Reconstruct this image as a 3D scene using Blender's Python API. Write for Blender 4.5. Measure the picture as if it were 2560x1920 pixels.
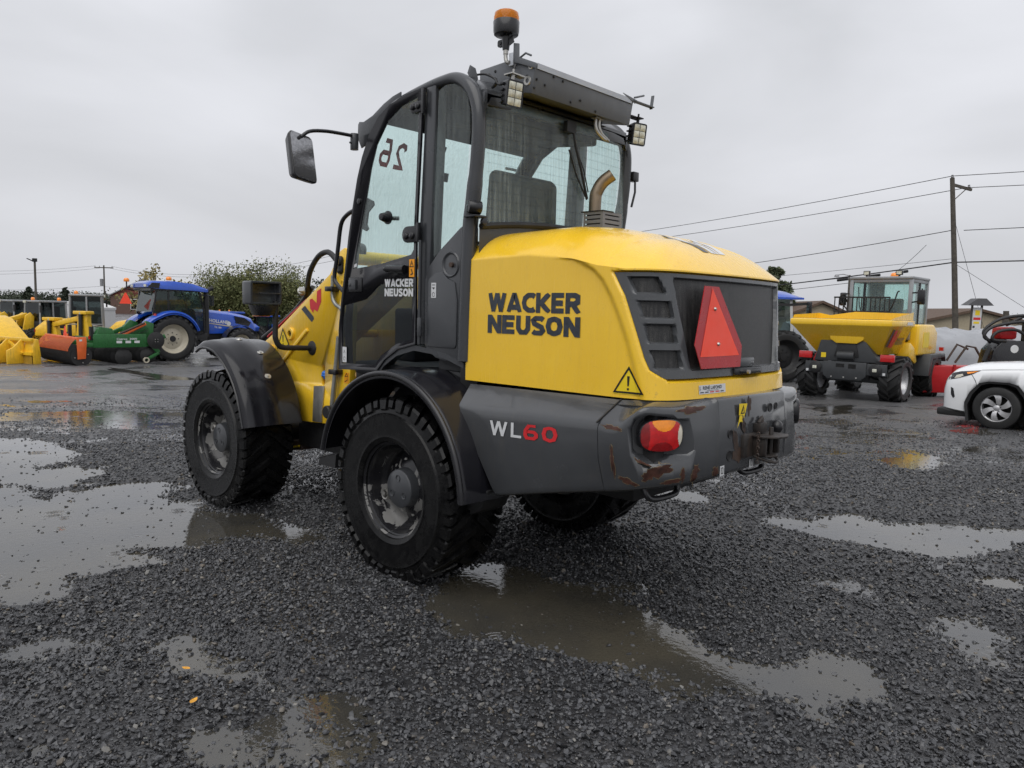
import bpy, bmesh, math, random
import numpy as np
from mathutils import Vector, Matrix, noise as mnoise
R = math.radians
for o in list(bpy.data.objects): bpy.data.objects.remove(o)
SC = bpy.context.scene
COL = SC.collection

# ------------------------------------------------------------------ camera
CAMP = Vector((3.39156, -3.5329, 1.55275))
CR = Vector((0.725431, 0.687887, 0.0236827)); CU_ = Vector((-0.0833506, 0.0536411, 0.995076)); CF = Vector((-0.68323, 0.723832, -0.0962487))
cd = bpy.data.cameras.new('camera'); cam = bpy.data.objects.new('camera', cd); COL.objects.link(cam)
cam.matrix_world = Matrix(((CR.x, CU_.x, -CF.x, CAMP.x), (CR.y, CU_.y, -CF.y, CAMP.y), (CR.z, CU_.z, -CF.z, CAMP.z), (0, 0, 0, 1)))
cd.sensor_width = 36; cd.lens = 1900.2 / 2560 * 36; cd.clip_start = .05; cd.clip_end = 3000
SC.camera = cam

# ------------------------------------------------------------------ sky and light (rainy overcast)
W = bpy.data.worlds.new('World'); SC.world = W; W.use_nodes = True
nt = W.node_tree; nt.nodes.clear()
def wn(t, **k):
    n = nt.nodes.new(t)
    for a, b in k.items(): setattr(n, a, b)
    return n
SUN_EL, SUN_AZ = R(58), R(-60)
sky = wn('ShaderNodeTexSky', sky_type='NISHITA', sun_disc=False, sun_elevation=SUN_EL, sun_rotation=R(90) - SUN_AZ)
sky.air_density = 1.5; sky.dust_density = 6
sm = wn('ShaderNodeMix', data_type='RGBA', blend_type='MULTIPLY'); sm.inputs[0].default_value = 1; sm.inputs[7].default_value = (.09, .09, .09, 1)
nt.links.new(sky.outputs[0], sm.inputs[6])
tc = wn('ShaderNodeTexCoord'); mp = wn('ShaderNodeMapping'); mp.inputs['Scale'].default_value = (1, 1, 2.6)
nt.links.new(tc.outputs['Generated'], mp.inputs[0])
nz = wn('ShaderNodeTexNoise'); nz.inputs['Scale'].default_value = 2.1; nz.inputs['Detail'].default_value = 5; nz.inputs['Roughness'].default_value = .45; nz.inputs['Distortion'].default_value = .35
nt.links.new(mp.outputs[0], nz.inputs[0])
cr = wn('ShaderNodeValToRGB'); e = cr.color_ramp.elements
e[0].position = .30; e[0].color = (.565, .575, .605, 1); e[1].position = .72; e[1].color = (.755, .765, .81, 1)
nt.links.new(nz.outputs[0], cr.inputs[0])
sx = wn('ShaderNodeSeparateXYZ'); nt.links.new(tc.outputs['Generated'], sx.inputs[0])
mr = wn('ShaderNodeMapRange'); mr.inputs[1].default_value = 0; mr.inputs[2].default_value = .5; mr.inputs[3].default_value = .86; mr.inputs[4].default_value = 1.13; mr.clamp = True
nt.links.new(sx.outputs[2], mr.inputs[0])
mu = wn('ShaderNodeMix', data_type='RGBA', blend_type='MULTIPLY'); mu.inputs[0].default_value = 1
nt.links.new(cr.outputs[0], mu.inputs[6]); nt.links.new(mr.outputs[0], mu.inputs[7])
mx = wn('ShaderNodeMix', data_type='RGBA'); mx.inputs[0].default_value = .95
nt.links.new(sm.outputs[2], mx.inputs[6]); nt.links.new(mu.outputs[2], mx.inputs[7])
bg = wn('ShaderNodeBackground'); bg.inputs[1].default_value = 1.0
wo = wn('ShaderNodeOutputWorld'); nt.links.new(mx.outputs[2], bg.inputs[0]); nt.links.new(bg.outputs[0], wo.inputs[0])
sd = bpy.data.lights.new('sun', 'SUN'); sd.energy = 1.5; sd.angle = R(70); sd.color = (1, .985, .96)
sun = bpy.data.objects.new('sun', sd); COL.objects.link(sun)
sdir = Vector((math.cos(SUN_EL) * math.cos(SUN_AZ), math.cos(SUN_EL) * math.sin(SUN_AZ), math.sin(SUN_EL)))
sun.rotation_euler = sdir.to_track_quat('Z', 'Y').to_euler(); sun.location = (0, 0, 30)
VS = SC.view_settings; VS.view_transform = 'Standard'; VS.look = 'None'; VS.gamma = 1; VS.exposure = 0.17; VS.use_curve_mapping = False
SC.cycles.max_bounces = 8; SC.cycles.transparent_max_bounces = 16; SC.cycles.caustics_reflective = False; SC.cycles.caustics_refractive = False
SC.cycles.use_denoising = True; SC.cycles.use_adaptive_sampling = True; SC.cycles.adaptive_threshold = .02

# ------------------------------------------------------------------ materials
MATS = {}
class NB:
    def __init__(s, m): s.t = m.node_tree; s.n = s.t.nodes; s.l = s.t.links
    def new(s, t, **k):
        n = s.n.new(t)
        for a, b in k.items(): setattr(n, a, b)
        return n
    def lk(s, a, b): s.l.new(a, b)
    def noise(s, scale, detail=4, rough=.55, vec=None, dist=0):
        n = s.new('ShaderNodeTexNoise'); n.inputs['Scale'].default_value = scale; n.inputs['Detail'].default_value = detail; n.inputs['Roughness'].default_value = rough; n.inputs['Distortion'].default_value = dist
        if vec is None: vec = s.obj()
        s.lk(vec, n.inputs['Vector']); return n.outputs[0]
    def obj(s):
        if not hasattr(s, '_o'): s._o = s.new('ShaderNodeTexCoord').outputs['Object']
        return s._o
    def geo(s):
        if not hasattr(s, '_g'): s._g = s.new('ShaderNodeNewGeometry').outputs['Position']
        return s._g
    def map(s, vec, sc): 
        m = s.new('ShaderNodeMapping'); m.inputs['Scale'].default_value = sc; s.lk(vec, m.inputs[0]); return m.outputs[0]
    def rng(s, v, a, b, c, d):
        m = s.new('ShaderNodeMapRange'); m.clamp = True
        for i, q in enumerate((a, b, c, d)): m.inputs[i + 1].default_value = q
        s.lk(v, m.inputs[0]); return m.outputs[0]
    def mix(s, f, a, b, bt='MIX'):
        m = s.new('ShaderNodeMix', data_type='RGBA', blend_type=bt)
        for q, i in ((f, 0), (a, 6), (b, 7)):
            if hasattr(q, 'node'): s.lk(q, m.inputs[i])
            elif i == 0: m.inputs[0].default_value = q
            else: m.inputs[i].default_value = (*q, 1) if len(q) == 3 else q
        return m.outputs[2]
    def math(s, op, a, b=0.):
        m = s.new('ShaderNodeMath', operation=op)
        for q, i in ((a, 0), (b, 1)):
            if hasattr(q, 'node'): s.lk(q, m.inputs[i])
            else: m.inputs[i].default_value = q
        return m.outputs[0]
    def bump(s, h, st=.3, d=.01):
        b = s.new('ShaderNodeBump'); b.inputs['Strength'].default_value = st; b.inputs['Distance'].default_value = d; s.lk(h, b.inputs['Height']); return b.outputs[0]
def newmat(name):
    m = bpy.data.materials.new(name); m.use_nodes = True; b = NB(m); p = b.n['Principled BSDF']; MATS[name] = m; return m, b, p
def simple(name, col, rough=.5, metal=0., var=.12, scale=6., grime=0., grime_col=(.05, .045, .035), coat=0., bump=0., spec=.5, emit=0., trans=0., ior=1.45):
    m, b, p = newmat(name)
    n1 = b.noise(scale, 5, .6)
    c2 = tuple(min(1, c * (1 + var)) for c in col); c1 = tuple(c * (1 - var) for c in col)
    c = b.mix(b.rng(n1, .3, .7, 0, 1), c1, c2)
    if grime:
        v = b.map(b.obj(), (9, 9, 1.1)); n2 = b.noise(3, 6, .65, v); c = b.mix(b.rng(n2, .48, .75, 0, grime), c, grime_col)
    b.lk(c, p.inputs['Base Color'])
    n3 = b.noise(scale * 2.7, 3)
    b.lk(b.rng(n3, .3, .7, max(.02, rough * .8), min(1, rough * 1.25)), p.inputs['Roughness'])
    p.inputs['Metallic'].default_value = metal; p.inputs['Specular IOR Level'].default_value = spec; p.inputs['IOR'].default_value = ior
    p.inputs['Coat Weight'].default_value = coat; p.inputs['Coat Roughness'].default_value = .06
    if trans: p.inputs['Transmission Weight'].default_value = trans
    if emit: p.inputs['Emission Color'].default_value = (*col, 1); p.inputs['Emission Strength'].default_value = emit
    if bump: b.lk(b.bump(b.noise(120, 2), bump, .002), p.inputs['Normal'])
    return m

def glass(name, tint=(.62, .80, .77), base=.10, drops=True, streak=.5, fog=.12, fogc=(.62, .74, .72)):
    m, b, p = newmat(name); b.n.remove(p); out = b.n['Material Output']
    tr = b.new('ShaderNodeBsdfTransparent'); tr.inputs[0].default_value = (*tint, 1)
    gl = b.new('ShaderNodeBsdfGlossy'); gl.inputs['Roughness'].default_value = .03; gl.inputs[0].default_value = (.9, .93, .93, 1)
    df = b.new('ShaderNodeBsdfDiffuse'); df.inputs[0].default_value = (*fogc, 1); tl = b.new('ShaderNodeBsdfTranslucent'); tl.inputs[0].default_value = (*fogc, 1)
    ms = b.new('ShaderNodeMixShader'); ms.inputs[0].default_value = .55; b.lk(df.outputs[0], ms.inputs[1]); b.lk(tl.outputs[0], ms.inputs[2])
    fr = b.new('ShaderNodeLayerWeight'); fr.inputs[0].default_value = .5
    k = b.math('ADD', b.math('MULTIPLY', b.math('POWER', fr.outputs['Facing'], 4.), .85), .045 + base); k.node.use_clamp = True
    if drops:
        v = b.new('ShaderNodeTexVoronoi'); v.inputs['Scale'].default_value = 150; b.lk(b.map(b.geo(), (1, 1, .6)), v.inputs['Vector'])
        dr = b.rng(v.outputs['Distance'], .10, .30, 1, 0)
        sn = b.noise(1.0, 5, .7, b.map(b.geo(), (60, 60, 2.0))); big = b.noise(1.5, 4, .6, b.map(b.geo(), (1.6, 1.6, 1.1)))
        h = b.math('ADD', dr, b.math('MULTIPLY', sn, 1.6)); nb = b.bump(h, .35, .003); b.lk(nb, gl.inputs['Normal'])
        fg = b.math('ADD', b.math('MULTIPLY', b.rng(sn, .40, .66, .25, 1), b.rng(big, .34, .66, fog * .35, fog * 1.9)), b.math('MULTIPLY', dr, fog * .35))
    else:
        fg = b.rng(b.noise(2, 3), .3, .7, fog * .5, fog)
    m1 = b.new('ShaderNodeMixShader'); b.lk(fg, m1.inputs[0]); b.lk(tr.outputs[0], m1.inputs[1]); b.lk(ms.outputs[0], m1.inputs[2])
    m2 = b.new('ShaderNodeMixShader'); b.lk(k, m2.inputs[0]); b.lk(m1.outputs[0], m2.inputs[1]); b.lk(gl.outputs[0], m2.inputs[2])
    b.lk(m2.outputs[0], out.inputs[0]); return m

m, b, p = newmat('yellow')      # wet yellow paint: rain beads, run marks, thin road film
c = b.mix(b.rng(b.noise(2.5, 5, .6), .3, .7, 0, 1), (.86, .525, .022), (.93, .585, .030)); st = b.noise(3, 6, .7, b.map(b.obj(), (11, 11, .9))); c = b.mix(b.rng(st, .52, .80, 0, .16), c, (.46, .30, .06)); c = b.mix(b.rng(b.noise(38, 5, .7), .62, .72, 0, .5), c, (.40, .27, .07)); b.lk(c, p.inputs['Base Color'])
b.lk(b.rng(st, .3, .7, .16, .34), p.inputs['Roughness']); p.inputs['Coat Weight'].default_value = .55; p.inputs['Coat Roughness'].default_value = .05
vo = b.new('ShaderNodeTexVoronoi'); vo.inputs['Scale'].default_value = 130; b.lk(b.map(b.obj(), (1, 1, .8)), vo.inputs['Vector']); dm = b.math('MULTIPLY', b.rng(vo.outputs['Distance'], .10, .30, 1, 0), b.rng(b.noise(9, 3), .45, .6, 0, 1)); nb = b.bump(dm, .25, .003); b.lk(nb, p.inputs['Normal']); b.lk(nb, p.inputs['Coat Normal'])
simple('yellow_far', (.84, .51, .03), .35, var=.10, scale=9, grime=.42, grime_col=(.20, .13, .04), coat=.2)
simple('grey_paint', (.066, .070, .075), .26, var=.08, scale=3, grime=.25, grime_col=(.05, .048, .042), coat=.45)
simple('cab_grey', (.040, .043, .048), .30, var=.08, scale=3, grime=.2, grime_col=(.03, .03, .028), coat=.3)
simple('panel_grey', (.050, .053, .058), .33, var=.06, scale=3, coat=.25)
simple('roof_grey', (.105, .112, .122), .35, var=.06, scale=3, grime=.2, coat=.15)
simple('black_plastic', (.012, .012, .014), .28, var=.2, coat=.2)
simple('black_matte', (.016, .016, .017), .55, var=.2)
simple('fender_black', (.010, .010, .013), .20, var=.15, coat=.15, spec=.35)
simple('rubber_hose', (.02, .02, .021), .45)
simple('dark_void', (.008, .008, .008), .8)
simple('galv', (.45, .44, .41), .38, metal=.85, var=.2, grime=.3)
simple('steel_pipe', (.34, .35, .33), .4, metal=.7, var=.2, grime=.45, grime_col=(.12, .10, .07))
simple('alum', (.52, .54, .57), .35, metal=.6, var=.06)
simple('exhaust_steel', (.27, .215, .155), .40, metal=.9, var=.25, grime=.5, grime_col=(.10, .06, .03))
simple('shield_grey', (.20, .20, .21), .4, metal=.5, var=.1)
simple('bolt', (.5, .49, .46), .35, metal=.9, var=.2)
simple('white_decal', (.62, .63, .64), .4, var=.06)
simple('white_paint', (.76, .77, .78), .22, var=.02, coat=.5)
simple('dark_decal', (.035, .042, .055), .35, var=.35, scale=40)
simple('black_decal', (.008, .008, .008), .4)
simple('red_decal', (.60, .025, .03), .35, var=.08)
simple('warn_yellow', (.82, .60, .02), .35, var=.05)
simple('orange_decal', (.85, .34, .01), .4, var=.05)
simple('smv_orange', (.95, .075, .035), .40, var=.04)
simple('smv_red', (.40, .018, .022), .28, var=.08)
simple('lamp_red', (.50, .008, .010), .10, var=.25, scale=30, coat=.8)
simple('lamp_darkred', (.22, .004, .006), .10, var=.2, scale=30, coat=.8)
simple('lamp_amber', (.85, .26, .01), .12, var=.2, scale=30, coat=.8)
simple('lamp_clear', (.62, .58, .48), .12, var=.12, scale=30, coat=.8)
simple('beacon_orange', (.95, .27, .01), .10, var=.1, coat=.8)
simple('led_lens', (.60, .60, .50), .15, var=.35, scale=28, coat=.7)
simple('mirror_glass', (.32, .32, .33), .06, metal=.9, var=.25, scale=60, bump=.25)
simple('blue_cap', (.02, .16, .62), .3)
simple('seat_fabric', (.020, .022, .023), .8)
simple('cab_inside', (.05, .052, .055), .7)
simple('mesh_dark', (.012, .012, .013), .35, var=.5, scale=90, bump=.8)
simple('rust_metal', (.05, .035, .028), .55, var=.5, scale=18, grime=.6, grime_col=(.10, .045, .02))
simple('blue_paint', (.012, .075, .46), .20, var=.10, scale=4, grime=.35, grime_col=(.02, .05, .20), coat=.6)
simple('blue_far', (.012, .07, .40), .35, var=.06)
simple('rim_cream', (.48, .44, .35), .4, var=.08, grime=.35, grime_col=(.25, .22, .16))
simple('rim_silver', (.46, .46, .47), .3, metal=.5, var=.06)
simple('tyre_far', (.017, .017, .017), .5, var=.3, bump=.3)
simple('green_paint', (.018, .115, .028), .3, var=.18, scale=10, grime=.5, grime_col=(.02, .04, .015))
simple('orange_paint', (.70, .13, .028), .35, var=.1, grime=.15)
simple('red_paint', (.42, .012, .015), .35, var=.1)
simple('chassis_grey', (.042, .045, .048), .4, var=.12)
simple('silver_frame', (.30, .31, .32), .35, metal=.3, var=.06)
simple('tarp', (.30, .31, .33), .33, var=.12, scale=2.5)
simple('wood_pole', (.085, .075, .062), .75, var=.3, scale=5, grime=.4)
simple('wire', (.018, .018, .02), .6)
simple('insulator', (.25, .25, .26), .35)
simple('roof_metal', (.30, .31, .32), .45, var=.12)
simple('roof_shingle', (.10, .10, .105), .8, var=.2, scale=20)
simple('siding_beige', (.36, .31, .22), .7, var=.1)
simple('siding_white', (.62, .62, .62), .6, var=.05)
simple('brown_wall', (.10, .065, .045), .75, var=.2)
simple('sign_green', (.03, .16, .05), .4)
simple('leaf_yellow', (.62, .30, .03), .5, var=.25, scale=60)
glass('glass_cab', (.87, .98, .96), .0, fog=.15, fogc=(.75, .86, .84))
glass('glass_dark', (.10, .135, .18), -.012, fog=.03, fogc=(.06, .11, .20))
glass('glass_rear', (.84, .965, .945), .0, fog=.24, fogc=(.72, .83, .81))
glass('glass_far', (.52, .62, .61), .0, drops=False, fog=.10, fogc=(.3, .36, .36))
glass('glass_ghost', (.20, .24, .24), -.02, drops=False, fog=.015, fogc=(.1, .12, .12))

# worn counterweight paint: chips down to primer and rust
m, b, p = newmat('counterweight')
n1 = b.noise(3, 4); c = b.mix(b.rng(n1, .3, .7, 0, 1), (.040, .042, .046), (.056, .059, .063))
st = b.noise(3, 6, .65, b.map(b.obj(), (8, 8, 1))); c = b.mix(b.rng(st, .55, .8, 0, .4), c, (.075, .07, .06))
b.lk(c, p.inputs['Base Color']); b.lk(b.rng(b.noise(9, 4), .3, .7, .13, .28), p.inputs['Roughness'])
p.inputs['Coat Weight'].default_value = .4; p.inputs['Coat Roughness'].default_value = .06
# rust patch / primer edge
simple('rust_chip', (.050, .018, .011), .6, var=.5, scale=35, bump=.6)
simple('primer_edge', (.15, .115, .065), .6, var=.2, scale=30)
simple('hitch_steel', (.028, .024, .022), .5, var=.5, scale=22, grime=.5, grime_col=(.06, .035, .02))
# wet black tyre
m, b, p = newmat('tyre'); c = b.mix(b.rng(b.noise(14, 6, .7), .35, .7, 0, 1), (.0035, .0035, .004), (.011, .011, .011)); b.lk(c, p.inputs['Base Color']); p.inputs['Specular IOR Level'].default_value = .22
b.lk(b.rng(b.noise(7, 5, .65), .35, .68, .10, .42), p.inputs['Roughness']); b.lk(b.bump(b.noise(60, 4), .18, .006), p.inputs['Normal'])
# wheel rim: pale grey paint with black dressing splashed over it
m, b, p = newmat('rim_splash'); n = b.noise(4.2, 7, .6, dist=.8); f = b.rng(n, .50, .515, 0, 1)
b.lk(b.mix(f, (.010, .010, .012), (.165, .162, .155)), p.inputs['Base Color']); b.lk(b.rng(f, 0, 1, .22, .42), p.inputs['Roughness']); p.inputs['Metallic'].default_value = 0
b.lk(b.bump(f, .4, .003), p.inputs['Normal'])

# ------------------------------------------------------------------ mesh helpers
class MB:
    def __init__(s): s.v = []; s.f = []
    def add(s, vs, fs):
        o = len(s.v); s.v += [tuple(q) for q in vs]; s.f += [[i + o for i in q] for q in fs]; return s
    def box(s, x0, x1, y0, y1, z0, z1):
        return s.add([(x, y, z) for z in (z0, z1) for y in (y0, y1) for x in (x0, x1)], [(0, 2, 3, 1), (4, 5, 7, 6), (0, 1, 5, 4), (2, 6, 7, 3), (0, 4, 6, 2), (1, 3, 7, 5)])
    def obox(s, c, a, b_, c_):
        c, a, b_, c_ = map(Vector, (c, a, b_, c_))
        return s.add([c + a * i + b_ * j + c_ * k for k in (-1, 1) for j in (-1, 1) for i in (-1, 1)], [(0, 2, 3, 1), (4, 5, 7, 6), (0, 1, 5, 4), (2, 6, 7, 3), (0, 4, 6, 2), (1, 3, 7, 5)])
    def beam(s, p0, p1, w, h, up=(0, 0, 1)):
        p0, p1 = Vector(p0), Vector(p1); d = (p1 - p0); z = Vector(up); sd = d.cross(z)
        if sd.length < 1e-6: sd = d.cross(Vector((1, 0, 0)))
        sd.normalize(); z = sd.cross(d).normalized()
        return s.obox((p0 + p1) / 2, d / 2, sd * w / 2, z * h / 2)
    def prism(s, poly, ax, a, b_):
        n = len(poly); mk = {'x': lambda p, t: (t, p[0], p[1]), 'y': lambda p, t: (p[0], t, p[1]), 'z': lambda p, t: (p[0], p[1], t)}[ax]
        return s.add([mk(p, a) for p in poly] + [mk(p, b_) for p in poly], [list(range(n))[::-1], [n + i for i in range(n)]] + [(i, (i + 1) % n, n + (i + 1) % n, n + i) for i in range(n)])
    def tube(s, pts, r, n=10, cap=True):
        P = [Vector(q) for q in pts]; rr = r if isinstance(r, (list, tuple)) else [r] * len(P)
        t = (P[1] - P[0]).normalized(); a = t.orthogonal().normalized(); vs = []; fs = []
        for i, q in enumerate(P):
            t2 = (P[min(i + 1, len(P) - 1)] - P[max(i - 1, 0)]).normalized()
            a = (a - t2 * a.dot(t2)); a = a.normalized() if a.length > 1e-6 else t2.orthogonal().normalized(); bb = t2.cross(a)
            for k in range(n):
                th = 2 * math.pi * k / n; vs.append(q + (a * math.cos(th) + bb * math.sin(th)) * rr[i])
        for i in range(len(P) - 1):
            for k in range(n): fs.append((i * n + k, i * n + (k + 1) % n, (i + 1) * n + (k + 1) % n, (i + 1) * n + k))
        if cap: fs += [list(range(n))[::-1], [(len(P) - 1) * n + k for k in range(n)]]
        return s.add(vs, fs)
    def cyl(s, p0, p1, r0, r1=None, n=24): return s.tube([p0, p1], [r0, r0 if r1 is None else r1], n)
    def lathe(s, prof, org=(0, 0, 0), axis='y', n=48, closed=False, a0=0., a1=2 * math.pi):
        full = abs(a1 - a0 - 2 * math.pi) < 1e-6; m_ = n if full else n + 1; vs = []; fs = []; k = len(prof)
        for i in range(m_):
            th = a0 + (a1 - a0) * i / n; c, q = math.cos(th), math.sin(th)
            for r_, h in prof:
                x, y, z = {'y': (r_ * c, h, r_ * q), 'z': (r_ * c, r_ * q, h), 'x': (h, r_ * c, r_ * q)}[axis]
                vs.append((org[0] + x, org[1] + y, org[2] + z))
        for i in range(n):
            i2 = (i + 1) % m_
            for j in range(k if closed else k - 1): fs.append((i * k + j, i2 * k + j, i2 * k + (j + 1) % k, i * k + (j + 1) % k))
        return s.add(vs, fs)
    def grid(s, rows, wrap=False):
        n = len(rows[0]); vs = [q for r_ in rows for q in r_]; fs = []
        for i in range(len(rows) - 1):
            for j in range(n if wrap else n - 1): fs.append((i * n + j, i * n + (j + 1) % n, (i + 1) * n + (j + 1) % n, (i + 1) * n + j))
        return s.add(vs, fs)
    def sph(s, c, r, n=12, m_=8):
        c = Vector(c); r = Vector((r, r, r)) if not hasattr(r, '__len__') else Vector(r)
        vs = []
        for i in range(m_ + 1):
            ph = math.pi * i / m_
            for k in range(n): th = 2 * math.pi * k / n; vs.append((c.x + r.x * math.sin(ph) * math.cos(th), c.y + r.y * math.sin(ph) * math.sin(th), c.z + r.z * math.cos(ph)))
        fs = [(i * n + k, (i + 1) * n + k, (i + 1) * n + (k + 1) % n, i * n + (k + 1) % n) for i in range(m_) for k in range(n)]
        return s.add(vs, fs)
    def mir(s):
        "mirror everything across y = 0"
        n = len(s.v); s.v += [(x, -y, z) for x, y, z in s.v[:n]]; s.f += [[i + n for i in q][::-1] for q in s.f[:]]; return s
    def xf(s, fn): s.v = [tuple(fn(*q)) for q in s.v]; return s
    def mesh(s, name, mat, bevel=0., smooth=35, seg=2, weld=True):
        me = bpy.data.meshes.new(name); me.from_pydata(s.v, [], s.f)
        bm = bmesh.new(); bm.from_mesh(me)
        if weld: bmesh.ops.remove_doubles(bm, verts=bm.verts, dist=1e-5)
        bmesh.ops.recalc_face_normals(bm, faces=bm.faces)
        if bevel:
            es = [q for q in bm.edges if len(q.link_faces) == 2 and q.calc_face_angle(0) > R(28)]
            try: bmesh.ops.bevel(bm, geom=es, offset=bevel, offset_type='OFFSET', segments=seg, profile=.5, affect='EDGES', clamp_overlap=True)
            except Exception: pass
        bm.to_mesh(me); bm.free()
        if smooth:
            me.polygons.foreach_set('use_smooth', [True] * len(me.polygons)); me.set_sharp_from_angle(angle=R(smooth))
        me.materials.append(MATS[mat]); me.update(); return me
    def build(s, name, mat, parent=None, bevel=0., smooth=35, label=None, seg=2, weld=True):
        o = bpy.data.objects.new(name, s.mesh(name, mat, bevel, smooth, seg, weld)); COL.objects.link(o)
        if parent: o.parent = parent
        if label: o['label'] = label
        return o
def tag(o, label=None, cat=None, group=None, kind=None):
    for k, v in (('label', label), ('category', cat), ('group', group), ('kind', kind)):
        if v: o[k] = v
    return o
def thing(name, label, cat, loc=(0, 0, 0), rz=0., group=None):
    o = bpy.data.objects.new(name, None); COL.objects.link(o); o.location = loc; o.rotation_euler = (0, 0, rz); o.empty_display_size = .3
    return tag(o, label, cat, group)
def link_copy(o, parent=None, loc=None):
    c = o.copy(); COL.objects.link(c); c.parent = parent
    if loc is not None: c.location = loc
    for ch in [q for q in bpy.data.objects if q.parent == o]: link_copy(ch, c)
    return c
def bool_diff(o, cutter):
    md = o.modifiers.new('b', 'BOOLEAN'); md.operation = 'DIFFERENCE'; cutter.parent = o.parent; bpy.context.view_layer.update(); md.object = cutter; md.solver = 'EXACT'
    dg = bpy.context.evaluated_depsgraph_get(); me = bpy.data.meshes.new_from_object(o.evaluated_get(dg)); o.modifiers.clear(); old = o.data; o.data = me
    bpy.data.objects.remove(cutter); return o
def arc(c, r, a0, a1, n): return [(c[0] + r * math.cos(R(a0 + (a1 - a0) * i / n)), c[1] + r * math.sin(R(a0 + (a1 - a0) * i / n))) for i in range(n + 1)]
def rrect(x0, x1, y0, y1, r, n=4):
    o = []
    for cx, cy, a in ((x1 - r, y1 - r, 0), (x0 + r, y1 - r, 90), (x0 + r, y0 + r, 180), (x1 - r, y0 + r, 270)): o += arc((cx, cy), r, a, a + 90, n)
    return o
def crsp(P, n=6):
    P = [Vector(q) for q in P]; Q = [P[0] * 2 - P[1]] + P + [P[-1] * 2 - P[-2]]; o = []
    for i in range(1, len(Q) - 2):
        for k in range(n):
            t = k / n; o.append(.5 * (2 * Q[i] + (Q[i + 1] - Q[i - 1]) * t + (2 * Q[i - 1] - 5 * Q[i] + 4 * Q[i + 1] - Q[i + 2]) * t * t + (3 * Q[i] - Q[i - 1] - 3 * Q[i + 1] + Q[i + 2]) * t ** 3))
    return o + [P[-1]]
def sstep(a, b, x): t = min(1, max(0, (x - a) / (b - a))); return t * t * (3 - 2 * t)
def lerp(a, b, t): return a + (b - a) * t
def interp(x, xs, ys): return float(np.interp(x, xs, ys))
# ---- stroke lettering: ribbons with mitred joints
GL = {'W': (1.26, [[(.13, 1), (.38, 0)], [(.36, 0), (.62, .98)], [(.64, .98), (.90, 0)], [(.88, 0), (1.13, 1)]]), 'A': (.95, [[(.1, 0), (.44, .9), (.52, .9), (.86, 0)], [(.3, .26), (.68, .26)]]),
 'C': (.86, [[(.8, .8), (.68, .89), (.42, .89), (.18, .72), (.12, .5), (.18, .28), (.42, .11), (.68, .11), (.8, .2)]]), 'K': (.9, [[(.12, 0), (.12, 1)], [(.8, .97), (.3, .5), (.82, .03)]]),
 'E': (.8, [[(.74, .89), (.12, .89), (.12, .11), (.74, .11)], [(.22, .5), (.68, .5)]]), 'R': (.88, [[(.12, 0), (.12, .89), (.5, .89), (.7, .8), (.7, .56), (.5, .46), (.24, .46)], [(.46, .4), (.78, 0)]]),
 'N': (.86, [[(.13, 0), (.13, 1)], [(.15, .98), (.71, .02)], [(.73, 0), (.73, 1)]]), 'U': (.82, [[(.12, 1), (.12, .32), (.26, .11), (.54, .11), (.68, .32), (.68, 1)]]),
 'S': (.78, [[(.68, .8), (.56, .89), (.26, .89), (.12, .76), (.18, .6), (.58, .42), (.66, .26), (.54, .11), (.22, .11), (.1, .2)]]),
 'O': (.92, [[(.45, .89), (.2, .78), (.12, .5), (.2, .22), (.45, .11), (.7, .22), (.78, .5), (.7, .78), (.45, .89)]]), 'L': (.72, [[(.12, 1), (.12, .11), (.7, .11)]]),
 'V': (.9, [[(.08, 1), (.42, 0), (.76, 1)]]), '6': (.82, [[(.66, .93), (.3, .93), (.13, .6), (.11, .3), (.2, .11), (.58, .11), (.7, .24), (.7, .4), (.58, .53), (.2, .53)]]),
 '0': (.85, [[(.42, .93), (.18, .82), (.11, .5), (.18, .2), (.42, .11), (.64, .2), (.72, .5), (.64, .82), (.42, .93)]]), '2': (.78, [[(.12, .72), (.2, .86), (.42, .9), (.62, .8), (.62, .62), (.12, .11), (.7, .11)]]),
 'H': (.86, [[(.12, 0), (.12, 1)], [(.72, 0), (.72, 1)], [(.2, .5), (.66, .5)]]), 'D': (.86, [[(.12, .11), (.12, .89), (.48, .89), (.7, .7), (.74, .5), (.7, .3), (.48, .11), (.12, .11)]]),
 'J': (.6, [[(.46, 1), (.46, .28), (.36, .11), (.12, .11)]]), 'F': (.76, [[(.74, .89), (.12, .89), (.12, 0)], [(.22, .48), (.64, .48)]]), 'T': (.78, [[(.06, .9), (.74, .9)], [(.4, .8), (.4, 0)]]), ' ': (.4, []), '.': (.28, [[(.06, .08), (.22, .08)]])}
def ribbon(pl, t, sub=3):
    pl = [tuple(lerp(p0[k], p1[k], j / sub) for k in (0, 1)) for p0, p1 in zip(pl, pl[1:]) for j in range(sub)] + [tuple(pl[-1])]
    n = len(pl); cl = math.dist(pl[0], pl[-1]) < 1e-6; L = []; Rr = []
    for i in range(n):
        a = pl[i - 1] if i > 0 else (pl[-2] if cl else None); b_ = pl[i + 1] if i < n - 1 else (pl[1] if cl else None); q = pl[i]
        def nr(u, v): d = math.dist(u, v); return (-(v[1] - u[1]) / d, (v[0] - u[0]) / d)
        n1 = nr(a, q) if a else nr(q, b_); n2 = nr(q, b_) if b_ else n1
        mx_, my = n1[0] + n2[0], n1[1] + n2[1]; d = math.hypot(mx_, my) or 1; mx_, my = mx_ / d, my / d
        k = min(1 / max(.3, mx_ * n1[0] + my * n1[1]), 1.9) * t / 2
        L.append((q[0] + mx_ * k, q[1] + my * k)); Rr.append((q[0] - mx_ * k, q[1] - my * k))
    return [(L[i], Rr[i], Rr[i + 1], L[i + 1]) for i in range(n - 1)]
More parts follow.
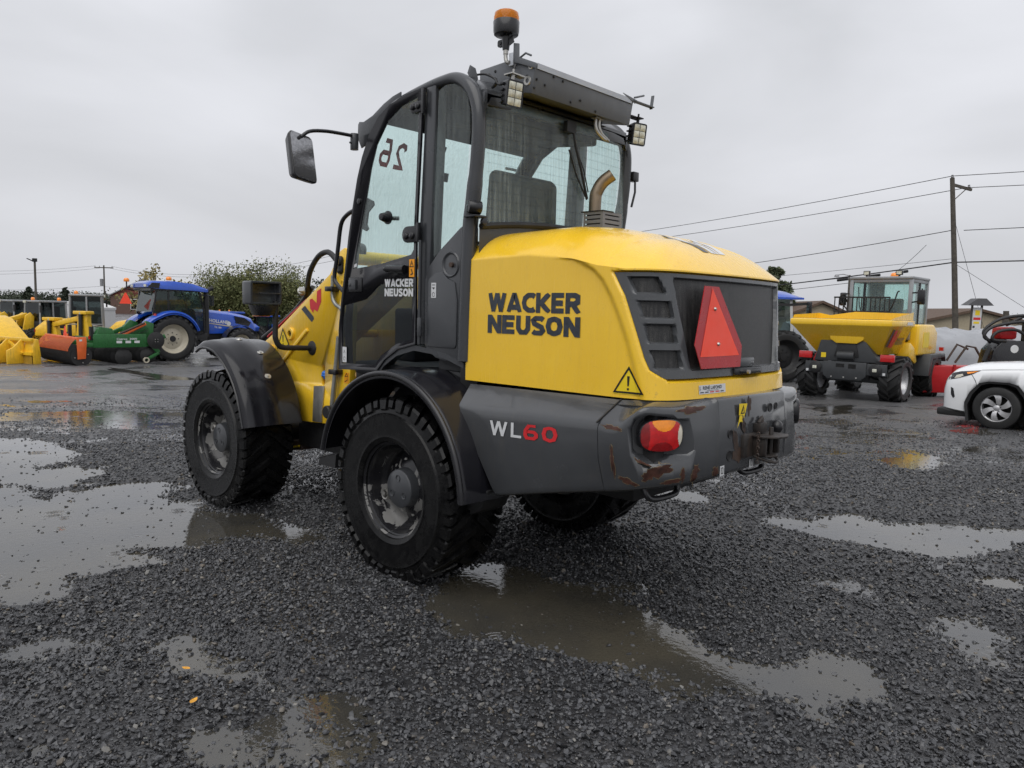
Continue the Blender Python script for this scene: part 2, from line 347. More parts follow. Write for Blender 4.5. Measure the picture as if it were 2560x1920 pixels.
def letters(mb, txt, fn, h, width=None, t=.23, gap=.09):
    "fn(x, y, lift) -> point; letters of height h, optionally squeezed to a total width"
    tot = sum(GL[c][0] for c in txt) + gap * (len(txt) - 1); sc = h if width is None else width / tot; x = 0
    for c in txt:
        w, st = GL[c]
        for si, pl in enumerate(st):
            for qd in ribbon(pl, t): mb.add([fn((x + p[0]) * sc, min(max(p[1], 0), 1) * h, .0004 * si) for p in qd], [(0, 1, 2, 3)])
        x += w + gap
    return mb
def font_mesh(txt, size, mat, fn, bold=0.):
    cu = bpy.data.curves.new('t', 'FONT'); cu.body = txt; cu.size = size; cu.offset = bold; cu.resolution_u = 2
    o = bpy.data.objects.new('t', cu); COL.objects.link(o); dg = bpy.context.evaluated_depsgraph_get(); me = bpy.data.meshes.new_from_object(o.evaluated_get(dg)); bpy.data.objects.remove(o)
    for v in me.vertices: v.co = fn(v.co.x, v.co.y, 0)
    me.materials.clear(); me.materials.append(MATS[mat]); return me
def link_mesh(name, me, parent, label=None):
    o = bpy.data.objects.new(name, me); COL.objects.link(o); o.parent = parent
    if label: o['label'] = label
    return o
# ------------------------------------------------------------------ ground: wet crushed-stone yard with puddles
rng = np.random.default_rng(7)
FH = (-0.686418, 0.727207)
def gzv(x, y):
    return np.interp((x - CAMP.x) * FH[0] + (y - CAMP.y) * FH[1], [7, 9, 12.7, 18.5, 25, 32, 60], [0, -.06, -.235, -.47, -.55, -.62, -.70])
def gz(x, y): return float(gzv(np.float64(x), np.float64(y)))
_LAT = rng.random((8, 256, 256))
def vn(x, y, sc, k):
    x = np.asarray(x) / sc + 37.3 * k; y = np.asarray(y) / sc + 11.7 * k; xi = np.floor(x).astype(int); yi = np.floor(y).astype(int); fx = x - xi; fy = y - yi; fx = fx * fx * (3 - 2 * fx); fy = fy * fy * (3 - 2 * fy); L = _LAT[k % 8]
    g = lambda a, b_: L[a % 256, b_ % 256]
    return (g(xi, yi) * (1 - fx) + g(xi + 1, yi) * fx) * (1 - fy) + (g(xi, yi + 1) * (1 - fx) + g(xi + 1, yi + 1) * fx) * fy - .5
PUD = [
(0.03, [(-7.21, -1.2), (-6.32, -1.04), (-6.01, -1.1), (-5.56, -1.08), (-5.36, -0.83), (-5.04, -0.95), (-4.93, -1.17), (-4.54, -1.36), (-4.12, -1.03), (-3.85, -1.21), (-3.64, -1.41), (-3.33, -0.9), (-3.06, -0.74), (-2.56, -0.95), (-2.0, -0.77), (-1.56, -0.7), (-1.24, -0.72), (-1.08, -0.89), (-1.4, -1.25), (-1.27, -1.63), (-1.1, -1.78), (-1.21, -1.97), (-1.14, -2.18), (-0.82, -2.31), (-0.79, -2.38), (-0.86, -2.63), (-3, -4.2), (-7.5, -4)]),
(0.012, [(-12.71, 0.42), (-12.26, 1.23), (-11.19, 0.91), (-11.73, 0.18)]),
(0.012, [(-10.19, -0.53), (-9.57, 0.48), (-8.4, 0.82), (-7.91, 0.64), (-8.65, -0.13), (-8.72, -0.86)]),
(0.012, [(-0.14, -2.04), (0.06, -1.99), (0.2, -2.02), (0.5, -1.95), (0.66, -2.03), (0.49, -2.26), (0.21, -2.35), (0.02, -2.22)]),
(0.012, [(0.7, -2.57), (0.76, -2.38), (0.85, -2.08), (1.03, -1.93), (1.26, -2.08), (1.16, -2.31), (0.93, -2.54)]),
(0.012, [(0.39, -2.91), (0.49, -2.75), (0.72, -2.57), (0.88, -2.6), (0.54, -2.94)]),
(0.021, [(-0.65, -2.58), (-0.4, -2.39), (-0.21, -2.35), (-0.14, -2.42), (-0.23, -2.59), (-0.36, -2.65)]),
(0.05, [(0.28, -0.8), (0.22, -0.62), (0.08, -0.32), (0.2, -0.09), (0.42, -0.14), (0.64, -0.16), (0.82, 0.03), (1.01, 0.14), (1.13, 0.1), (1.39, -0.23), (1.49, -0.24), (1.58, -0.22), (1.75, -0.37), (1.96, -0.41), (2.07, -0.26), (2.09, -0.05), (2.24, -0.03), (2.36, -0.25), (2.38, -0.52), (2.32, -0.64), (2.23, -0.67), (2.1, -0.76), (1.96, -0.84), (1.67, -0.87), (1.41, -0.86), (1.22, -0.92), (1.02, -0.94), (0.94, -1.15), (0.73, -1.13), (0.5, -1.0)]),
(0.012, [(2.08, -0.9), (2.14, -0.77), (2.28, -0.78), (2.29, -0.88), (2.18, -1.0)]),
(0.022, [(0.94, 1.83), (0.95, 2.12), (1.16, 2.26), (1.35, 2.57), (1.58, 2.6), (1.93, 2.85), (2.29, 3.08), (2.44, 3.16), (2.5, 2.82), (2.38, 2.4), (2.2, 2.01), (1.9, 1.88), (1.64, 1.81), (1.35, 1.78)]),
(0.018, [(1.72, 0.94), (1.83, 1.11), (1.96, 1.09), (2.04, 0.92), (2.14, 0.8), (2.0, 0.78)]),
(0.02, [(2.36, 1.58), (2.44, 1.77), (2.63, 1.98), (2.7, 1.57), (2.54, 1.45)]),
(0.015, [(2.34, 0.62), (2.4, 0.85), (2.52, 0.89), (2.67, 0.85), (2.75, 0.79), (2.84, 0.67), (2.89, 0.38), (2.73, 0.31), (2.6, 0.3), (2.49, 0.38)]),
(0.02, [(-0.21, 2.98), (-0.05, 3.35), (0.16, 3.08), (0.05, 2.6)]), (0.02, [(-0.12, 2.21), (0.07, 2.37), (0.23, 2.14), (0.09, 1.87)]),
(0.012, [(0.51, 5.51), (0.69, 6.89), (1.01, 6.4), (1.15, 5.2), (0.78, 4.96)]), (0.012, [(1.8, 4.57), (1.98, 4.78), (2.1, 4.52), (1.92, 4.37)]),
(0.012, [(-3.17, 13.07), (-2.95, 14.56), (-1.94, 12.21), (-2.09, 10.78)]),
(0.02, [(0.02, -0.22), (-0.14, 0.19), (-0.01, 0.19), (0.23, -0.1)])]
def psd(x, y, poly):
    "signed distance to a polygon (negative inside)"
    d = np.full(x.shape, 1e9); ins = np.zeros(x.shape, bool); n = len(poly)
    for i in range(n):
        (x1, y1), (x2, y2) = poly[i], poly[(i + 1) % n]; dx, dy = x2 - x1, y2 - y1
        t = np.clip(((x - x1) * dx + (y - y1) * dy) / (dx * dx + dy * dy), 0, 1); d = np.minimum(d, np.hypot(x - x1 - t * dx, y - y1 - t * dy))
        c = ((y1 > y) != (y2 > y)) & (x < (x2 - x1) * (y - y1) / (y2 - y1 + 1e-12) + x1); ins ^= c
    return np.where(ins, -d, d)
def rel(x, y):
    "ground height relative to the local water level"
    x = np.asarray(x, float); y = np.asarray(y, float)
    dist = (x - CAMP.x) * FH[0] + (y - CAMP.y) * FH[1]
    fine = .011 * vn(x, y, .16, 1) + .010 * vn(x, y, .06, 2)
    base = .024 + .020 * vn(x, y, 1.7, 0) + .022 * vn(x, y, .55, 3) + fine
    far = np.clip((dist - 6.5) / 4, 0, 1)
    base = base + far * (.040 * vn(x, y, 2.6, 4) + .03 * vn(x, y, .9, 5) - .012)
    h = base
    for dep, poly in PUD:
        q = np.array(poly); lo = q.min(0) - 1; hi = q.max(0) + 1; m_ = (x > lo[0]) & (x < hi[0]) & (y > lo[1]) & (y < hi[1])
        if not m_.any(): continue
        big = dep in (.03,); am = 2.0 if big else 1.25
        sd_ = psd(x[m_], y[m_], poly) - (.03 if dep > .025 else -.01) + am * (.24 * vn(x[m_], y[m_], .55, 6) + .12 * vn(x[m_], y[m_], .17, 7))
        tgt = np.clip(sd_ * .13, -dep, .06) + fine[m_] * (1.0 if dep < .04 else .7) + .012 * vn(x[m_], y[m_], .3, 2)
        if big: tgt = tgt + .13 * np.clip(vn(x[m_], y[m_], .8, 1) + .6 * vn(x[m_], y[m_], .22, 3) - .16, 0, .4)
        hh = h[m_]; w_ = np.clip((.35 - sd_) / .35, 0, 1); h[m_] = np.minimum(hh, hh * (1 - w_) + tgt * w_)
    return h
def axis(lo, hi, st, far, gr=1.18):
    a = list(np.arange(lo, hi + 1e-6, st)); s = st; v = hi
    while v < far: s *= gr; v += s; a.append(v)
    s = st; v = lo; b_ = []
    while v > -far: s *= gr; v -= s; b_.append(v)
    return np.array(b_[::-1] + a)
ax = axis(-8, 4.6, .045, 700); ay = axis(-5.0, 7.5, .045, 700)
XX, YY = np.meshgrid(ax, ay, indexing='ij'); ZZ = gzv(XX, YY) + rel(XX, YY) * np.clip(1.6 - np.hypot(XX, YY) / 60, 0, 1)
nx_, ny_ = XX.shape; vs = np.stack([XX, YY, ZZ], -1).reshape(-1, 3)
ii = np.arange(nx_ * ny_).reshape(nx_, ny_); fs = np.stack([ii[:-1, :-1], ii[1:, :-1], ii[1:, 1:], ii[:-1, 1:]], -1).reshape(-1, 4)
me = bpy.data.meshes.new('ground'); me.from_pydata(vs.tolist(), [], fs.tolist()); me.polygons.foreach_set('use_smooth', [True] * len(fs))
m, b, p = newmat('gravel_ground')
g = b.geo(); v1 = b.new('ShaderNodeTexVoronoi'); v1.inputs['Scale'].default_value = 46; b.lk(g, v1.inputs['Vector'])
v2 = b.new('ShaderNodeTexVoronoi'); v2.inputs['Scale'].default_value = 15; b.lk(g, v2.inputs['Vector'])
vl = b.new('ShaderNodeVectorMath', operation='LENGTH'); b.lk(g, vl.inputs[0]); yard = b.rng(b.math('ADD', vl.outputs['Value'], b.math('MULTIPLY', b.noise(.35, 4, .6, g), 8)), 10, 22, 0, 1)  # far ground painted paler as sky sheen, near ground dark as shaded gaps
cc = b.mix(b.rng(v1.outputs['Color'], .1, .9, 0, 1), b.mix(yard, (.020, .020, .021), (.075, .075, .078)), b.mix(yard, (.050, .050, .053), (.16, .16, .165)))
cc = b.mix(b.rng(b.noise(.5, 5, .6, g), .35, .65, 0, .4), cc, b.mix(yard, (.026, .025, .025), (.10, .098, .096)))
cc = b.mix(b.rng(v1.outputs['Distance'], .25, .6, 0, .35), cc, (.022, .022, .023))
b.lk(cc, p.inputs['Base Color'])
wet = b.rng(b.noise(.42, 6, .62, g, .4), .49, .57, 0, 1); p.inputs['IOR'].default_value = 1.5
b.lk(b.math('SUBTRACT', b.rng(b.noise(.7, 5, .65, g), .38, .62, .30, .55), b.math('MULTIPLY', wet, .27)), p.inputs['Roughness'])
hh = b.math('ADD', b.math('MULTIPLY', v1.outputs['Distance'], -1.), b.math('MULTIPLY', v2.outputs['Distance'], -.8)); bp = b.new('ShaderNodeBump'); bp.inputs['Distance'].default_value = .02; b.lk(hh, bp.inputs['Height']); b.lk(b.rng(wet, 0, 1, .55, .10), bp.inputs['Strength']); b.lk(bp.outputs[0], p.inputs['Normal'])
me.materials.append(m); go = bpy.data.objects.new('ground', me); COL.objects.link(go); tag(go, 'dark wet crushed stone yard with shallow puddles', None, None, 'structure')

# water lying in the hollows
wx = axis(-14, 5, .5, 30, 1.5); XX, YY = np.meshgrid(axis(-16, 5, .6, 40, 1.5), axis(-6, 18, .6, 40, 1.5), indexing='ij'); vs = np.stack([XX, YY, gzv(XX, YY)], -1).reshape(-1, 3); a_, c_ = XX.shape
ii = np.arange(a_ * c_).reshape(a_, c_); fs = np.stack([ii[:-1, :-1], ii[1:, :-1], ii[1:, 1:], ii[:-1, 1:]], -1).reshape(-1, 4)
me = bpy.data.meshes.new('rainwater'); me.from_pydata(vs.tolist(), [], fs.tolist()); me.polygons.foreach_set('use_smooth', [True] * len(fs))
m, b, p = newmat('muddy_water'); b.n.remove(p); out = b.n['Material Output']; g = b.geo()
tr = b.new('ShaderNodeBsdfTransparent'); tr.inputs[0].default_value = (.60, .56, .48, 1)
df = b.new('ShaderNodeBsdfDiffuse'); b.lk(b.mix(b.rng(b.noise(.9, 4, .6, g), .38, .62, 0, 1), (.066, .064, .058), (.118, .106, .080)), df.inputs[0])
gl = b.new('ShaderNodeBsdfGlossy'); gl.inputs['Roughness'].default_value = .025; gl.inputs[0].default_value = (.97, .98, 1, 1)
fr = b.new('ShaderNodeFresnel'); fr.inputs[0].default_value = 1.62
hs = None
for sc_, off, thr in ((1.9, 0, .50), (2.7, 7.3, .55), (3.6, 3.1, .60)):            # raindrop rings
    mp_ = b.new('ShaderNodeMapping'); mp_.inputs['Location'].default_value = (off, off * .7, 0); mp_.inputs['Scale'].default_value = (1, 1, 0); b.lk(g, mp_.inputs[0])
    vo = b.new('ShaderNodeTexVoronoi'); vo.inputs['Scale'].default_value = sc_; b.lk(mp_.outputs[0], vo.inputs['Vector'])
    sp = b.new('ShaderNodeSeparateColor'); b.lk(vo.outputs['Color'], sp.inputs[0])
    amp = b.math('MULTIPLY', b.rng(sp.outputs[0], thr, thr + .02, 0, 1), b.rng(vo.outputs['Distance'], 0.06, .24, 1, 0))
    wv = b.math('MULTIPLY', b.math('SINE', b.math('MULTIPLY', vo.outputs['Distance'], 250 / sc_)), amp)
    hs = wv if hs is None else b.math('ADD', hs, wv)
hs = b.math('ADD', b.math('MULTIPLY', hs, .8), b.math('MULTIPLY', b.noise(26, 3, .5, g), .5))
nb = b.bump(hs, .32, .006); b.lk(nb, gl.inputs['Normal']); b.lk(nb, fr.inputs['Normal'])
m1 = b.new('ShaderNodeMixShader'); m1.inputs[0].default_value = .55; b.lk(tr.outputs[0], m1.inputs[1]); b.lk(df.outputs[0], m1.inputs[2])
m2 = b.new('ShaderNodeMixShader'); b.lk(fr.outputs[0], m2.inputs[0]); b.lk(m1.outputs[0], m2.inputs[1]); b.lk(gl.outputs[0], m2.inputs[2]); b.lk(m2.outputs[0], out.inputs[0])
me.materials.append(m); wo_ = bpy.data.objects.new('puddle_water', me); COL.objects.link(wo_); tag(wo_, 'muddy rain puddles ringed by falling drops', None, None, 'structure')

# crushed stones: instanced on scattered points
random.seed(3)
stc = bpy.data.collections.new('stone_shapes')
m, b, p = newmat('wet_stone'); oi = b.new('ShaderNodeObjectInfo'); rn = oi.outputs['Random']
cr_ = b.new('ShaderNodeValToRGB'); cr_.color_ramp.interpolation = 'LINEAR'; el = cr_.color_ramp.elements; el[0].position = 0; el[0].color = (.020, .021, .023, 1); el[1].position = .93; el[1].color = (.088, .090, .097, 1)
for po, co in ((.5, (.044, .045, .049, 1)), (.965, (.13, .105, .075, 1)), (.996, (.22, .215, .20, 1))): q = el.new(po); q.color = co
b.lk(rn, cr_.inputs[0]); b.lk(b.mix(b.rng(b.noise(70, 3), .3, .7, 0, .5), cr_.outputs[0], (.035, .036, .038)), p.inputs['Base Color'])
b.lk(b.rng(rn, 0, 1, .16, .42), p.inputs['Roughness'])
for k in range(7):
    bm = bmesh.new()
    for _ in range(15):
        q = Vector((random.gauss(0, 1), random.gauss(0, 1), random.gauss(0, 1))).normalized(); bm.verts.new((q.x * random.uniform(.8, 1.1), q.y * random.uniform(.62, .8), q.z * random.uniform(.42, .55)))
    bmesh.ops.convex_hull(bm, input=bm.verts); bmesh.ops.delete(bm, geom=[v for v in bm.verts if not v.link_faces], context='VERTS')
    sm_ = bpy.data.meshes.new('stone'); bm.to_mesh(sm_); bm.free(); sm_.materials.append(m); so = bpy.data.objects.new('stone', sm_); stc.objects.link(so)
def scatter(r0, r1, dens, smin, smax, lift, wd=.80):
    n = int(dens * wd * (r1 * r1 - r0 * r0)); rr_ = np.sqrt(rng.uniform(r0 * r0, r1 * r1, n)); th = rng.uniform(-wd, wd, n); hd = math.atan2(FH[1], FH[0])
    x = CAMP.x + rr_ * np.cos(hd - th); y = CAMP.y + rr_ * np.sin(hd - th); h = rel(x, y); s_ = smin + (smax - smin) * rng.random(n) ** 1.7
    sunk = (h < -.010) & (h > -.045) & (rng.random(n) < .05); zoff = np.where(sunk, -h - s_ * rng.uniform(-.1, .6, n), 0)
    k = (rng.random(n) < np.clip((17 - rr_) / 8, 0, 1) ** 1.3 + (rr_ < 9)) & (sunk | ((h + s_ * .9 > -.003) & (h > -.014)))
    return np.stack([x, y, gzv(x, y) + h + zoff + np.where(sunk, 0, s_ * lift * rng.uniform(-.5, 1.5, n)), s_], -1)[k]
pts = np.concatenate([scatter(.8, 5.5, 2500, .0075, .0195, .5, 1.25), scatter(1.5, 5.0, 3300, .0040, .0085, .9, .95), scatter(5.5, 9.5, 1700, .0080, .020, .4), scatter(9.5, 17, 760, .010, .021, .12)])
me = bpy.data.meshes.new('gravel'); me.from_pydata(pts[:, :3].tolist(), [], [])
at = me.attributes.new('sz', 'FLOAT', 'POINT'); at.data.foreach_set('value', pts[:, 3].astype(np.float32))
gr = bpy.data.objects.new('gravel', me); COL.objects.link(gr); tag(gr, 'loose dark crushed stones covering the yard', None, None, 'stuff')
ng = bpy.data.node_groups.new('gravel_nodes', 'GeometryNodeTree'); ng.interface.new_socket('Geometry', in_out='INPUT', socket_type='NodeSocketGeometry'); ng.interface.new_socket('Geometry', in_out='OUTPUT', socket_type='NodeSocketGeometry')
N = ng.nodes; gi = N.new('NodeGroupInput'); gout = N.new('NodeGroupOutput'); ip = N.new('GeometryNodeInstanceOnPoints'); ci = N.new('GeometryNodeCollectionInfo'); ci.inputs['Collection'].default_value = stc; ci.inputs['Separate Children'].default_value = True; ci.inputs['Reset Children'].default_value = True
rv = N.new('FunctionNodeRandomValue'); rv.data_type = 'FLOAT_VECTOR'; rv.inputs[0].default_value = (-.75, -.75, 0); rv.inputs[1].default_value = (.75, .75, 6.283)
na = N.new('GeometryNodeInputNamedAttribute'); na.data_type = 'FLOAT'; na.inputs['Name'].default_value = 'sz'
ng.links.new(gi.outputs[0], ip.inputs['Points']); ng.links.new(ci.outputs[0], ip.inputs['Instance']); ip.inputs['Pick Instance'].default_value = True
ng.links.new(rv.outputs[0], ip.inputs['Rotation']); ng.links.new(na.outputs[0], ip.inputs['Scale']); ng.links.new(ip.outputs[0], gout.inputs[0])
gr.modifiers.new('scatter', 'NODES').node_group = ng
print('stones', len(pts))
# a few fallen leaves
def leaf(x, y, s_, a, label):
    mb = MB(); P = [(0, -1), (.45, -.5), (.55, .1), (.25, .7), (0, 1.15), (-.25, .7), (-.55, .1), (-.45, -.5)]
    rows = [[(px * s_, py * s_, .004 + s_ * (.25 * abs(px) + .12 * py * py)) for px, py in ((-w_ * .5, t), (0, t), (w_ * .5, t))] for t, w_ in ((-1, .05), (-.6, .8), (-.1, 1.1), (.4, .9), (.8, .45), (1.15, .04))]
    mb.grid(rows); o = mb.build('fallen_leaf', 'leaf_yellow', None, smooth=60); o.location = (x, y, gz(x, y) + max(.012, float(rel(np.array([x]), np.array([y]))[0]) + .012)); o.rotation_euler = (0, 0, a)
    return tag(o, label, 'leaf', 'leaves on the gravel')
# ------------------------------------------------------------------ the wheel loader (rear axle above the origin, forward is -x, its left side is -y)
L = thing('wheel_loader', 'yellow and grey wheel loader seen from behind in the middle of the wet yard', 'wheel loader')
def P_(mb, name, mat, bevel=0., smooth=35, parent=None, label=None, **k): return mb.build(name, mat, parent or L, bevel, smooth, label, **k)
YS = -.68

# ---- wheels
TR, TWID = .5275, .42
def tyre_mesh(R_=TR, w=TWID, rb=.275, nl=22, lug=.030, mat='tyre', nseg=88, name='tyre'):
    hw = w / 2; mb = MB()
    prof = [(rb - .012, -hw + .055), (rb + .004, -hw + .022), (rb + .03, -hw + .010), (rb + .05, -hw + .013), (rb + .11, -hw), (R_ - .115, -hw + .003), (R_ - .092, -hw - .001), (R_ - .085, -hw + .010), (R_ - .055, -hw + .020), (R_ - lug - .008, -hw + .045), (R_ - lug, -hw + .09), (R_ - lug + .006, 0)]
    prof = prof + [(r_, -h) for r_, h in prof[-2::-1]]
    mb.lathe(prof, n=nseg)
    for sgn in (-1, 1):
        for k in range(nl):
            base = 2 * math.pi * (k + (.5 if sgn > 0 else 0)) / nl; st = 2 * math.pi / nl
            for kind in (0, 1):
                # long diagonal bar, then a short shoulder block between two bars
                if kind == 0: ys_ = [1.0, .955, .90, .6, .28, -.02]; sweep = [-.04, .0, .05, .36, .72, 1.02]; wd = [.20, .24, .24, .22, .20, .17]; hts = [-.062, -.012, 0, .001, .002, .002]
                else: ys_ = [.995, .95, .88, .72]; sweep = [.47, .50, .54, .66]; wd = [.14, .16, .16, .13]; hts = [-.05, -.012, -.002, -.004]
                rows = []
                for yy, sw, ww, ht in zip(ys_, sweep, wd, hts):
                    y = sgn * yy * hw * .985; rt = R_ + ht; rbm = min(rt - .012, R_ - lug - .02) if yy < .93 else rt - .02; row = []
                    for a_, r_ in ((-ww, rbm), (-ww * .86, rt), (ww * .86, rt), (ww, rbm)):
                        th = base + (sw + a_) * st; row.append((r_ * math.cos(th), y - (sgn * .02 if r_ == rbm and yy > .93 else 0), r_ * math.sin(th)))
                    rows.append(row)
                mb.grid(rows); mb.add(rows[0], [(0, 1, 2, 3)]); mb.add(rows[-1], [(3, 2, 1, 0)])
    return mb.mesh(name, mat, 0, 32)
T_ME = tyre_mesh()
mb = MB(); hw = TWID / 2
mb.lathe([(.262, -hw + .040), (.283, -hw + .026), (.288, -hw + .032), (.280, -hw + .046), (.255, -hw + .058), (.246, -hw + .085), (.240, -hw + .13), (.222, -hw + .148), (.208, -hw + .165), (.202, -hw + .178), (.175, -hw + .170), (.135, -hw + .135), (.05, -hw + .130)], n=72)
mb.lathe([(.28, hw - .05), (.25, hw - .07), (.235, hw - .16), (.05, hw - .16)], n=48)
RIM_ME = mb.mesh('wheel', 'rim_splash', 0, 40)
mb = MB(); mb.lathe([(.001, -hw + .074), (.100, -hw + .074), (.110, -hw + .082), (.113, -hw + .10), (.120, -hw + .14)], n=48)
for a in (90, 210, 330):
    c = Vector((.062 * math.cos(R(a)), -hw + .072, .062 * math.sin(R(a)))); mb.lathe([(.001, .016), (.013, .014), (.015, -.001), (.019, -.0025), (.019, .003)], c, n=14)
HUB_ME = mb.mesh('hub', 'panel_grey', 0, 40)
mb = MB()
for k in range(10):
    a = 2 * math.pi * k / 10 + .2; c = Vector((.158 * math.cos(a), 0, .158 * math.sin(a))); mb.cyl(c + Vector((0, -hw + .155, 0)), c + Vector((0, -hw + .19, 0)), .013, n=6)
NUT_ME = mb.mesh('wheel_nuts', 'bolt', 0, 20)
mb = MB(); mb.lathe([(.022, -.01), (.03, -.012), (.034, 0), (.03, .012), (.022, .01)], (-.12, -hw + .10, -.1), n=16, closed=True); mb.box(-.16, -.12, -hw + .09, -hw + .12, -.11, -.09)
LUGR_ME = mb.mesh('tie_ring', 'galv', 0, 30)
for x, s_, rot in ((0, -1, .3), (-2.2125, -1, 1.1), (0, 1, 0), (-2.2125, 1, .6)):
    w_ = link_mesh('wheel', RIM_ME, L); w_.location = (x, s_ * .732, .522); w_.rotation_euler = (0, rot, 0 if s_ < 0 else math.pi)
    for n_, q in (('tyre', T_ME), ('hub', HUB_ME), ('wheel_nut_ring', NUT_ME), ('tie_ring', LUGR_ME)):
        c = link_mesh(n_, q, w_)
        if n_ in ('hub',): c.rotation_euler = (0, -rot, 0)

# ---- chassis, axles, articulation (dark underside)
mb = MB(); mb.box(-.62, 1.30, -.42, .42, .62, 1.10); mb.box(-1.0, -.3, -.30, .30, .42, .95); mb.box(-1.95, -1.15, -.34, .34, .45, .95)
mb.prism([(.30, 1.14), (1.35, 1.15), (1.40, .78), (.75, .64), (.45, .8)], 'y', -.60, .60)
P_(mb, 'chassis', 'black_matte', .01)
for x in (0, -2.2125):
    mb = MB(); mb.cyl((x, -.58, .522), (x, .58, .522), .09); mb.sph((x, 0, .52), (.17, .19, .18), 16, 10)
    for s_ in (-1, 1): mb.cyl((x, s_ * .40, .522), (x, s_ * .60, .522), .15)
    P_(mb, 'axle', 'black_matte', 0, 40)
mb = MB(); mb.cyl((-1.08, 0, .40), (-1.08, 0, 1.02), .07); mb.box(-1.2, -.95, -.16, .16, .42, .50); mb.box(-1.2, -.95, -.16, .16, .82, .9); P_(mb, 'articulation_joint', 'black_matte')
mb = MB(); mb.beam((-.95, -.36, .6), (-1.7, -.30, .56), .07, .07); P_(mb, 'steering_cylinder', 'black_matte')
mb = MB(); mb.prism([(-.965, .505), (-.77, .505), (-.757, .60), (-.952, .545)], 'y', -.78, -.52)
for i in range(13):
    for j in range(2): mb.cyl((-.945 + i * .0155, -.78 + j * .02, .548 + i * .0045), (-.945 + i * .0155, -.78 + j * .02, .556 + i * .0045), .004, n=6)
P_(mb, 'cab_step', 'black_matte')
mb = MB(); mb.prism([(-2.16, .37), (-1.9, .41), (-1.93, .48), (-2.1, .46)], 'y', -.34, -.22); P_(mb, 'axle_guard', 'rust_metal', .004)
mb = MB(); mb.beam((-2.13, -.345, .40), (-1.93, -.345, .44), .012, .014); P_(mb, 'guard_strip', 'warn_yellow')

# ---- counterweight
ST = [  # inner top, crease, lower knee, bottom outer, bottom inner
 ((.40, -.690, 1.150), (.435, -.82, 1.032), (.60, -.818, .80), (.715, -.800, .600), (.72, -.60, .60)),
 ((.60, -.690, 1.152), (.60, -.822, 1.038), (.68, -.82, .80), (.76, -.802, .608), (.76, -.60, .608)),
 ((.99, -.692, 1.156), (.98, -.823, 1.052), (1.0, -.82, .84), (1.04, -.803, .672), (1.04, -.60, .672)),
 ((1.395, -.690, 1.160), (1.36, -.822, 1.062), (1.37, -.82, .90), (1.40, -.802, .748), (1.40, -.60, .745)),
 ((1.43, -.680, 1.162), (1.454, -.820, 1.058), (1.462, -.816, .90), (1.492, -.785, .765), (1.45, -.58, .76)),
 ((1.50, -.655, 1.165), (1.515, -.806, 1.108), (1.54, -.79, .94), (1.557, -.748, .778), (1.49, -.56, .77)),
 ((1.545, -.62, 1.166), (1.567, -.785, 1.150), (1.605, -.745, .95), (1.610, -.700, .787), (1.52, -.53, .78)),
 ((1.585, -.54, 1.167), (1.618, -.70, 1.144), (1.650, -.66, .95), (1.650, -.628, .793), (1.55, -.49, .785)),
 ((1.605, -.47, 1.168), (1.648, -.60, 1.139), (1.682, -.56, .95), (1.680, -.54, .799), (1.57, -.44, .79)),
 ((1.622, -.38, 1.169), (1.676, -.40, 1.142), (1.705, -.39, .95), (1.702, -.385, .804), (1.59, -.36, .80)),
 ((1.630, -.355, 1.171), (1.690, -.352, 1.168), (1.713, -.352, .98), (1.713, -.352, .808), (1.60, -.33, .808))]
def cw_rows(a, b_):
    rows = []
    for i in range(a, b_):
        nsub = 4
        for k in range(nsub + (1 if i == b_ - 1 else 0)):
            t = k / nsub; i0, i1, i2, i3 = max(i - 1, a), i, i + 1, min(i + 2, b_); row = []
            for j in range(5):
                A, B, C_, D_ = (Vector(ST[q][j]) for q in (i0, i1, i2, i3)); row.append(.5 * (2 * B + (C_ - A) * t + (2 * A - 5 * B + 4 * C_ - D_) * t * t + (3 * B - A - 3 * C_ + D_) * t ** 3))
            rows.append(row)
    out = []
    for row in rows:        # round the crease and the lower edge
        q = []
        for j in range(5):
            if j in (1, 3):
                for t in (-.22, -.10, -.03, .03, .10, .22):
                    a_, b2 = row[j], row[j - 1] if t < 0 else row[j + 1]; p1 = a_.lerp(b2, abs(t)); o_ = row[j + 1] if t < 0 else row[j - 1]
                    k = (1 - abs(t) / .22) ** 2 * .028; mid = (row[j - 1].lerp(row[j], .8) + row[j + 1].lerp(row[j], .8)) / 2 - row[j]
                    q.append(p1 + mid.normalized() * k * .35)
            else: q.append(row[j])
        out.append(q)
    return out
def cw_part(a, b_, mirror):
    mb = MB(); rows = cw_rows(a, b_); mb.grid(rows, True); inner = [[Vector((q.x, q.y * .78, q.z)) if j in (0,) else q for j, q in enumerate(r_)] for r_ in rows]
    for r_ in (rows[0], rows[-1]): mb.add(r_, [list(range(len(r_)))])
    if mirror: mb.xf(lambda x, y, z: (x, -y, z))
    return mb
for s_ in (0, 1):
    P_(cw_part(0, 3, s_), 'side_counterweight', 'counterweight', 0, 40)
    mbc = cw_part(3, 10, s_); mbc.xf(lambda x, y, z: (x + .004, y, z)); o = P_(mbc, 'rear_corner_weight', 'counterweight', 0, 40)
    if s_ == 0: CORNER = o
    else: CORNER_R = o
mb = MB(); mb.prism([(1.55, 1.168), (1.692, 1.168), (1.700, 1.155), (1.716, .98), (1.716, .822), (1.704, .806), (1.55, .806)], 'y', -.3515, .3515); P_(mb, 'hitch_plate', 'counterweight', .006)
mb = MB(); mb.prism([(.45, 1.1), (1.6, 1.15), (1.6, .82), (1.38, .76), (.76, .62), (.70, .62)], 'y', -.72, .72); P_(mb, 'counterweight_core', 'black_matte')
mb = MB(); mb.beam((1.395, -.69, 1.163), (1.36, -.823, 1.064), .008, .006); P_(mb, 'seam_gasket', 'black_matte')
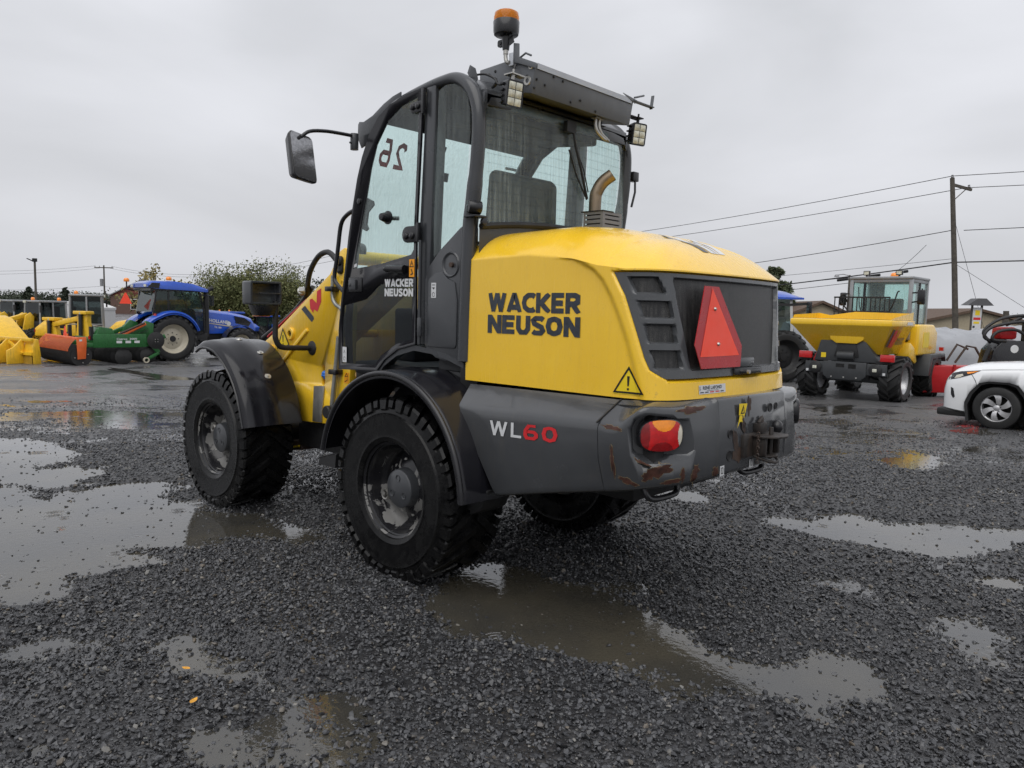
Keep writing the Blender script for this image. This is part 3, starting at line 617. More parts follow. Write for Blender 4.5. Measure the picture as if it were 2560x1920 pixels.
# lamp recess + lamp
def lampset(s_):
    c = Vector((1.632, s_ * .690, 1.008)); n_ = Vector((.80, s_ * .60, 0)).normalized(); t = Vector((-n_.y, n_.x, 0)) * (1 if s_ < 0 else -1); up = Vector((0, 0, 1))   # t points inward/rearward
    pr = [(-.155, -.075), (-.165, .04), (-.145, .085), (-.08, .108), (.17, .080), (.195, .06), (.200, -.085), (.16, -.108), (-.09, -.108), (-.13, -.10)]
    mb = MB(); k = len(pr)
    rows = []
    for dd, sc_, sh in ((.09, 1.10, 0), (-.005, 1.0, 0), (-.055, .80, .012)): rows.append([c + n_ * dd + (t * (p_[0] * sc_) + up * (p_[1] * sc_ + sh)) for p_ in pr])
    mb.grid(rows, True); mb.add(rows[0], [list(range(k))]); mb.add(rows[-1], [list(range(k))])
    cut = mb.build('cut', 'counterweight'); body = CORNER if s_ < 0 else CORNER_R; bool_diff(body, cut)
    lc = c + n_ * -.004 + t * -.012 + up * .018
    el = [(.104 * math.copysign(abs(math.cos(a)) ** .72, math.cos(a)), .074 * math.copysign(abs(math.sin(a)) ** .72, math.sin(a))) for a in [2 * math.pi * i / 40 for i in range(40)]]
    def at(x, y, d): return lc + t * x + up * (y + .10 * x * .25) + n_ * (d - 1.1 * x * x)
    mb = MB(); mb.grid([[at(x * q, y * q, d) for x, y in el] for q, d in ((.88, -.05), (.98, -.04), (1.0, -.012), (.975, .002), (.93, .006))], True); lamp = P_(mb, 'tail_lamp', 'black_plastic', 0, 45, label='red, amber and clear tail lamp')
    def seg(name, mat, test, lift):
        mb = MB(); n1, n2 = 64, 44
        for i in range(n1):
            for j in range(n2):
                qs = []
                for a, b2 in ((i, j), (i + 1, j), (i + 1, j + 1), (i, j + 1)):
                    x = (-1 + 2 * a / n1) * .0965; ym = .0685 * max(0, 1 - abs(x / .097) ** 2.78) ** .36; y = (-1 + 2 * b2 / n2) * ym; qs.append((x, y))
                cx = sum(q[0] for q in qs) / 4; cy = sum(q[1] for q in qs) / 4
                if test(cx, cy): mb.add([at(x, y, .003 + .013 * max(0, 1 - (x / .097) ** 2 - .4 * (y / .0685) ** 2) + lift) for x, y in qs], [(0, 1, 2, 3)])
        mb.build(name, mat, lamp, 0, 60)
    amb = lambda x, y: y > .005 + 0 and abs(x - .005) < .055 and (x - .005) ** 2 + (y - .075) ** 2 < .056 ** 2
    clr = lambda x, y: x > .072 + .5 * y * y / .1
    drk = lambda x, y: x < -.058 - 1.5 * y * y or (x ** 2 + (y + .082) ** 2 < .055 ** 2)
    seg('amber_lens', 'lamp_amber', lambda x, y: amb(x, y) and not clr(x, y), .0006); seg('clear_lens', 'lamp_clear', clr, .0004)
    seg('dark_red_lens', 'lamp_darkred', lambda x, y: drk(x, y) and not clr(x, y) and not amb(x, y), .0008); seg('red_lens', 'lamp_red', lambda x, y: not (amb(x, y) or clr(x, y) or drk(x, y)), .0)
lampset(-1); lampset(1)
# paint chips on the counterweight: irregular patches pressed onto the casting
from mathutils.bvhtree import BVHTree
def bvh_of(*objs):
    vs, fs = [], []
    for o in objs:
        k = len(vs); vs += [v.co.copy() for v in o.data.vertices]; fs += [[i + k for i in q.vertices] for q in o.data.polygons]
    return BVHTree.FromPolygons(vs, fs)
BV = bvh_of(CORNER)
def chip(name, mat, c, w, h, seed, lift, rot=0., n=22, bv=None):
    rnd = random.Random(seed); c = Vector(c); hit = (bv or BV).find_nearest(c); nn = hit[1]; nn = nn if nn.dot(CAMP - hit[0]) > 0 else -nn
    tx = Vector((0, 0, 1)).cross(nn).normalized(); ty = nn.cross(tx); rows = []
    rad = [1 + .30 * math.sin(3 * 2 * math.pi * i / n + rnd.uniform(0, 6)) * rnd.random() + rnd.uniform(-.28, .28) for i in range(n)]
    for q in (0.02, .35, .7, 1.0):
        row = []
        for i in range(n):
            a = 2 * math.pi * i / n; x = math.cos(a) * w * q * (rad[i] if q > .5 else 1); y = math.sin(a) * h * q * (rad[i] if q > .5 else 1); x, y = x * math.cos(rot) - y * math.sin(rot), x * math.sin(rot) + y * math.cos(rot)
            s_ = (bv or BV).ray_cast(hit[0] + tx * x + ty * y + nn * .06, -nn, .16); q3 = s_[0] + nn * lift if s_[0] else hit[0] + tx * x + ty * y + nn * lift; row.append(q3)
        rows.append(row)
    mb = MB(); mb.grid(rows, True); return P_(mb, name, mat, 0, 60)
for k, (c, w, h, rot) in enumerate([((1.662, -.735, .865), .060, .026, .25), ((1.61, -.76, .845), .035, .022, .5), ((1.69, -.52, .845), .022, .042, -.2), ((1.69, -.60, .845), .012, .026, 0), ((1.70, -.37, .835), .018, .026, .3), ((1.655, -.53, 1.127), .085, .016, 0), 
        ((1.45, -.82, .90), .008, .065, .12), ((1.52, -.80, .815), .045, .011, -.35), ((1.60, -.79, .93), .010, .035, 0), ((1.44, -.83, 1.055), .05, .009, -.1), ((1.68, -.66, .81), .05, .010, .1)]):
    chip('paint_chip_edge', 'primer_edge', c, w * 1.05 + .0015, h * 1.07 + .0015, k, .0012, rot); chip('rust_patch', 'rust_chip', c, w, h, k, .0022, rot)
# scuffed lighter film on the upper slope of the side
# lettering on the side: WL in silver, 60 in red
fnw = lambda x, y, l: (.682 + x, -.8245 - l, .921 + y + .035 * x)
P_(letters(MB(), 'WL', fnw, .075, .225, .17, .14), 'model_lettering', 'white_decal', label='silver letters WL')
fn6 = lambda x, y, l: (.917 + x, -.8245 - l, .929 + y + .035 * x)
P_(letters(MB(), '60', fn6, .075, .222, .2, .16), 'model_number', 'red_decal', label='red number 60')

# ---- rear plate fittings
def pl(y, z, d=0): return Vector((1.7165 + d, y, z))
mb = MB()
for y, z, r_ in ((.149, 1.095, .022), (.213, 1.098, .018), (-.261, .999, .019), (-.26, .897, .024), (-.12, 1.03, .012)): mb.lathe([(.001, .0015), (r_ * .8, .0015), (r_, .004), (r_, -.002)], (1.7165, y, z), 'x', 20)
P_(mb, 'plate_bolts', 'black_matte')
mb = MB(); mb.sph(pl(.22, .99, .012), (.03, .03, .036), 12, 8); P_(mb, 'trailer_socket', 'black_plastic')
mb = MB()
for pts in ([(-.186, 1.138), (-.103, 1.134), (-.127, 1.075), (-.185, 1.083)], [(-.176, 1.081), (-.128, 1.072), (-.137, 1.045), (-.172, 1.05), (-.195, 1.02)]): mb.add([pl(y, z, .0022) for y, z in pts], [list(range(len(pts)))])
P_(mb, 'warning_sticker', 'warn_yellow', label='torn yellow warning sticker')
mb = MB(); tri = [(-.165, 1.09), (-.132, 1.09), (-.143, 1.125), (-.165, 1.09)]
for q in ribbon(tri, .006): mb.add([pl(y, z, .003) for y, z in q], [(0, 1, 2, 3)])
mb.add([pl(y, z, .003) for y, z in ((-.152, 1.096), (-.147, 1.096), (-.146, 1.112), (-.151, 1.112))], [(0, 1, 2, 3)]); P_(mb, 'sticker_print', 'black_decal')
PLATEBV = BVHTree.FromPolygons([Vector((1.7165, y, z)) for y, z in ((-.36, .8), (.36, .8), (.36, 1.17), (-.36, 1.17))], [(0, 1, 2, 3)])
for k, (y, z, w, h, rot) in enumerate([(-.085, 1.12, .022, .042, .1), (-.20, .95, .022, .075, .3), (-.17, .89, .05, .035, 0), (.06, 1.03, .03, .03, .3), (-.13, 1.03, .018, .05, .4)]): chip('rust_stain', 'rust_metal', (1.7165, y, z), w, h, 40 + k, .0015 + .0002 * k, rot, bv=PLATEBV)
mb = MB()
for y0, y1, z0, z1 in ((-.345, -.305, .812, .858), (-.05, -.008, .81, .852)): mb.add([pl(y0, z0, .0025), pl(y1, z0, .0025), pl(y1, z1, .0025), pl(y0, z1, .0025)], [(0, 1, 2, 3)])
P_(mb, 'load_labels', 'white_decal')
mb = MB()
for y in (-.325, -.029):
    for q in ribbon([(y - .008, .822), (y + .008, .822), (y + .008, .848), (y - .008, .848), (y - .008, .822)], .004): mb.add([pl(a, z, .0035) for a, z in q], [(0, 1, 2, 3)])
P_(mb, 'label_print', 'black_decal')
mb = MB()   # towing jaw
mb.box(1.70, 1.735, -.145, .10, .872, .985); mb.box(1.725, 1.80, -.055, -.035, .88, .97); mb.box(1.725, 1.80, .085, .105, .88, .97)
mb.prism([(1.73, -.07), (1.79, -.075), (1.85, -.03), (1.865, .04), (1.84, .11), (1.73, .12)], 'z', .968, .978); mb.prism([(1.73, -.05), (1.80, -.045), (1.835, .01), (1.80, .08), (1.73, .09)], 'z', .872, .882)
mb.cyl((1.79, .02, .86), (1.79, .02, 1.015), .011, n=12); mb.box(1.715, 1.75, -.02, .06, .985, 1.03); mb.cyl((1.735, -.01, 1.03), (1.735, .03, 1.055), .009, n=10)
P_(mb, 'towing_hitch', 'hitch_steel', .004)
mb = MB(); mb.tube([(1.735 + .085 * math.sin(t), .075 * math.cos(t) + .03, .875 - .03 * math.sin(t)) for t in [math.pi * i / 14 for i in range(15)]], .007, 8); P_(mb, 'hitch_guard_loop', 'hitch_steel')
mb = MB()
for i in range(9): mb.lathe([(.007, -.002), (.010, 0), (.007, .002)], (1.80, -.14 + .004 * (i % 2), 1.0 - .017 * i), 'x' if i % 2 else 'y', 10, True)
P_(mb, 'safety_chain', 'rust_metal')
for yc in (-.575, .30):
    mb = MB(); mb.tube(crsp([(1.52, yc - .115, .80), (1.545, yc - .11, .745), (1.56, yc - .07, .722), (1.57, yc + .07, .722), (1.57, yc + .11, .745), (1.56, yc + .115, .82)], 4), .0145, 10); P_(mb, 'tie_down_loop', 'black_plastic')

# ---- bonnet surface: plan outline swept up the walls
OUT=[(1.629,.15),(1.63,0),(1.627,-.15),(1.618,-.32),(1.602,-.47),(1.57,-.575),(1.51,-.645),(1.42,-.675),(1.31,-.684),(1.2,-.685),(.9,-.685),(.62,-.685),(.35,-.685),(.1,-.685)]
def _cr(n=16):
    P=OUT;o=[]
    for i in range(1,len(P)-2):
        for k in range(n):
            t=k/n;o.append(tuple(.5*((2*P[i][j])+(-P[i-1][j]+P[i+1][j])*t+(2*P[i-1][j]-5*P[i][j]+4*P[i+1][j]-P[i+2][j])*t*t+(-P[i-1][j]+3*P[i][j]-3*P[i+1][j]+P[i+2][j])*t**3) for j in (0,1)))
    o.append(P[-2]);return o
CV=_cr();CU=[0]
for a,b in zip(CV,CV[1:]): CU.append(CU[-1]+math.dist(a,b))
UM=CU[-1]
def outl(u):
    s=-1 if u<0 else 1;a=min(abs(u),UM-1e-6);lo,hi=0,len(CU)-1
    while hi-lo>1:
        m=(lo+hi)//2
        if CU[m]<=a: lo=m
        else: hi=m
    t=(a-CU[lo])/(CU[hi]-CU[lo]);p=[CV[lo][j]*(1-t)+CV[hi][j]*t for j in (0,1)]
    j0=max(lo-2,0);j1=min(hi+2,len(CV)-1);tx,ty=CV[j1][0]-CV[j0][0],CV[j1][1]-CV[j0][1];L=math.hypot(tx,ty)
    nx,ny=-ty/L,tx/L
    return p[0],p[1]*s,nx,ny*s
def BS(u,z,off=0.):
    x,y,nx,ny=outl(u);q=-.055*(z-1.165)/.585*max(nx,0)+off
    return (x+nx*q,y+ny*q,z)
UF = ([1.262, 1.268, 1.301, 1.354, 1.459, 1.633, 1.74], [.600, .622, .680, .706, .743, .808, .871])      # edge of the grille opening
UC = ([1.10, 1.32, 1.426, 1.525, 1.625, 1.702, 1.75, 1.80, 1.831], [.70, .764, .798, .838, .888, .938, .99, 1.093, 1.40])   # crease of the side panel
def zwall(u): return interp(abs(u), [0, .80, .95, 1.1, 1.4, 1.85], [1.752, 1.752, 1.77, 1.805, 1.832, 1.818])
def boff(u, z):
    a = abs(u); o_ = .018 * sstep(-.004, .034, interp(z, *UC) - a) * (1 - sstep(.98, 1.25, a))
    ins = sstep(-.004, .020, interp(z, *UF) - a) * sstep(1.246, 1.258, z) * (1 - sstep(1.733, 1.745, z)); return o_ - .036 * ins
def ridge(x): return interp(x, [.3, .9, 1.05, 1.2, 1.3, 1.42, 1.55], [1.985, 2.0, 1.99, 1.955, 1.918, 1.868, 1.80])
us = sorted(set([round(-UM + i * .03, 4) for i in range(int(.85 / .03))] + [round(-1.0 + i * .008, 4) for i in range(251)] + [round(1.0 + i * .03, 4) for i in range(int(.85 / .03))] + [UM, -UM])); us = [q for q in us if -UM <= q <= UM]
mb = MB(); rows = []
for u in us:
    zt = zwall(u); row = []
    for i in range(84): z = lerp(1.168, zt, i / 83); row.append(BS(u, z, boff(u, z)))
    x, y, z = row[-1]; a = abs(u); xr = x if a > 1.15 else lerp(1.30, min(x, 1.30), sstep(.55, 1.15, a)) if a < 1.15 else x
    if a <= 1.15: xr = lerp(1.30, 1.24, sstep(.3, 1.15, a)) if a < .9 else lerp(1.2, x, sstep(.9, 1.15, a)) if False else interp(a, [0, .5, .9, 1.15], [1.31, 1.29, 1.20, outl(1.15)[0] - .0])
    pw = interp(a, [0, .6, 1.0, 1.3], [1.7, 2.0, 4.2, 6.0]); zr = ridge(xr)
    for i in range(1, 21): t = (i / 20) ** 1.6; row.append((lerp(x, xr, t), lerp(y, 0, t), z + (zr - z) * (1 - (1 - t) ** pw)))
    rows.append(row)
mb.grid(rows); mb.f = [q for q in mb.f]
# inner return at the front edge and along the bottom
mb.grid([[(x, y, z) for x, y, z in rows[-1]], [(x - .002, y * .96, lerp(z, 1.5, .03)) for x, y, z in rows[-1]]]); mb.grid([[r_[0] for r_ in rows], [(r_[0][0] * .97 + .02, r_[0][1] * .94, r_[0][2] + .002) for r_ in rows]])
BON = P_(mb, 'bonnet', 'yellow', 0, 40)
def patch(name, mat, ulo, uhi, zlo, zhi, off, nu, nz, parent=None, smooth=40):
    "sheet on the bonnet surface; ulo/uhi are functions of z"
    mb = MB(); rows = []
    for j in range(nz + 1):
        z = lerp(zlo, zhi, j / nz); a, b_ = ulo(z), uhi(z); rows.append([BS(lerp(a, b_, i / nu), z, off(lerp(a, b_, i / nu), z)) for i in range(nu + 1)])
    mb.grid(rows); return mb.build(name, mat, parent or L, 0, smooth)
VR = ([1.305, 1.39, 1.42, 1.501, 1.531, 1.607, 1.644, 1.711], [.495, .514, .525, .54, .545, .572, .595, .643]); VL = ([1.332, 1.392, 1.426, 1.506, 1.539, 1.611, 1.645, 1.717], [.653, .68, .689, .709, .723, .746, .76, .796]); ML = ([1.30, 1.311, 1.424, 1.577, 1.711], [.444, .447, .479, .52, .555])
ZB = [(1.308, 1.388), (1.424, 1.503), (1.536, 1.608), (1.646, 1.713)]
def cellm(u, z):
    a = abs(u); m_ = sstep(0, .012, interp(z, *ML) - a) * sstep(1.296, 1.306, z) * (1 - sstep(1.706, 1.716, z))
    for z0, z1 in ZB: m_ = max(m_, sstep(0, .009, a - interp(z, *VR)) * sstep(0, .009, interp(z, *VL) - a) * sstep(z0 - .004, z0 + .005, z) * (1 - sstep(z1 - .005, z1 + .004, z)))
    return m_
GF = patch('grille_frame', 'grey_paint', lambda z: -interp(z, *UF) + .007, lambda z: interp(z, *UF) - .007, 1.262, 1.736, lambda u, z: .018 * sstep(-.004, .03, interp(z, *UC) - abs(u)) - .010 - .034 * cellm(u, z), 190, 84)
m, b, p = newmat('grille_mesh'); dr = b.noise(3, 6, .72, b.map(b.obj(), (16, 16, 1.2))); sp_ = b.noise(420, 2, .5)
b.lk(b.mix(b.rng(sp_, .42, .62, 0, 1), (.006, .006, .006), b.mix(b.rng(dr, .42, .66, 0, 1), (.022, .022, .023), (.115, .112, .105))), p.inputs['Base Color']); b.lk(b.rng(dr, .3, .7, .28, .5), p.inputs['Roughness']); b.lk(b.bump(sp_, .5, .002), p.inputs['Normal'])
patch('radiator_mesh', 'grille_mesh', lambda z: -interp(z, *ML) + .003, lambda z: interp(z, *ML) - .003, 1.300, 1.711, lambda u, z: -.012, 60, 16, GF)
for s_ in (1, -1):
    for z0, z1 in ZB: patch('vent_mesh', 'grille_mesh', lambda z: s_ * (interp(z, *VR) + .002), lambda z: s_ * (interp(z, *VL) - .002), z0, z1, lambda u, z: -.014, 10, 5, GF)
# decals on the bonnet side
sx_ = lambda u: u
def on_b(u, z, l=0.): return BS(u, z, boff(u, z) + .0022 + l)
fa = lambda x, y, l: on_b(1.672 - x, 1.5440 + y, l); fb = lambda x, y, l: on_b(1.672 - x, 1.4325 + y, l)
lt = letters(MB(), 'WACKER', fa, .0995, .622, .27, .05); P_(lt, 'lettering', 'dark_decal', smooth=0, label='large dark letters WACKER')
lt = letters(MB(), 'NEUSON', fb, .0960, .622, .27, .05); P_(lt, 'lettering', 'dark_decal', smooth=0, label='large dark letters NEUSON')
def tri_sign(name, fn, s_, parent=L):
    mb = MB(); a, c, d = (-s_ * .58, 0), (s_ * .58, 0), (0, s_); n = 10
    for i in range(n): 
        t0, t1 = i / n, (i + 1) / n; mb.grid([[fn(lerp(lerp(a[0], 0, t), lerp(c[0], 0, t), k / 10), s_ * t, .0003) for k in range(11)] for t in (t0, t1)])
    o = mb.build(name, 'warn_yellow', parent, 0, 0); mb = MB()
    for q in ribbon([(a[0] * .9, s_ * .06), (c[0] * .9, s_ * .06), (0, s_ * .90), (a[0] * .9, s_ * .06)], s_ * .065): mb.add([fn(x, y, .0018) for x, y in q], [(0, 1, 2, 3)])
    w_ = s_ * .04; mb.add([fn(-w_ * .7, s_ * .28, .0018), fn(w_ * .7, s_ * .28, .0018), fn(w_ * 1.15, s_ * .62, .0018), fn(-w_ * 1.15, s_ * .62, .0018)], [(0, 1, 2, 3)])
    mb.add([fn(w_ * 1.1 * math.cos(i * .785), s_ * .18 + w_ * 1.1 * math.sin(i * .785), .0018) for i in range(8)], [list(range(8))]); mb.build('sign_print', 'black_decal', o, 0, 0); return o
tri_sign('warning_triangle', lambda x, y, l: on_b(.7705 - x, 1.186 + y, l), .134)
# dealer sticker
mb = MB(); mb.grid([[on_b(lerp(.407, .184, i / 6), z) for i in range(7)] for z in (1.188, 1.229)]); ds = P_(mb, 'dealer_sticker', 'white_decal', label='white dealer sticker reading RENE LAFOND')
ds_f = lambda x, y, l: on_b(.402 - x, 1.190 + y, .0008)
link_mesh('sticker_text', font_mesh('J.  RENÉ LAFOND', .0215, 'dark_decal', lambda x, y, l: ds_f(x * 1.12, y + .0185, l), .0006), ds)
mb = MB()
for x0, x1, y0, y1 in ((.055, .155, .0115, .0135),): mb.add([ds_f(a, c, 0) for a, c in ((x0, y0), (x1, y0), (x1, y1), (x0, y1))], [(0, 1, 2, 3)])
for x0 in (.004, .042, .172): mb.add([ds_f(a, c, 0) for a, c in ((x0, .003), (x0 + .028, .003), (x0 + .028, .008), (x0, .008))], [(0, 1, 2, 3)])
mb.build('sticker_bars', 'dark_decal', ds, 0, 0); mb = MB()
for x0 in (.082, .128): mb.add([ds_f(a, c, 0) for a, c in ((x0, .003), (x0 + .034, .003), (x0 + .034, .008), (x0, .008))], [(0, 1, 2, 3)])
mb.build('sticker_bars', 'red_decal', ds, 0, 0)
# W emblem on the sloping top
def topz(x, y):
    best = min(((p_[0] - x) ** 2 + (p_[1] - y) ** 2, p_[2]) for r_ in rows for p_ in r_[83:]); return best[1]
TOPBV = BVHTree.FromObject(BON, bpy.context.evaluated_depsgraph_get())
def ontop(x, y, l=.0025):
    h = TOPBV.ray_cast(Vector((x, y, 2.4)), Vector((0, 0, -1))); return (h[0] + Vector((0, 0, l))) if h[0] else Vector((x, y, ridge(x)))
def top_poly(mb, poly, n=6):
    a, b_, c, d = poly; mb.grid([[ontop(*(lerp(lerp(a[k], b_[k], i / n), lerp(d[k], c[k], i / n), j / n) for k in (0, 1))) for i in range(n + 1)] for j in range(n + 1)])
mb = MB(); top_poly(mb, [(1.19, -.13), (1.19, -.075), (1.46, -.075), (1.46, -.13)]); P_(mb, 'emblem_bar', 'dark_decal')
mb = MB(); top_poly(mb, [(1.21, -.02), (1.21, .04), (1.46, .00), (1.46, -.055)]); top_poly(mb, [(1.30, .045), (1.21, .105), (1.46, .03), (1.46, -.03 + .035)]); top_poly(mb, [(1.21, .15), (1.21, .2), (1.46, .09), (1.46, .035)]); P_(mb, 'emblem_letter', 'white_decal')
# slow-moving-vehicle triangle
def smx(z): return 1.652 - .055 * (z - 1.165) / .585
O6 = [(.361, 1.687), (.231, 1.687), (.022, 1.406), (.047, 1.304), (.422, 1.307), (.473, 1.415)]
mb = MB(); n = 6; mb.add([(smx(z) + d, -u, z) for d in (0, .004) for u, z in O6], [list(range(6))[::-1], [6 + i for i in range(6)]] + [(i, (i + 1) % 6, 6 + (i + 1) % 6, 6 + i) for i in range(6)]); smv = P_(mb, 'slow_vehicle_sign', 'smv_red', 0, 0, label='red and orange slow vehicle triangle')
mb = MB(); mb.add([(smx(z) + .0055, -u, z) for u, z in ((.296, 1.681), (.432, 1.361), (.057, 1.361))], [(0, 1, 2)]); mb.build('sign_triangle', 'smv_orange', smv, 0, 0)
mb = MB()
for u, z in ((.282, 1.582), (.263, 1.418)): mb.lathe([(.001, .009), (.006, .008), (.0095, .002), (.0095, 0)], (smx(z) + .0055, -u, z), 'x', 14)
mb.build('sign_screws', 'bolt', smv)
mb = MB()
for u, z in ((.282, 1.582), (.263, 1.418)): mb.cyl((smx(z) - .04, -u, z), (smx(z), -u, z), .006)
mb.build('sign_studs', 'bolt', smv)
# bonnet latch handle
mb = MB(); mb.box(1.615, 1.640, -.09, .20, 1.262, 1.296); mb.prism([(1.62, -.05), (1.655, -.03), (1.668, .03), (1.66, .15), (1.63, .19)], 'z', 1.268, 1.290); P_(mb, 'bonnet_latch', 'black_plastic', .006)
mb = MB(); mb.cyl((1.655, .0, 1.279), (1.672, .0, 1.279), .010, n=14); P_(mb, 'latch_lock', 'bolt')
mb = MB(); mb.box(1.596, 1.622, -.02, .15, 1.298, 1.345); P_(mb, 'latch_housing', 'grey_paint', .008)

# ---- exhaust and its slotted heat shield
mb = MB(); mb.tube(crsp([(.635, .055, 1.98), (.635, .055, 2.20), (.645, .060, 2.255), (.672, .075, 2.305), (.72, .10, 2.345)], 5), .036, 20, False); mb.tube(crsp([(.635, .055, 1.98), (.635, .055, 2.20), (.645, .060, 2.255), (.672, .075, 2.305), (.72, .10, 2.345)], 5), .032, 20, False); P_(mb, 'exhaust_stack', 'exhaust_steel', 0, 50)
mb = MB(); mb.box(.58, .74, -.005, .10, 2.128, 2.134); P_(mb, 'rain_collar', 'black_matte')
sh = MB()
def slots(p0, du, n, w):
    "vertical wall with four horizontal slots"
    zs_ = [1.97, 2.030, 2.037, 2.056, 2.063, 2.082, 2.089, 2.106, 2.113, 2.128]
    for i in range(len(zs_) - 1):
        z0, z1 = zs_[i], zs_[i + 1]; a = Vector(p0); d = Vector(du); k = i % 2 == 1
        for t0, t1 in (((0, .12), (.88, 1)) if k else ((0, 1),)): sh.add([a + d * t0 + Vector((0, 0, z0)), a + d * t1 + Vector((0, 0, z0)), a + d * t1 + Vector((0, 0, z1)), a + d * t0 + Vector((0, 0, z1))], [(0, 1, 2, 3)])
slots((.595, .0, 0), (.14, 0, 0), 0, 0); slots((.735, .0, 0), (0, .185, 0), 0, 0); slots((.735, .185, 0), (-.14, 0, 0), 0, 0)
P_(sh, 'heat_shield', 'shield_grey', 0, 20)
mb = MB(); mb.box(.61, .72, .012, .17, 1.97, 2.118); P_(mb, 'muffler_body', 'dark_void')
mb = MB(); mb.cyl((.52, .50, 1.97), (.52, .50, 2.02), .03); P_(mb, 'filler_cap', 'black_plastic')
# ---- cab
def side(poly, name, mat, y0, y1, bevel=0., parent=None, mirror=False, label=None):
    mb = MB()
    if mat.startswith('glass'): mb.add([(q[0], y0, q[1]) for q in poly], [list(range(len(poly)))])
    else: mb.prism(poly, 'y', y0, y1)
    if mirror: mb.xf(lambda x, y, z: (x, -y, z))
    return P_(mb, name, mat, bevel, 35, parent, label)
DOOR = [(-.849, 1.144), (-.849, 1.392), (-.818, 1.604), (-.775, 1.812), (-.742, 1.991), (-.698, 2.169), (-.65, 2.343), (-.600, 2.47), (-.535, 2.585), (-.44, 2.685), (-.328, 2.742), (-.156, 2.776), (-.016, 2.786), (-.030, 2.6), (-.064, 2.037), (-.066, 1.945), (-.064, 1.343), (-.231, 1.304), (-.358, 1.234), (-.436, 1.16)]
UPG = [(-.690, 1.79), (-.647, 1.93), (-.552, 2.245), (-.510, 2.40), (-.455, 2.53), (-.35, 2.65), (-.22, 2.715), (-.07, 2.745), (-.055, 2.62), (-.085, 2.037), (-.087, 1.89), (-.110, 1.862), (-.166, 1.852), (-.404, 1.815)]
LOG = [(-.815, 1.185), (-.815, 1.40), (-.795, 1.56), (-.617, 1.589), (-.56, 1.60), (-.508, 1.63), (-.46, 1.665), (-.416, 1.69), (-.351, 1.70), (-.095, 1.705), (-.095, 1.372), (-.245, 1.335), (-.385, 1.262), (-.455, 1.195)]
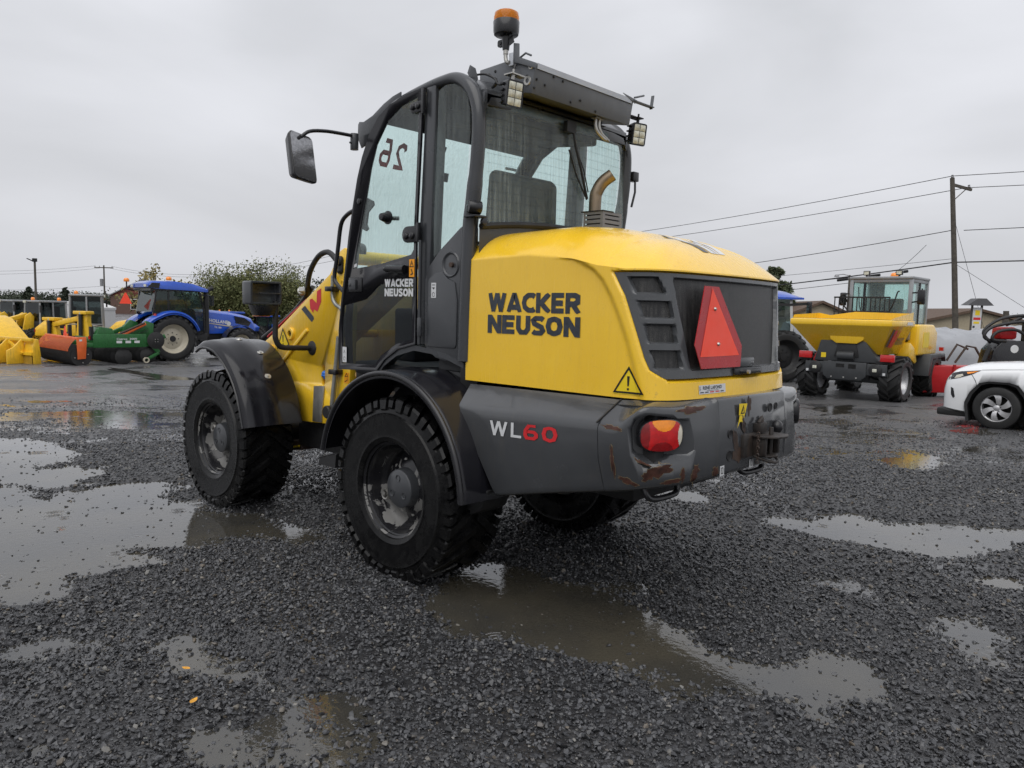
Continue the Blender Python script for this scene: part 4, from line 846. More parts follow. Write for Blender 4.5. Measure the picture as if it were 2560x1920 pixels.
for mir in (False, True):
    d = side(DOOR, 'door', 'fender_black', -.702, -.688, 0, mirror=mir)
    for q in (UPG, LOG):
        mb = MB(); mb.prism(q, 'y', -.75, -.60)
        if mir: mb.xf(lambda x, y, z: (x, -y, z))
        bool_diff(d, mb.build('cut', 'black_plastic'))
    side(UPG, 'door_window', 'glass_cab', -.6965, -.693, 0, d, mir); side(LOG, 'door_lower_window', 'glass_dark', -.6965, -.693, 0, d, mir)
    if not mir:
        DR = d
        mb = MB(); mb.box(-.724, -.583, -.712, -.700, 1.646, 1.737); mb.build('handle_plate', 'black_plastic', d, .006)
        mb = MB(); mb.box(-.705, -.635, -.726, -.710, 1.660, 1.722); mb.cyl((-.690, -.73, 1.69), (-.690, -.715, 1.69), .012, n=12); mb.build('door_handle', 'panel_grey', d, .006)
        mb = MB(); mb.lathe([(.001, -.055), (.020, -.053), (.028, -.03), (.028, -.006), (.040, -.004), (.040, .004)], (-.336, -.70, 2.088), n=20); mb.cyl((-.336, -.69, 2.085), (-.29, -.65, 2.085), .012); mb.build('window_knob', 'black_plastic', d)
        mb = MB(); mb.cyl((-.30, -.735, 1.782), (-.16, -.71, 1.777), .020, .026, 16); mb.lathe([(.001, -.02), (.012, -.015), (.014, 0)], (-.305, -.735, 1.782), 'x', 12); mb.build('door_stop', 'black_plastic', d)
        # hinges
        mb = MB(); mb.prism(rrect(-.125, .0, 2.655, 2.715, .028), 'y', -.712, -.701); mb.box(-.012, .006, -.722, -.70, 2.637, 2.776)
        for x in (-.095, -.05): mb.lathe([(.001, -.016), (.016, -.014), (.019, 0)], (x, -.711, 2.687), n=16)
        mb.build('door_hinge', 'black_plastic', d, .003)
        mb = MB(); mb.prism(rrect(-.185, -.03, 1.93, 2.024, .045), 'y', -.712, -.701); mb.box(-.045, -.027, -.722, -.70, 1.93, 2.04)
        for x in (-.145, -.09): mb.lathe([(.001, -.016), (.018, -.014), (.021, 0)], (x, -.711, 1.968), n=16)
        mb.build('door_hinge', 'black_plastic', d, .003)
        mb = MB(); mb.prism([(-.628, 2.235), (-.56, 2.225), (-.50, 2.20), (-.492, 2.175), (-.55, 2.135), (-.565, 2.06), (-.545, 2.035), (-.57, 2.022), (-.602, 2.035), (-.64, 2.05)], 'y', -.692, -.680); mb.build('latch_plate', 'black_plastic', d)
        mb = MB(); mb.lathe([(.001, -.014), (.017, -.012), (.02, 0)], (-.618, -.702, 2.206), n=16); mb.build('latch_bolt', 'black_plastic', d)
        mb = MB(); mb.box(-.028, .004, -.722, -.704, 1.39, 1.50); mb.build('door_hinge', 'cab_grey', d, .006)
        mb = MB(); mb.cyl((-.02, -.71, 1.345), (-.02, -.71, 1.94), .010, n=10); mb.build('hinge_rod', 'cab_grey', d)
        f1 = lambda x, y, l: (-.357 + x, -.7040 - l, 1.676 + y); f2 = lambda x, y, l: (-.357 + x, -.7040 - l, 1.620 + y)
        letters(MB(), 'WACKER', f1, .0475, .272, .27, .05).build('lettering', 'white_decal', d, 0, 0, 'silver letters WACKER on the door'); letters(MB(), 'NEUSON', f2, .0465, .272, .27, .05).build('lettering', 'white_decal', d, 0, 0, 'silver letters NEUSON on the door')
        mb = MB(); mb.box(-.124, -.077, -.7045, -.7025, 1.733, 1.835); st_ = mb.build('warning_label', 'orange_decal', d, 0, 0); mb = MB()
        for q in ribbon([(-.117, 1.792), (-.084, 1.792), (-.1005, 1.825), (-.117, 1.792)], .005): mb.add([(x, -.7055, z) for x, z in q], [(0, 1, 2, 3)])
        for q in ribbon([(-.110, 1.745), (-.092, 1.752), (-.098, 1.768), (-.106, 1.778)], .008) + ribbon([(-.10, 1.805), (-.1005, 1.812)], .005): mb.add([(x, -.7055, z) for x, z in q], [(0, 1, 2, 3)])
        mb.build('label_print', 'black_decal', st_, 0, 0)
        mb = MB(); mb.box(-.799, -.755, -.7045, -.7025, 1.194, 1.293); st_ = mb.build('instruction_label', 'white_decal', d, 0, 0); mb = MB()
        for q in ribbon([(-.777 + .011 * math.cos(i), 1.218 + .011 * math.sin(i)) for i in [k * .6 for k in range(10)]], .003) + ribbon([(-.787, 1.252), (-.777, 1.27), (-.767, 1.252)], .003): mb.add([(x, -.7055, z) for x, z in q], [(0, 1, 2, 3)])
        mb.build('label_print', 'black_decal', st_, 0, 0)
        mb = MB(); mb.add([(-.70, -.698, 1.795), (-.655, -.698, 1.805), (-.652, -.698, 1.825), (-.697, -.698, 1.815)], [(0, 1, 2, 3)]); mb.build('glass_label', 'white_decal', d, 0, 0)
    # fixed side window behind the B pillar
    SW = [(.086, 2.755), (.144, 2.775), (.21, 2.770), (.282, 2.735), (.322, 2.683), (.342, 2.608), (.346, 2.487), (.325, 2.247), (.294, 2.004), (.211, 1.945), (.116, 1.879), (.060, 1.84), (.056, 2.02), (.080, 2.6)]
    side(SW, 'side_window', 'glass_cab', -.676, -.672, 0, None, mir)
    side([(-.058, 1.343), (.016, 1.343), (.046, 2.018), (.070, 2.602), (.070, 2.80), (-.008, 2.81), (-.022, 2.628), (-.056, 2.037)], 'door_post', 'cab_grey', -.686, -.60, .008, None, mir)
    mb = MB(); mb.tube(crsp([(-.80, YS + .03, 1.18), (-.805, YS + .03, 1.5), (-.735, YS + .03, 1.90), (-.625, YS + .025, 2.34), (-.565, YS + .025, 2.52), (-.48, YS + .025, 2.65), (-.38, YS + .025, 2.725), (-.23, YS + .025, 2.768), (-.03, YS + .02, 2.795), (.11, YS + .02, 2.805), (.21, YS + .02, 2.800), (.29, YS + .015, 2.765), (.352, YS + .01, 2.71), (.390, YS + .01, 2.63), (.404, YS + .01, 2.53), (.398, YS + .01, 2.36), (.370, YS + .01, 2.13), (.350, YS + .01, 1.98), (.335, YS + .01, 1.6), (.328, YS + .01, 1.27)], 5), [.024] * 18 + [.026 + .012 * sstep(10, 45, i) for i in range(60)] + [.042] * 18, 14)
    if mir: mb.xf(lambda x, y, z: (x, -y, z))
    P_(mb, 'cab_pillar', 'cab_grey', 0, 60)
    # grey quarter panel with a funnel-shaped dish
    q = side([(.003, 1.343), (.003, 1.72), (.035, 1.79), (.116, 1.872), (.211, 1.938), (.294, 1.996), (.345, 2.0), (.345, 1.263), (.30, 1.26), (.18, 1.262), (.10, 1.275), (.04, 1.31)], 'quarter_panel', 'panel_grey', -.690, -.60, .006, None, mir)
    mb = MB(); mb.prism([(.03, 1.335), (.27, 1.335), (.282, 1.36), (.284, 1.60), (.262, 1.70), (.205, 1.72), (.16, 1.76), (.10, 1.752), (.045, 1.722), (.028, 1.70)], 'y', -.698, -.688)
    if mir: mb.xf(lambda x, y, z: (x, -y, z))
    mb.build('raised_panel', 'panel_grey', q, .007)
    if not mir:
        mb = MB(); mb.lathe([(.072, .0), (.066, -.008), (.060, -.006), (.040, .022), (.018, .030), (.001, .030)], (.223, -.690, 1.797), n=32); mb.build('air_dish', 'panel_grey', q, 0, 60)
        mb = MB(); mb.cyl((.235, -.705, 1.795), (.235, -.66, 1.795), .014, n=14); mb.build('drain_plug', 'rust_metal', q)
        mb = MB(); mb.box(.071, .112, -.7005, -.6985, 1.613, 1.698); st_ = mb.build('fuse_label', 'white_decal', q, 0, 0); mb = MB()
        for qd in ribbon([(.091 + .010 * math.cos(i), 1.632 + .012 * math.sin(i)) for i in [k * .55 for k in range(12)]], .003): mb.add([(x, -.7012, z) for x, z in qd], [(0, 1, 2, 3)])
        mb.add([(.078, -.7012, 1.672), (.105, -.7012, 1.672), (.0915, -.7012, 1.660)], [(0, 1, 2)]); mb.box(.078, .105, -.7014, -.7012, 1.684, 1.688); mb.build('label_print', 'black_decal', st_, 0, 0)
    mb = MB(); mb.box(.300, .348, -.692, -.62, 1.265, 2.0)
    if mir: mb.xf(lambda x, y, z: (x, -y, z))
    P_(mb, 'rear_post', 'cab_grey', .006)
# windscreen, roof, rear frame
FR = [(-.80, 1.40), (-.76, 1.75), (-.70, 2.05), (-.625, 2.34), (-.565, 2.52), (-.48, 2.65), (-.40, 2.712)]
mb = MB(); mb.grid([[(x - .06 * (1 - (y / .64) ** 2), y, z) for y in [-.64 + .16 * i for i in range(9)]] for x, z in FR]); P_(mb, 'windscreen', 'glass_cab', 0, 60)
RT = [(-.42, 2.70), (-.38, 2.735), (-.23, 2.785), (-.03, 2.815), (.11, 2.825), (.21, 2.82), (.30, 2.79), (.36, 2.74), (.40, 2.68)]
mb = MB(); mb.grid([[(x, y, z + .025 * (1 - (y / .68) ** 2)) for y in [-.68 + .17 * i for i in range(9)]] for x, z in RT]); mb.grid([[(x, y, z - .05) for y in [-.66 + .165 * i for i in range(9)]] for x, z in RT]); P_(mb, 'roof', 'cab_grey', 0, 50)
mb = MB(); mb.box(.375, .425, -.64, .64, 2.635, 2.72); mb.prism([(-.655, 2.70), (-.655, 2.58), (-.60, 2.67), (-.45, 2.69), (.45, 2.69), (.60, 2.67), (.655, 2.58), (.655, 2.70)], 'x', .40, .425); P_(mb, 'rear_header', 'cab_grey', .008)
rw = lambda y, z: (.412 + .035 * (1 - (y / .66) ** 2) - .02 * max(0, z - 2.35), y, z)
zl = lambda y: 2.0 + .045 * (1 - (y / .64) ** 2)
mb = MB(); mb.grid([[rw(y, lerp(zl(y), 2.68, j / 8)) for y in [-.65 + 1.3 * i / 16 for i in range(17)]] for j in range(9)]); RW = P_(mb, 'rear_window', 'glass_rear', 0, 60)
mb = MB()
for k in range(11):
    z = 2.10 + .048 * k; mb.tube([Vector(rw(-.62 + 1.24 * i / 14, z)) + Vector((.002, 0, 0)) for i in range(15)], .0005, 4)
mb.build('heater_wires', 'cab_inside', RW)
mb = MB(); mb.tube([Vector(rw(y, zl(y))) for y in [-.65 + 1.3 * i / 16 for i in range(17)]], .018, 8); mb.build('window_seal', 'black_matte', RW)
mb = MB(); mb.grid([[(Vector(rw(y, zl(y) - d))) for y in [-.66 + 1.32 * i / 16 for i in range(17)]] for d in (.01, .06, .16)]); P_(mb, 'rear_lower_panel', 'cab_grey', 0, 50)
# rear wiper
mb = MB(); mb.tube([(.47, .02, 2.66), (.475, .06, 2.52), (.472, .12, 2.40), (.468, .19, 2.24)], .008, 8); mb.tube([(.472, .0, 2.50), (.470, .075, 2.37), (.466, .19, 2.235)], .005, 6); mb.tube([(.47, .07, 2.52), (.47, .15, 2.40), (.467, .20, 2.28)], .004, 6); mb.box(.45, .48, -.03, .05, 2.60, 2.66); P_(mb, 'rear_wiper', 'black_matte')
# window retainer / horn at the pillar foot, right-hand mirror bracket
mb = MB(); mb.cyl((.40, -.735, 2.095), (.43, -.67, 2.09), .034, .036, 18); mb.box(.36, .45, -.73, -.64, 2.040, 2.052); mb.cyl((.43, -.655, 2.02), (.45, -.655, 2.02), .02); P_(mb, 'reversing_buzzer', 'black_plastic', .003)
mb = MB(); mb.box(.40, .45, .70, .76, 2.42, 2.48); mb.tube([(.44, .73, 2.45), (.44, .735, 2.35), (.44, .70, 2.25)], .008, 8); P_(mb, 'window_catch', 'black_plastic', .004)
mb = MB(); mb.tube(crsp([(-.68, YS + .0, 2.165), (-.78, YS, 2.14), (-.852, YS, 2.085), (-.885, YS, 1.95), (-.905, YS, 1.85), (-.928, YS, 1.76), (-.915, YS, 1.71), (-.81, YS, 1.64)], 5), .014, 10); P_(mb, 'grab_rail', 'black_plastic', 0, 60)
# left mirror
mb = MB(); mb.prism([(-.752, 2.705), (-.738, 2.719), (-.694, 2.712), (-.60, 2.736), (-.487, 2.789), (-.40, 2.818), (-.32, 2.832), (-.32, 2.78), (-.45, 2.74), (-.56, 2.66), (-.62, 2.58), (-.716, 2.553), (-.757, 2.62)], 'y', -.624, -.616); mb.cyl((-.722, -.672, 2.535), (-.722, -.672, 2.635), .026, n=14); mb.cyl((-.72, -.71, 2.575), (-.72, -.68, 2.575), .006); P_(mb, 'mirror_bracket', 'cab_grey', .002)
mb = MB(); mb.tube(crsp([(-.722, -.672, 2.62), (-.722, -.78, 2.618), (-.722, -.886, 2.612), (-.722, -.99, 2.592), (-.722, -1.05, 2.55)], 4), .011, 10); MA = P_(mb, 'mirror_arm', 'black_plastic', 0, 60)
mh = Matrix.Translation((-.722, -1.05, 2.425)) @ Matrix.Rotation(R(9), 4, 'Z') @ Matrix.Rotation(R(-6), 4, 'X')
mh = mh @ Matrix.Rotation(R(-16), 4, 'Y'); pr = rrect(-.088, .088, -.150, .150, .028)
mb = MB(); mb.grid([[mh @ Vector((d, y * q, z * q)) for y, z in pr] for d, q in ((-.045, .6), (-.035, .85), (0, .98), (.018, 1), (.022, .97))], True); mb.add([mh @ Vector((-.045, y * .6, z * .6)) for y, z in pr], [list(range(len(pr)))]); MH = P_(mb, 'mirror', 'black_plastic', 0, 50)
mb = MB(); mb.add([mh @ Vector((.0235, y * .95, z * .96)) for y, z in pr], [list(range(len(pr)))]); mb.build('mirror_face', 'mirror_glass', MH, 0, 0)
mb = MB(); mb.tube(crsp([(-.70, .68, 2.62), (-.70, .80, 2.62), (-.70, .95, 2.59)], 3), .011, 8); P_(mb, 'mirror_arm', 'black_plastic'); mb = MB(); mb.box(-.74, -.70, .93, 1.10, 2.28, 2.58); P_(mb, 'mirror', 'black_plastic', .01)
# roof box with aluminium lip
prf = [(.175, 2.785), (.175, 2.900), (.384, 2.908), (.600, 2.853), (.575, 2.705), (.40, 2.74)]
mb = MB(); mb.prism(prf, 'y', -.4515, .4515); RB = P_(mb, 'roof_box', 'roof_grey', .004)
mb = MB(); mb.prism([(.386, 2.9085), (.386, 2.9125), (.604, 2.8575), (.6035, 2.8525)], 'y', -.440, .445); mb.prism([(.6035, 2.8575), (.6065, 2.8575), (.6025, 2.830), (.5995, 2.830)], 'y', -.440, .43); mb.build('box_lid', 'alum', RB, 0)
mb = MB()
for y, z in ((-.30, 2.82), (-.22, 2.815), (-.36, 2.765), (-.43, 2.78), (-.44, 2.735), (-.13, 2.725), (.1, 2.72), (-.05, 2.75)): mb.lathe([(.001, .006), (.006, .005), (.007, 0)], (.577 + .17 * (z - 2.705), y, z), 'x', 10)
for x, z in ((.30, 2.87), (.54, 2.80), (.25, 2.86)): mb.lathe([(.001, -.005), (.007, -.004), (.008, 0)], (x, -.4515, z), 'y', 10)
mb.build('box_bolts', 'black_matte', RB)
mb = MB(); mb.lathe([(.012, -.004), (.024, -.006), (.026, 0)], (.545, -.4515, 2.775), 'y', 16); mb.lathe([(.008, -.003), (.014, -.004), (.016, 0)], (.565, -.4515, 2.845), 'y', 14); mb.build('box_grommets', 'bolt', RB)
mb = MB()   # carrying brackets at both ends
mb.prism([(.452, 2.985), (.490, 2.975), (.492, 2.905), (.618, 2.850), (.618, 2.822), (.50, 2.868), (.452, 2.885)], 'y', -.470, -.462); mb.tube([(.50, -.466, 2.90), (.54, -.466, 2.915), (.58, -.466, 2.895)], .006, 6); P_(mb, 'end_bracket', 'roof_grey', .001)
mb = MB(); mb.box(.425, .455, -.475, -.464, 2.868, 2.935); P_(mb, 'beacon_clip', 'alum', .001)
mb = MB(); mb.beam((.60, .44, 2.850), (.60, .66, 2.852), .006, .03, (1, 0, 0)); mb.beam((.60, .645, 2.84), (.60, .66, 2.925), .006, .02, (1, 0, 0)); mb.prism([(.33, 2.872), (.48, 2.858), (.46, 2.835), (.36, 2.862)], 'x', .603, .608); mb.cyl((.60, .46, 2.872), (.60, .56, 2.905), .006, n=8); P_(mb, 'end_bracket', 'roof_grey')
mb = MB(); mb.prism([(.23, 2.84), (.25, 2.88), (.29, 2.855), (.31, 2.80), (.30, 2.75), (.27, 2.78)], 'y', -.60, -.592); P_(mb, 'lamp_bracket', 'cab_grey', .002)
mb = MB(); mb.tube(crsp([(.28, -.58, 2.825), (.34, -.57, 2.82), (.40, -.56, 2.79), (.44, -.57, 2.75), (.50, -.57, 2.74)], 4), .006, 8); mb.tube(crsp([(.47, -.47, 2.87), (.475, -.49, 2.83), (.49, -.53, 2.79), (.52, -.55, 2.77)], 4), .006, 6); mb.tube(crsp([(.40, -.55, 2.79), (.42, -.56, 2.76), (.40, -.57, 2.74), (.43, -.57, 2.76)], 4), .008, 6); P_(mb, 'lamp_cable', 'rubber_hose', 0, 60)
# work lamps
for s_ in (-1, 1):
    mw = Matrix.Translation((.56, s_ * .573, 2.677)) @ Matrix.Rotation(R(-6 if s_ < 0 else -14), 4, 'Z') @ Matrix.Rotation(R(8), 4, 'Y')
    pr = rrect(-.055, .055, -.068, .068, .014, 3)
    mb = MB(); mb.grid([[mw @ Vector((d, y * q, z * q)) for y, z in pr] for d, q in ((-.045, .75), (-.04, .9), (0, 1), (.012, 1), (.012, .88))], True); mb.add([mw @ Vector((-.045, y * .75, z * .75)) for y, z in pr], [list(range(len(pr)))])
    for i in range(4): mb.obox(mw @ Vector((-.03, -.056, -.045 + .03 * i)), (.012, 0, 0), (0, .008, 0), (0, 0, .004))
    WL_ = P_(mb, 'work_lamp', 'black_plastic', 0, 40)
    mb = MB(); mb.add([mw @ Vector((.010, y * .89, z * .89)) for y, z in pr], [list(range(len(pr)))]); mb.build('lamp_lens', 'black_plastic', WL_, 0, 0)
    for i in range(2):
        for j in range(3): mb = MB(); mb.grid([[mw @ Vector((.0115 + .006 * (1 - max(abs(a), abs(c)) ** 2), -.0235 + .047 * i + a * .0215, -.040 + .040 * j + c * .0185)) for a in (-1, -.5, 0, .5, 1)] for c in (-1, -.5, 0, .5, 1)]); mb.build('reflector', 'led_lens', WL_, 0, 50)
    mb = MB(); mb.cyl(mw @ Vector((-.02, 0, .068)), mw @ Vector((-.02, 0, .10)), .010, n=10); mb.obox(mw @ Vector((-.03, 0, .098)), (.03, 0, 0), (0, .03, 0), (0, 0, .003)); mb.obox(mw @ Vector((-.03, .03 * -s_, .10)), (.02, 0, 0), (0, .05, 0), (0, 0, .004)); mb.cyl(mw @ Vector((-.02, 0, .10)), mw @ Vector((-.02, 0, .125)), .006, n=8); mb.build('lamp_stem', 'galv' if s_ < 0 else 'black_matte', WL_)
# washer pipes
mb = MB()
for dy in (0, .035): mb.tube(crsp([(.53, .17 + dy, 2.70), (.53, .17 + dy, 2.66), (.535, .185 + dy, 2.625), (.54, .225 + dy, 2.60), (.54, .26 + dy * .8, 2.59)], 4), .011, 10)
mb.box(.51, .55, .15, .23, 2.70, 2.708); P_(mb, 'drain_pipes', 'galv', 0, 60)
# beacon on a cranked tube
bx, by = .40, -.475
mb = MB(); mb.tube(crsp([(bx + .03, by, 2.885), (bx + .008, by, 2.895), (bx, by, 2.92), (bx, by, 2.96)], 5), .011, 12); mb.cyl((bx, by, 2.935), (bx, by, 2.962), .014); P_(mb, 'beacon_tube', 'galv', 0, 60)
mb = MB(); mb.lathe([(.001, 2.955), (.018, 2.957), (.022, 2.99), (.024, 3.025), (.03, 3.028), (.058, 3.03), (.066, 3.035), (.070, 3.05), (.0715, 3.102), (.069, 3.106), (.001, 3.106)], (bx, by, 0), 'z', 40)
mb.prism(rrect(-.06, -.01, -.018, .018, .012), 'y', -.008, .008); k = len(rrect(-.06, -.01, -.018, .018, .012)) * 2
for i in range(len(mb.v) - k, len(mb.v)): x, y, z = mb.v[i]; mb.v[i] = (x * .7 + bx - .015, y + by - .0, z + 2.998)
mb.obox((bx + .038, by, 3.0), (.016, 0, .006), (0, .004, 0), (-.006, 0, .018)); mb.cyl((bx - .035, by - .012, 2.998), (bx - .035, by + .012, 2.998), .008); BC = P_(mb, 'beacon', 'black_plastic', 0, 35, label='amber beacon on a black base')
m, b, p = newmat('beacon_lens'); p.inputs['Base Color'].default_value = (1, .30, .01, 1); p.inputs['Transmission Weight'].default_value = .55; p.inputs['Roughness'].default_value = .12; p.inputs['IOR'].default_value = 1.3
mb = MB(); mb.lathe([(.069, 3.105), (.0685, 3.125), (.064, 3.148), (.052, 3.156), (.001, 3.158)], (bx, by, 0), 'z', 40); mb.build('beacon_lens', 'beacon_lens', BC, 0, 50)
mb = MB(); mb.lathe([(.045, 3.106), (.045, 3.128), (.001, 3.132)], (bx, by, 0), 'z', 10); mb.build('beacon_leds', 'orange_decal', BC, 0, 0)
# inside of the cab
mb = MB(); mb.box(-.78, .34, -.62, .62, 1.12, 1.20); mb.box(.05, .38, -.62, .62, 1.2, 1.72); P_(mb, 'cab_floor', 'cab_inside', .01)
mb = MB(); mb.prism([(-.12, 1.62), (.22, 1.62), (.26, 1.70), (.30, 2.05), (.30, 2.32), (.25, 2.36), (.20, 2.34), (.15, 1.80), (-.14, 1.76)], 'y', -.40, .12); mb.box(-.1, .2, -.30, .05, 1.2, 1.63); P_(mb, 'driver_seat', 'seat_fabric', .045, seg=3)
mb = MB(); mb.tube([(-.60, 0, 1.25), (-.50, 0, 1.85)], .04, 10); mb.lathe([(.175, -.01), (.19, 0), (.175, .01), (.165, 0)], (0, 0, 0), 'z', 28, True); k = 28 * 4
for i in range(len(mb.v) - k, len(mb.v)): v_ = Matrix.Rotation(R(-35), 3, 'Y') @ Vector(mb.v[i]); mb.v[i] = (v_.x - .47, v_.y, v_.z + 1.90)
mb.beam((-.6, -.16, 1.98), (-.33, .16, 1.82), .02, .01); P_(mb, 'steering_wheel', 'black_matte', 0, 50)
mb = MB(); mb.box(-.72, -.5, -.35, .35, 1.2, 1.55); P_(mb, 'dashboard', 'black_matte', .02); mb = MB(); mb.box(-.12, .12, .30, .45, 1.2, 1.78); mb.cyl((-.05, .37, 1.77), (-.09, .36, 1.95), .018); P_(mb, 'console', 'black_matte', 0)
mb = MB(); mb.prism([(-.3, 2.74), (.36, 2.70), (.36, 2.60), (-.2, 2.66)], 'y', -.42, .42); P_(mb, 'headliner', 'seat_fabric', .02)
mb = MB(); mb.obox((-.58, -.10, 2.44), (.004, 0, 0), (0, .09, 0), (.006, 0, .028)); mb.tube([(-.50, -.10, 2.62), (-.58, -.10, 2.47)], .006, 6); P_(mb, 'interior_mirror', 'black_matte')
# stock number chalked on the windscreen, read backwards from behind
def fq(x, y, l): z = 2.435 + y; yy = -.365 - x; return (interp(z, [1.4, 1.75, 2.05, 2.34, 2.52, 2.65], [-.80, -.76, -.70, -.625, -.565, -.48]) - .06 * (1 - (yy / .64) ** 2) + .006, yy, z)
P_(letters(MB(), '26', fq, .165, .225, .17, .2), 'stock_number', 'red_decal', smooth=0, label='red stock number 26 written on the windscreen')

# ---- rear mudguards
def mudguard(s_):
    cx, cz, r_ = .005, .535, .665; mb = MB(); rows = []
    for i in range(37):
        a = R(168 - 165 * i / 36); c, q = math.cos(a), math.sin(a); k = r_ - .03 * sstep(20, 36, i); row = []
        for y, dr in ((-.960, -.030), (-.962, -.012), (-.952, .002), (-.93, .006), (-.80, .010), (-.74, .018), (-.66, .012), (-.57, .010)): row.append((cx + (k + dr) * c, s_ * -y, cz + (k + dr) * q * 1.0))
        rows.append(row)
    mb.grid(rows); mb.grid([[(x * .985, y, cz + (z - cz) * .985) for x, y, z in r_] for r_ in rows]); P_(mb, 'rear_mudguard', 'fender_black', 0, 50)
    mb = MB(); mb.tube([(cx + (r_ - .012 - .03 * sstep(20, 36, i)) * math.cos(R(168 - 165 * i / 36)), s_ * .958, cz + (r_ - .012 - .03 * sstep(20, 36, i)) * math.sin(R(168 - 165 * i / 36))) for i in range(37)], .017, 8); P_(mb, 'mudguard_lip', 'black_plastic', 0, 60)
    mb = MB(); rows = [[(cx + (r_ - .03) * q * math.cos(R(165 - 160 * i / 24)), s_ * .56, cz + (r_ - .03) * q * math.sin(R(165 - 160 * i / 24))) for q in (.35, .7, 1.02)] for i in range(25)]; mb.grid(rows); P_(mb, 'wheel_arch_liner', 'black_matte')
    mb = MB(); mb.prism([(.36, .62), (.66, .62), (.60, .50), (.52, .46), (.46, .48)], 'y', s_ * .60, s_ * .80); P_(mb, 'mudflap_bracket', 'black_matte', .01)
mudguard(-1); mudguard(1)
mb = MB(); mb.grid([[(-.436 + (x + .436), YS - .012 + d, z) for x, z in [(-.45, 1.15), (-.375, 1.225), (-.25, 1.295), (-.09, 1.335), (.06, 1.325), (.20, 1.30), (.34, 1.26)]] for d in (0, .10)]); mb.grid([[(x, YS - .012, z - d) for x, z in [(-.45, 1.15), (-.375, 1.225), (-.25, 1.295), (-.09, 1.335), (.06, 1.325), (.20, 1.30), (.34, 1.26)]] for d in (0, .03)]); P_(mb, 'cab_arch_trim', 'cab_grey', 0, 50)
mb = MB(); mb.box(-.80, .35, -.60, .60, 1.06, 1.13); mb.box(.28, .42, -.66, .66, 1.10, 1.28); P_(mb, 'cab_base', 'black_matte', .006)

# ---- front frame and lift arm tower
TOW = [(-1.10, 1.70), (-1.115, 1.90), (-1.14, 1.945), (-1.19, 1.965), (-1.245, 1.945), (-1.374, 1.785), (-2.118, 1.356), (-2.335, 1.245), (-2.37, 1.16), (-2.20, .95), (-1.80, .665), (-1.165, .700), (-1.119, 1.096)]
for s_ in (-1, 1):
    o = side(TOW, 'tower_plate', 'yellow', -.425, -.375, .006, None, s_ > 0)
    mb = MB(); mb.prism(rrect(-1.497, -1.437, .965, 1.125, .029), 'y', -.5, -.3)
    if s_ > 0: mb.xf(lambda x, y, z: (x, -y, z))
    bool_diff(o, mb.build('cut', 'yellow'))
mb = MB(); mb.beam((-2.03, -.432, 1.105), (-1.665, -.432, 1.372), .022, .030); P_(mb, 'tower_rib', 'yellow', .006)
mb = MB(); mb.prism([(-1.573, .955), (-1.433, .967), (-1.467, .755), (-1.468, .691), (-1.593, .687), (-1.588, .75)], 'y', -.436, -.427); P_(mb, 'slot_cover', 'galv', .002)
mb = MB(); mb.sph((-1.467, -.40, 1.055), (.030, .030, .024), 12, 8); mb.sph((-1.46, -.405, 1.03), (.024, .02, .018), 10, 6); mb.lathe([(.03, -.006), (.034, 0), (.03, .008)], (-1.467, -.40, 1.04), 'z', 14, True); P_(mb, 'washer_cap', 'blue_cap')
mb = MB(); mb.box(-1.50, -1.43, -.36, -.30, .93, 1.04); P_(mb, 'washer_tank', 'dark_void')
for x, z, r_ in ((-1.903, 1.333, .048), (-2.205, 1.19, .045)):
    mb = MB(); mb.lathe([(r_ * .55, .0), (r_ * .55, -.020), (r_ * .9, -.020), (r_, -.012), (r_, 0)], (x, -.425, z), n=24); P_(mb, 'pivot_boss', 'yellow', 0, 40)
    mb = MB(); mb.lathe([(.001, -.004), (r_ * .54, -.004)], (x, -.425, z), n=20); P_(mb, 'pivot_bore', 'dark_void')
mb = MB(); mb.lathe([(.001, -.03), (.030, -.03), (.036, -.02), (.036, 0)], (-1.235, -.425, 1.872), n=20); mb.prism(rrect(-1.268, -1.20, 1.78, 1.90, .03), 'y', -.440, -.425); mb.lathe([(.001, -.02), (.014, -.018), (.016, 0)], (-1.225, -.44, 1.80), n=12); P_(mb, 'boom_pivot_pin', 'black_matte', .003)
mb = MB(); mb.lathe([(.014, -.004), (.022, -.006), (.026, 0)], (-1.215, -.425, 1.715), n=18); P_(mb, 'boss_ring', 'yellow')
mb = MB(); mb.prism([(-1.13, 1.88), (-1.25, 1.90), (-2.35, 1.22), (-2.75, .95), (-2.70, .80), (-2.2, 1.05), (-1.2, 1.65)], 'y', -.14, .14); P_(mb, 'lift_arm', 'yellow', .008)
mb = MB(); mb.cyl((-1.19, -.37, 1.90), (-1.19, .37, 1.90), .05); mb.cyl((-1.9, -.37, 1.333), (-1.9, .37, 1.333), .035); mb.box(-1.5, -1.2, -.37, .37, .72, 1.05); P_(mb, 'tower_cross_tubes', 'yellow')
mb = MB(); mb.lathe([(.001, .10), (.048, .098), (.052, .09), (.052, .0), (.001, 0)], (-1.19, -.37, 1.955), n=20); P_(mb, 'pivot_cap', 'black_plastic')
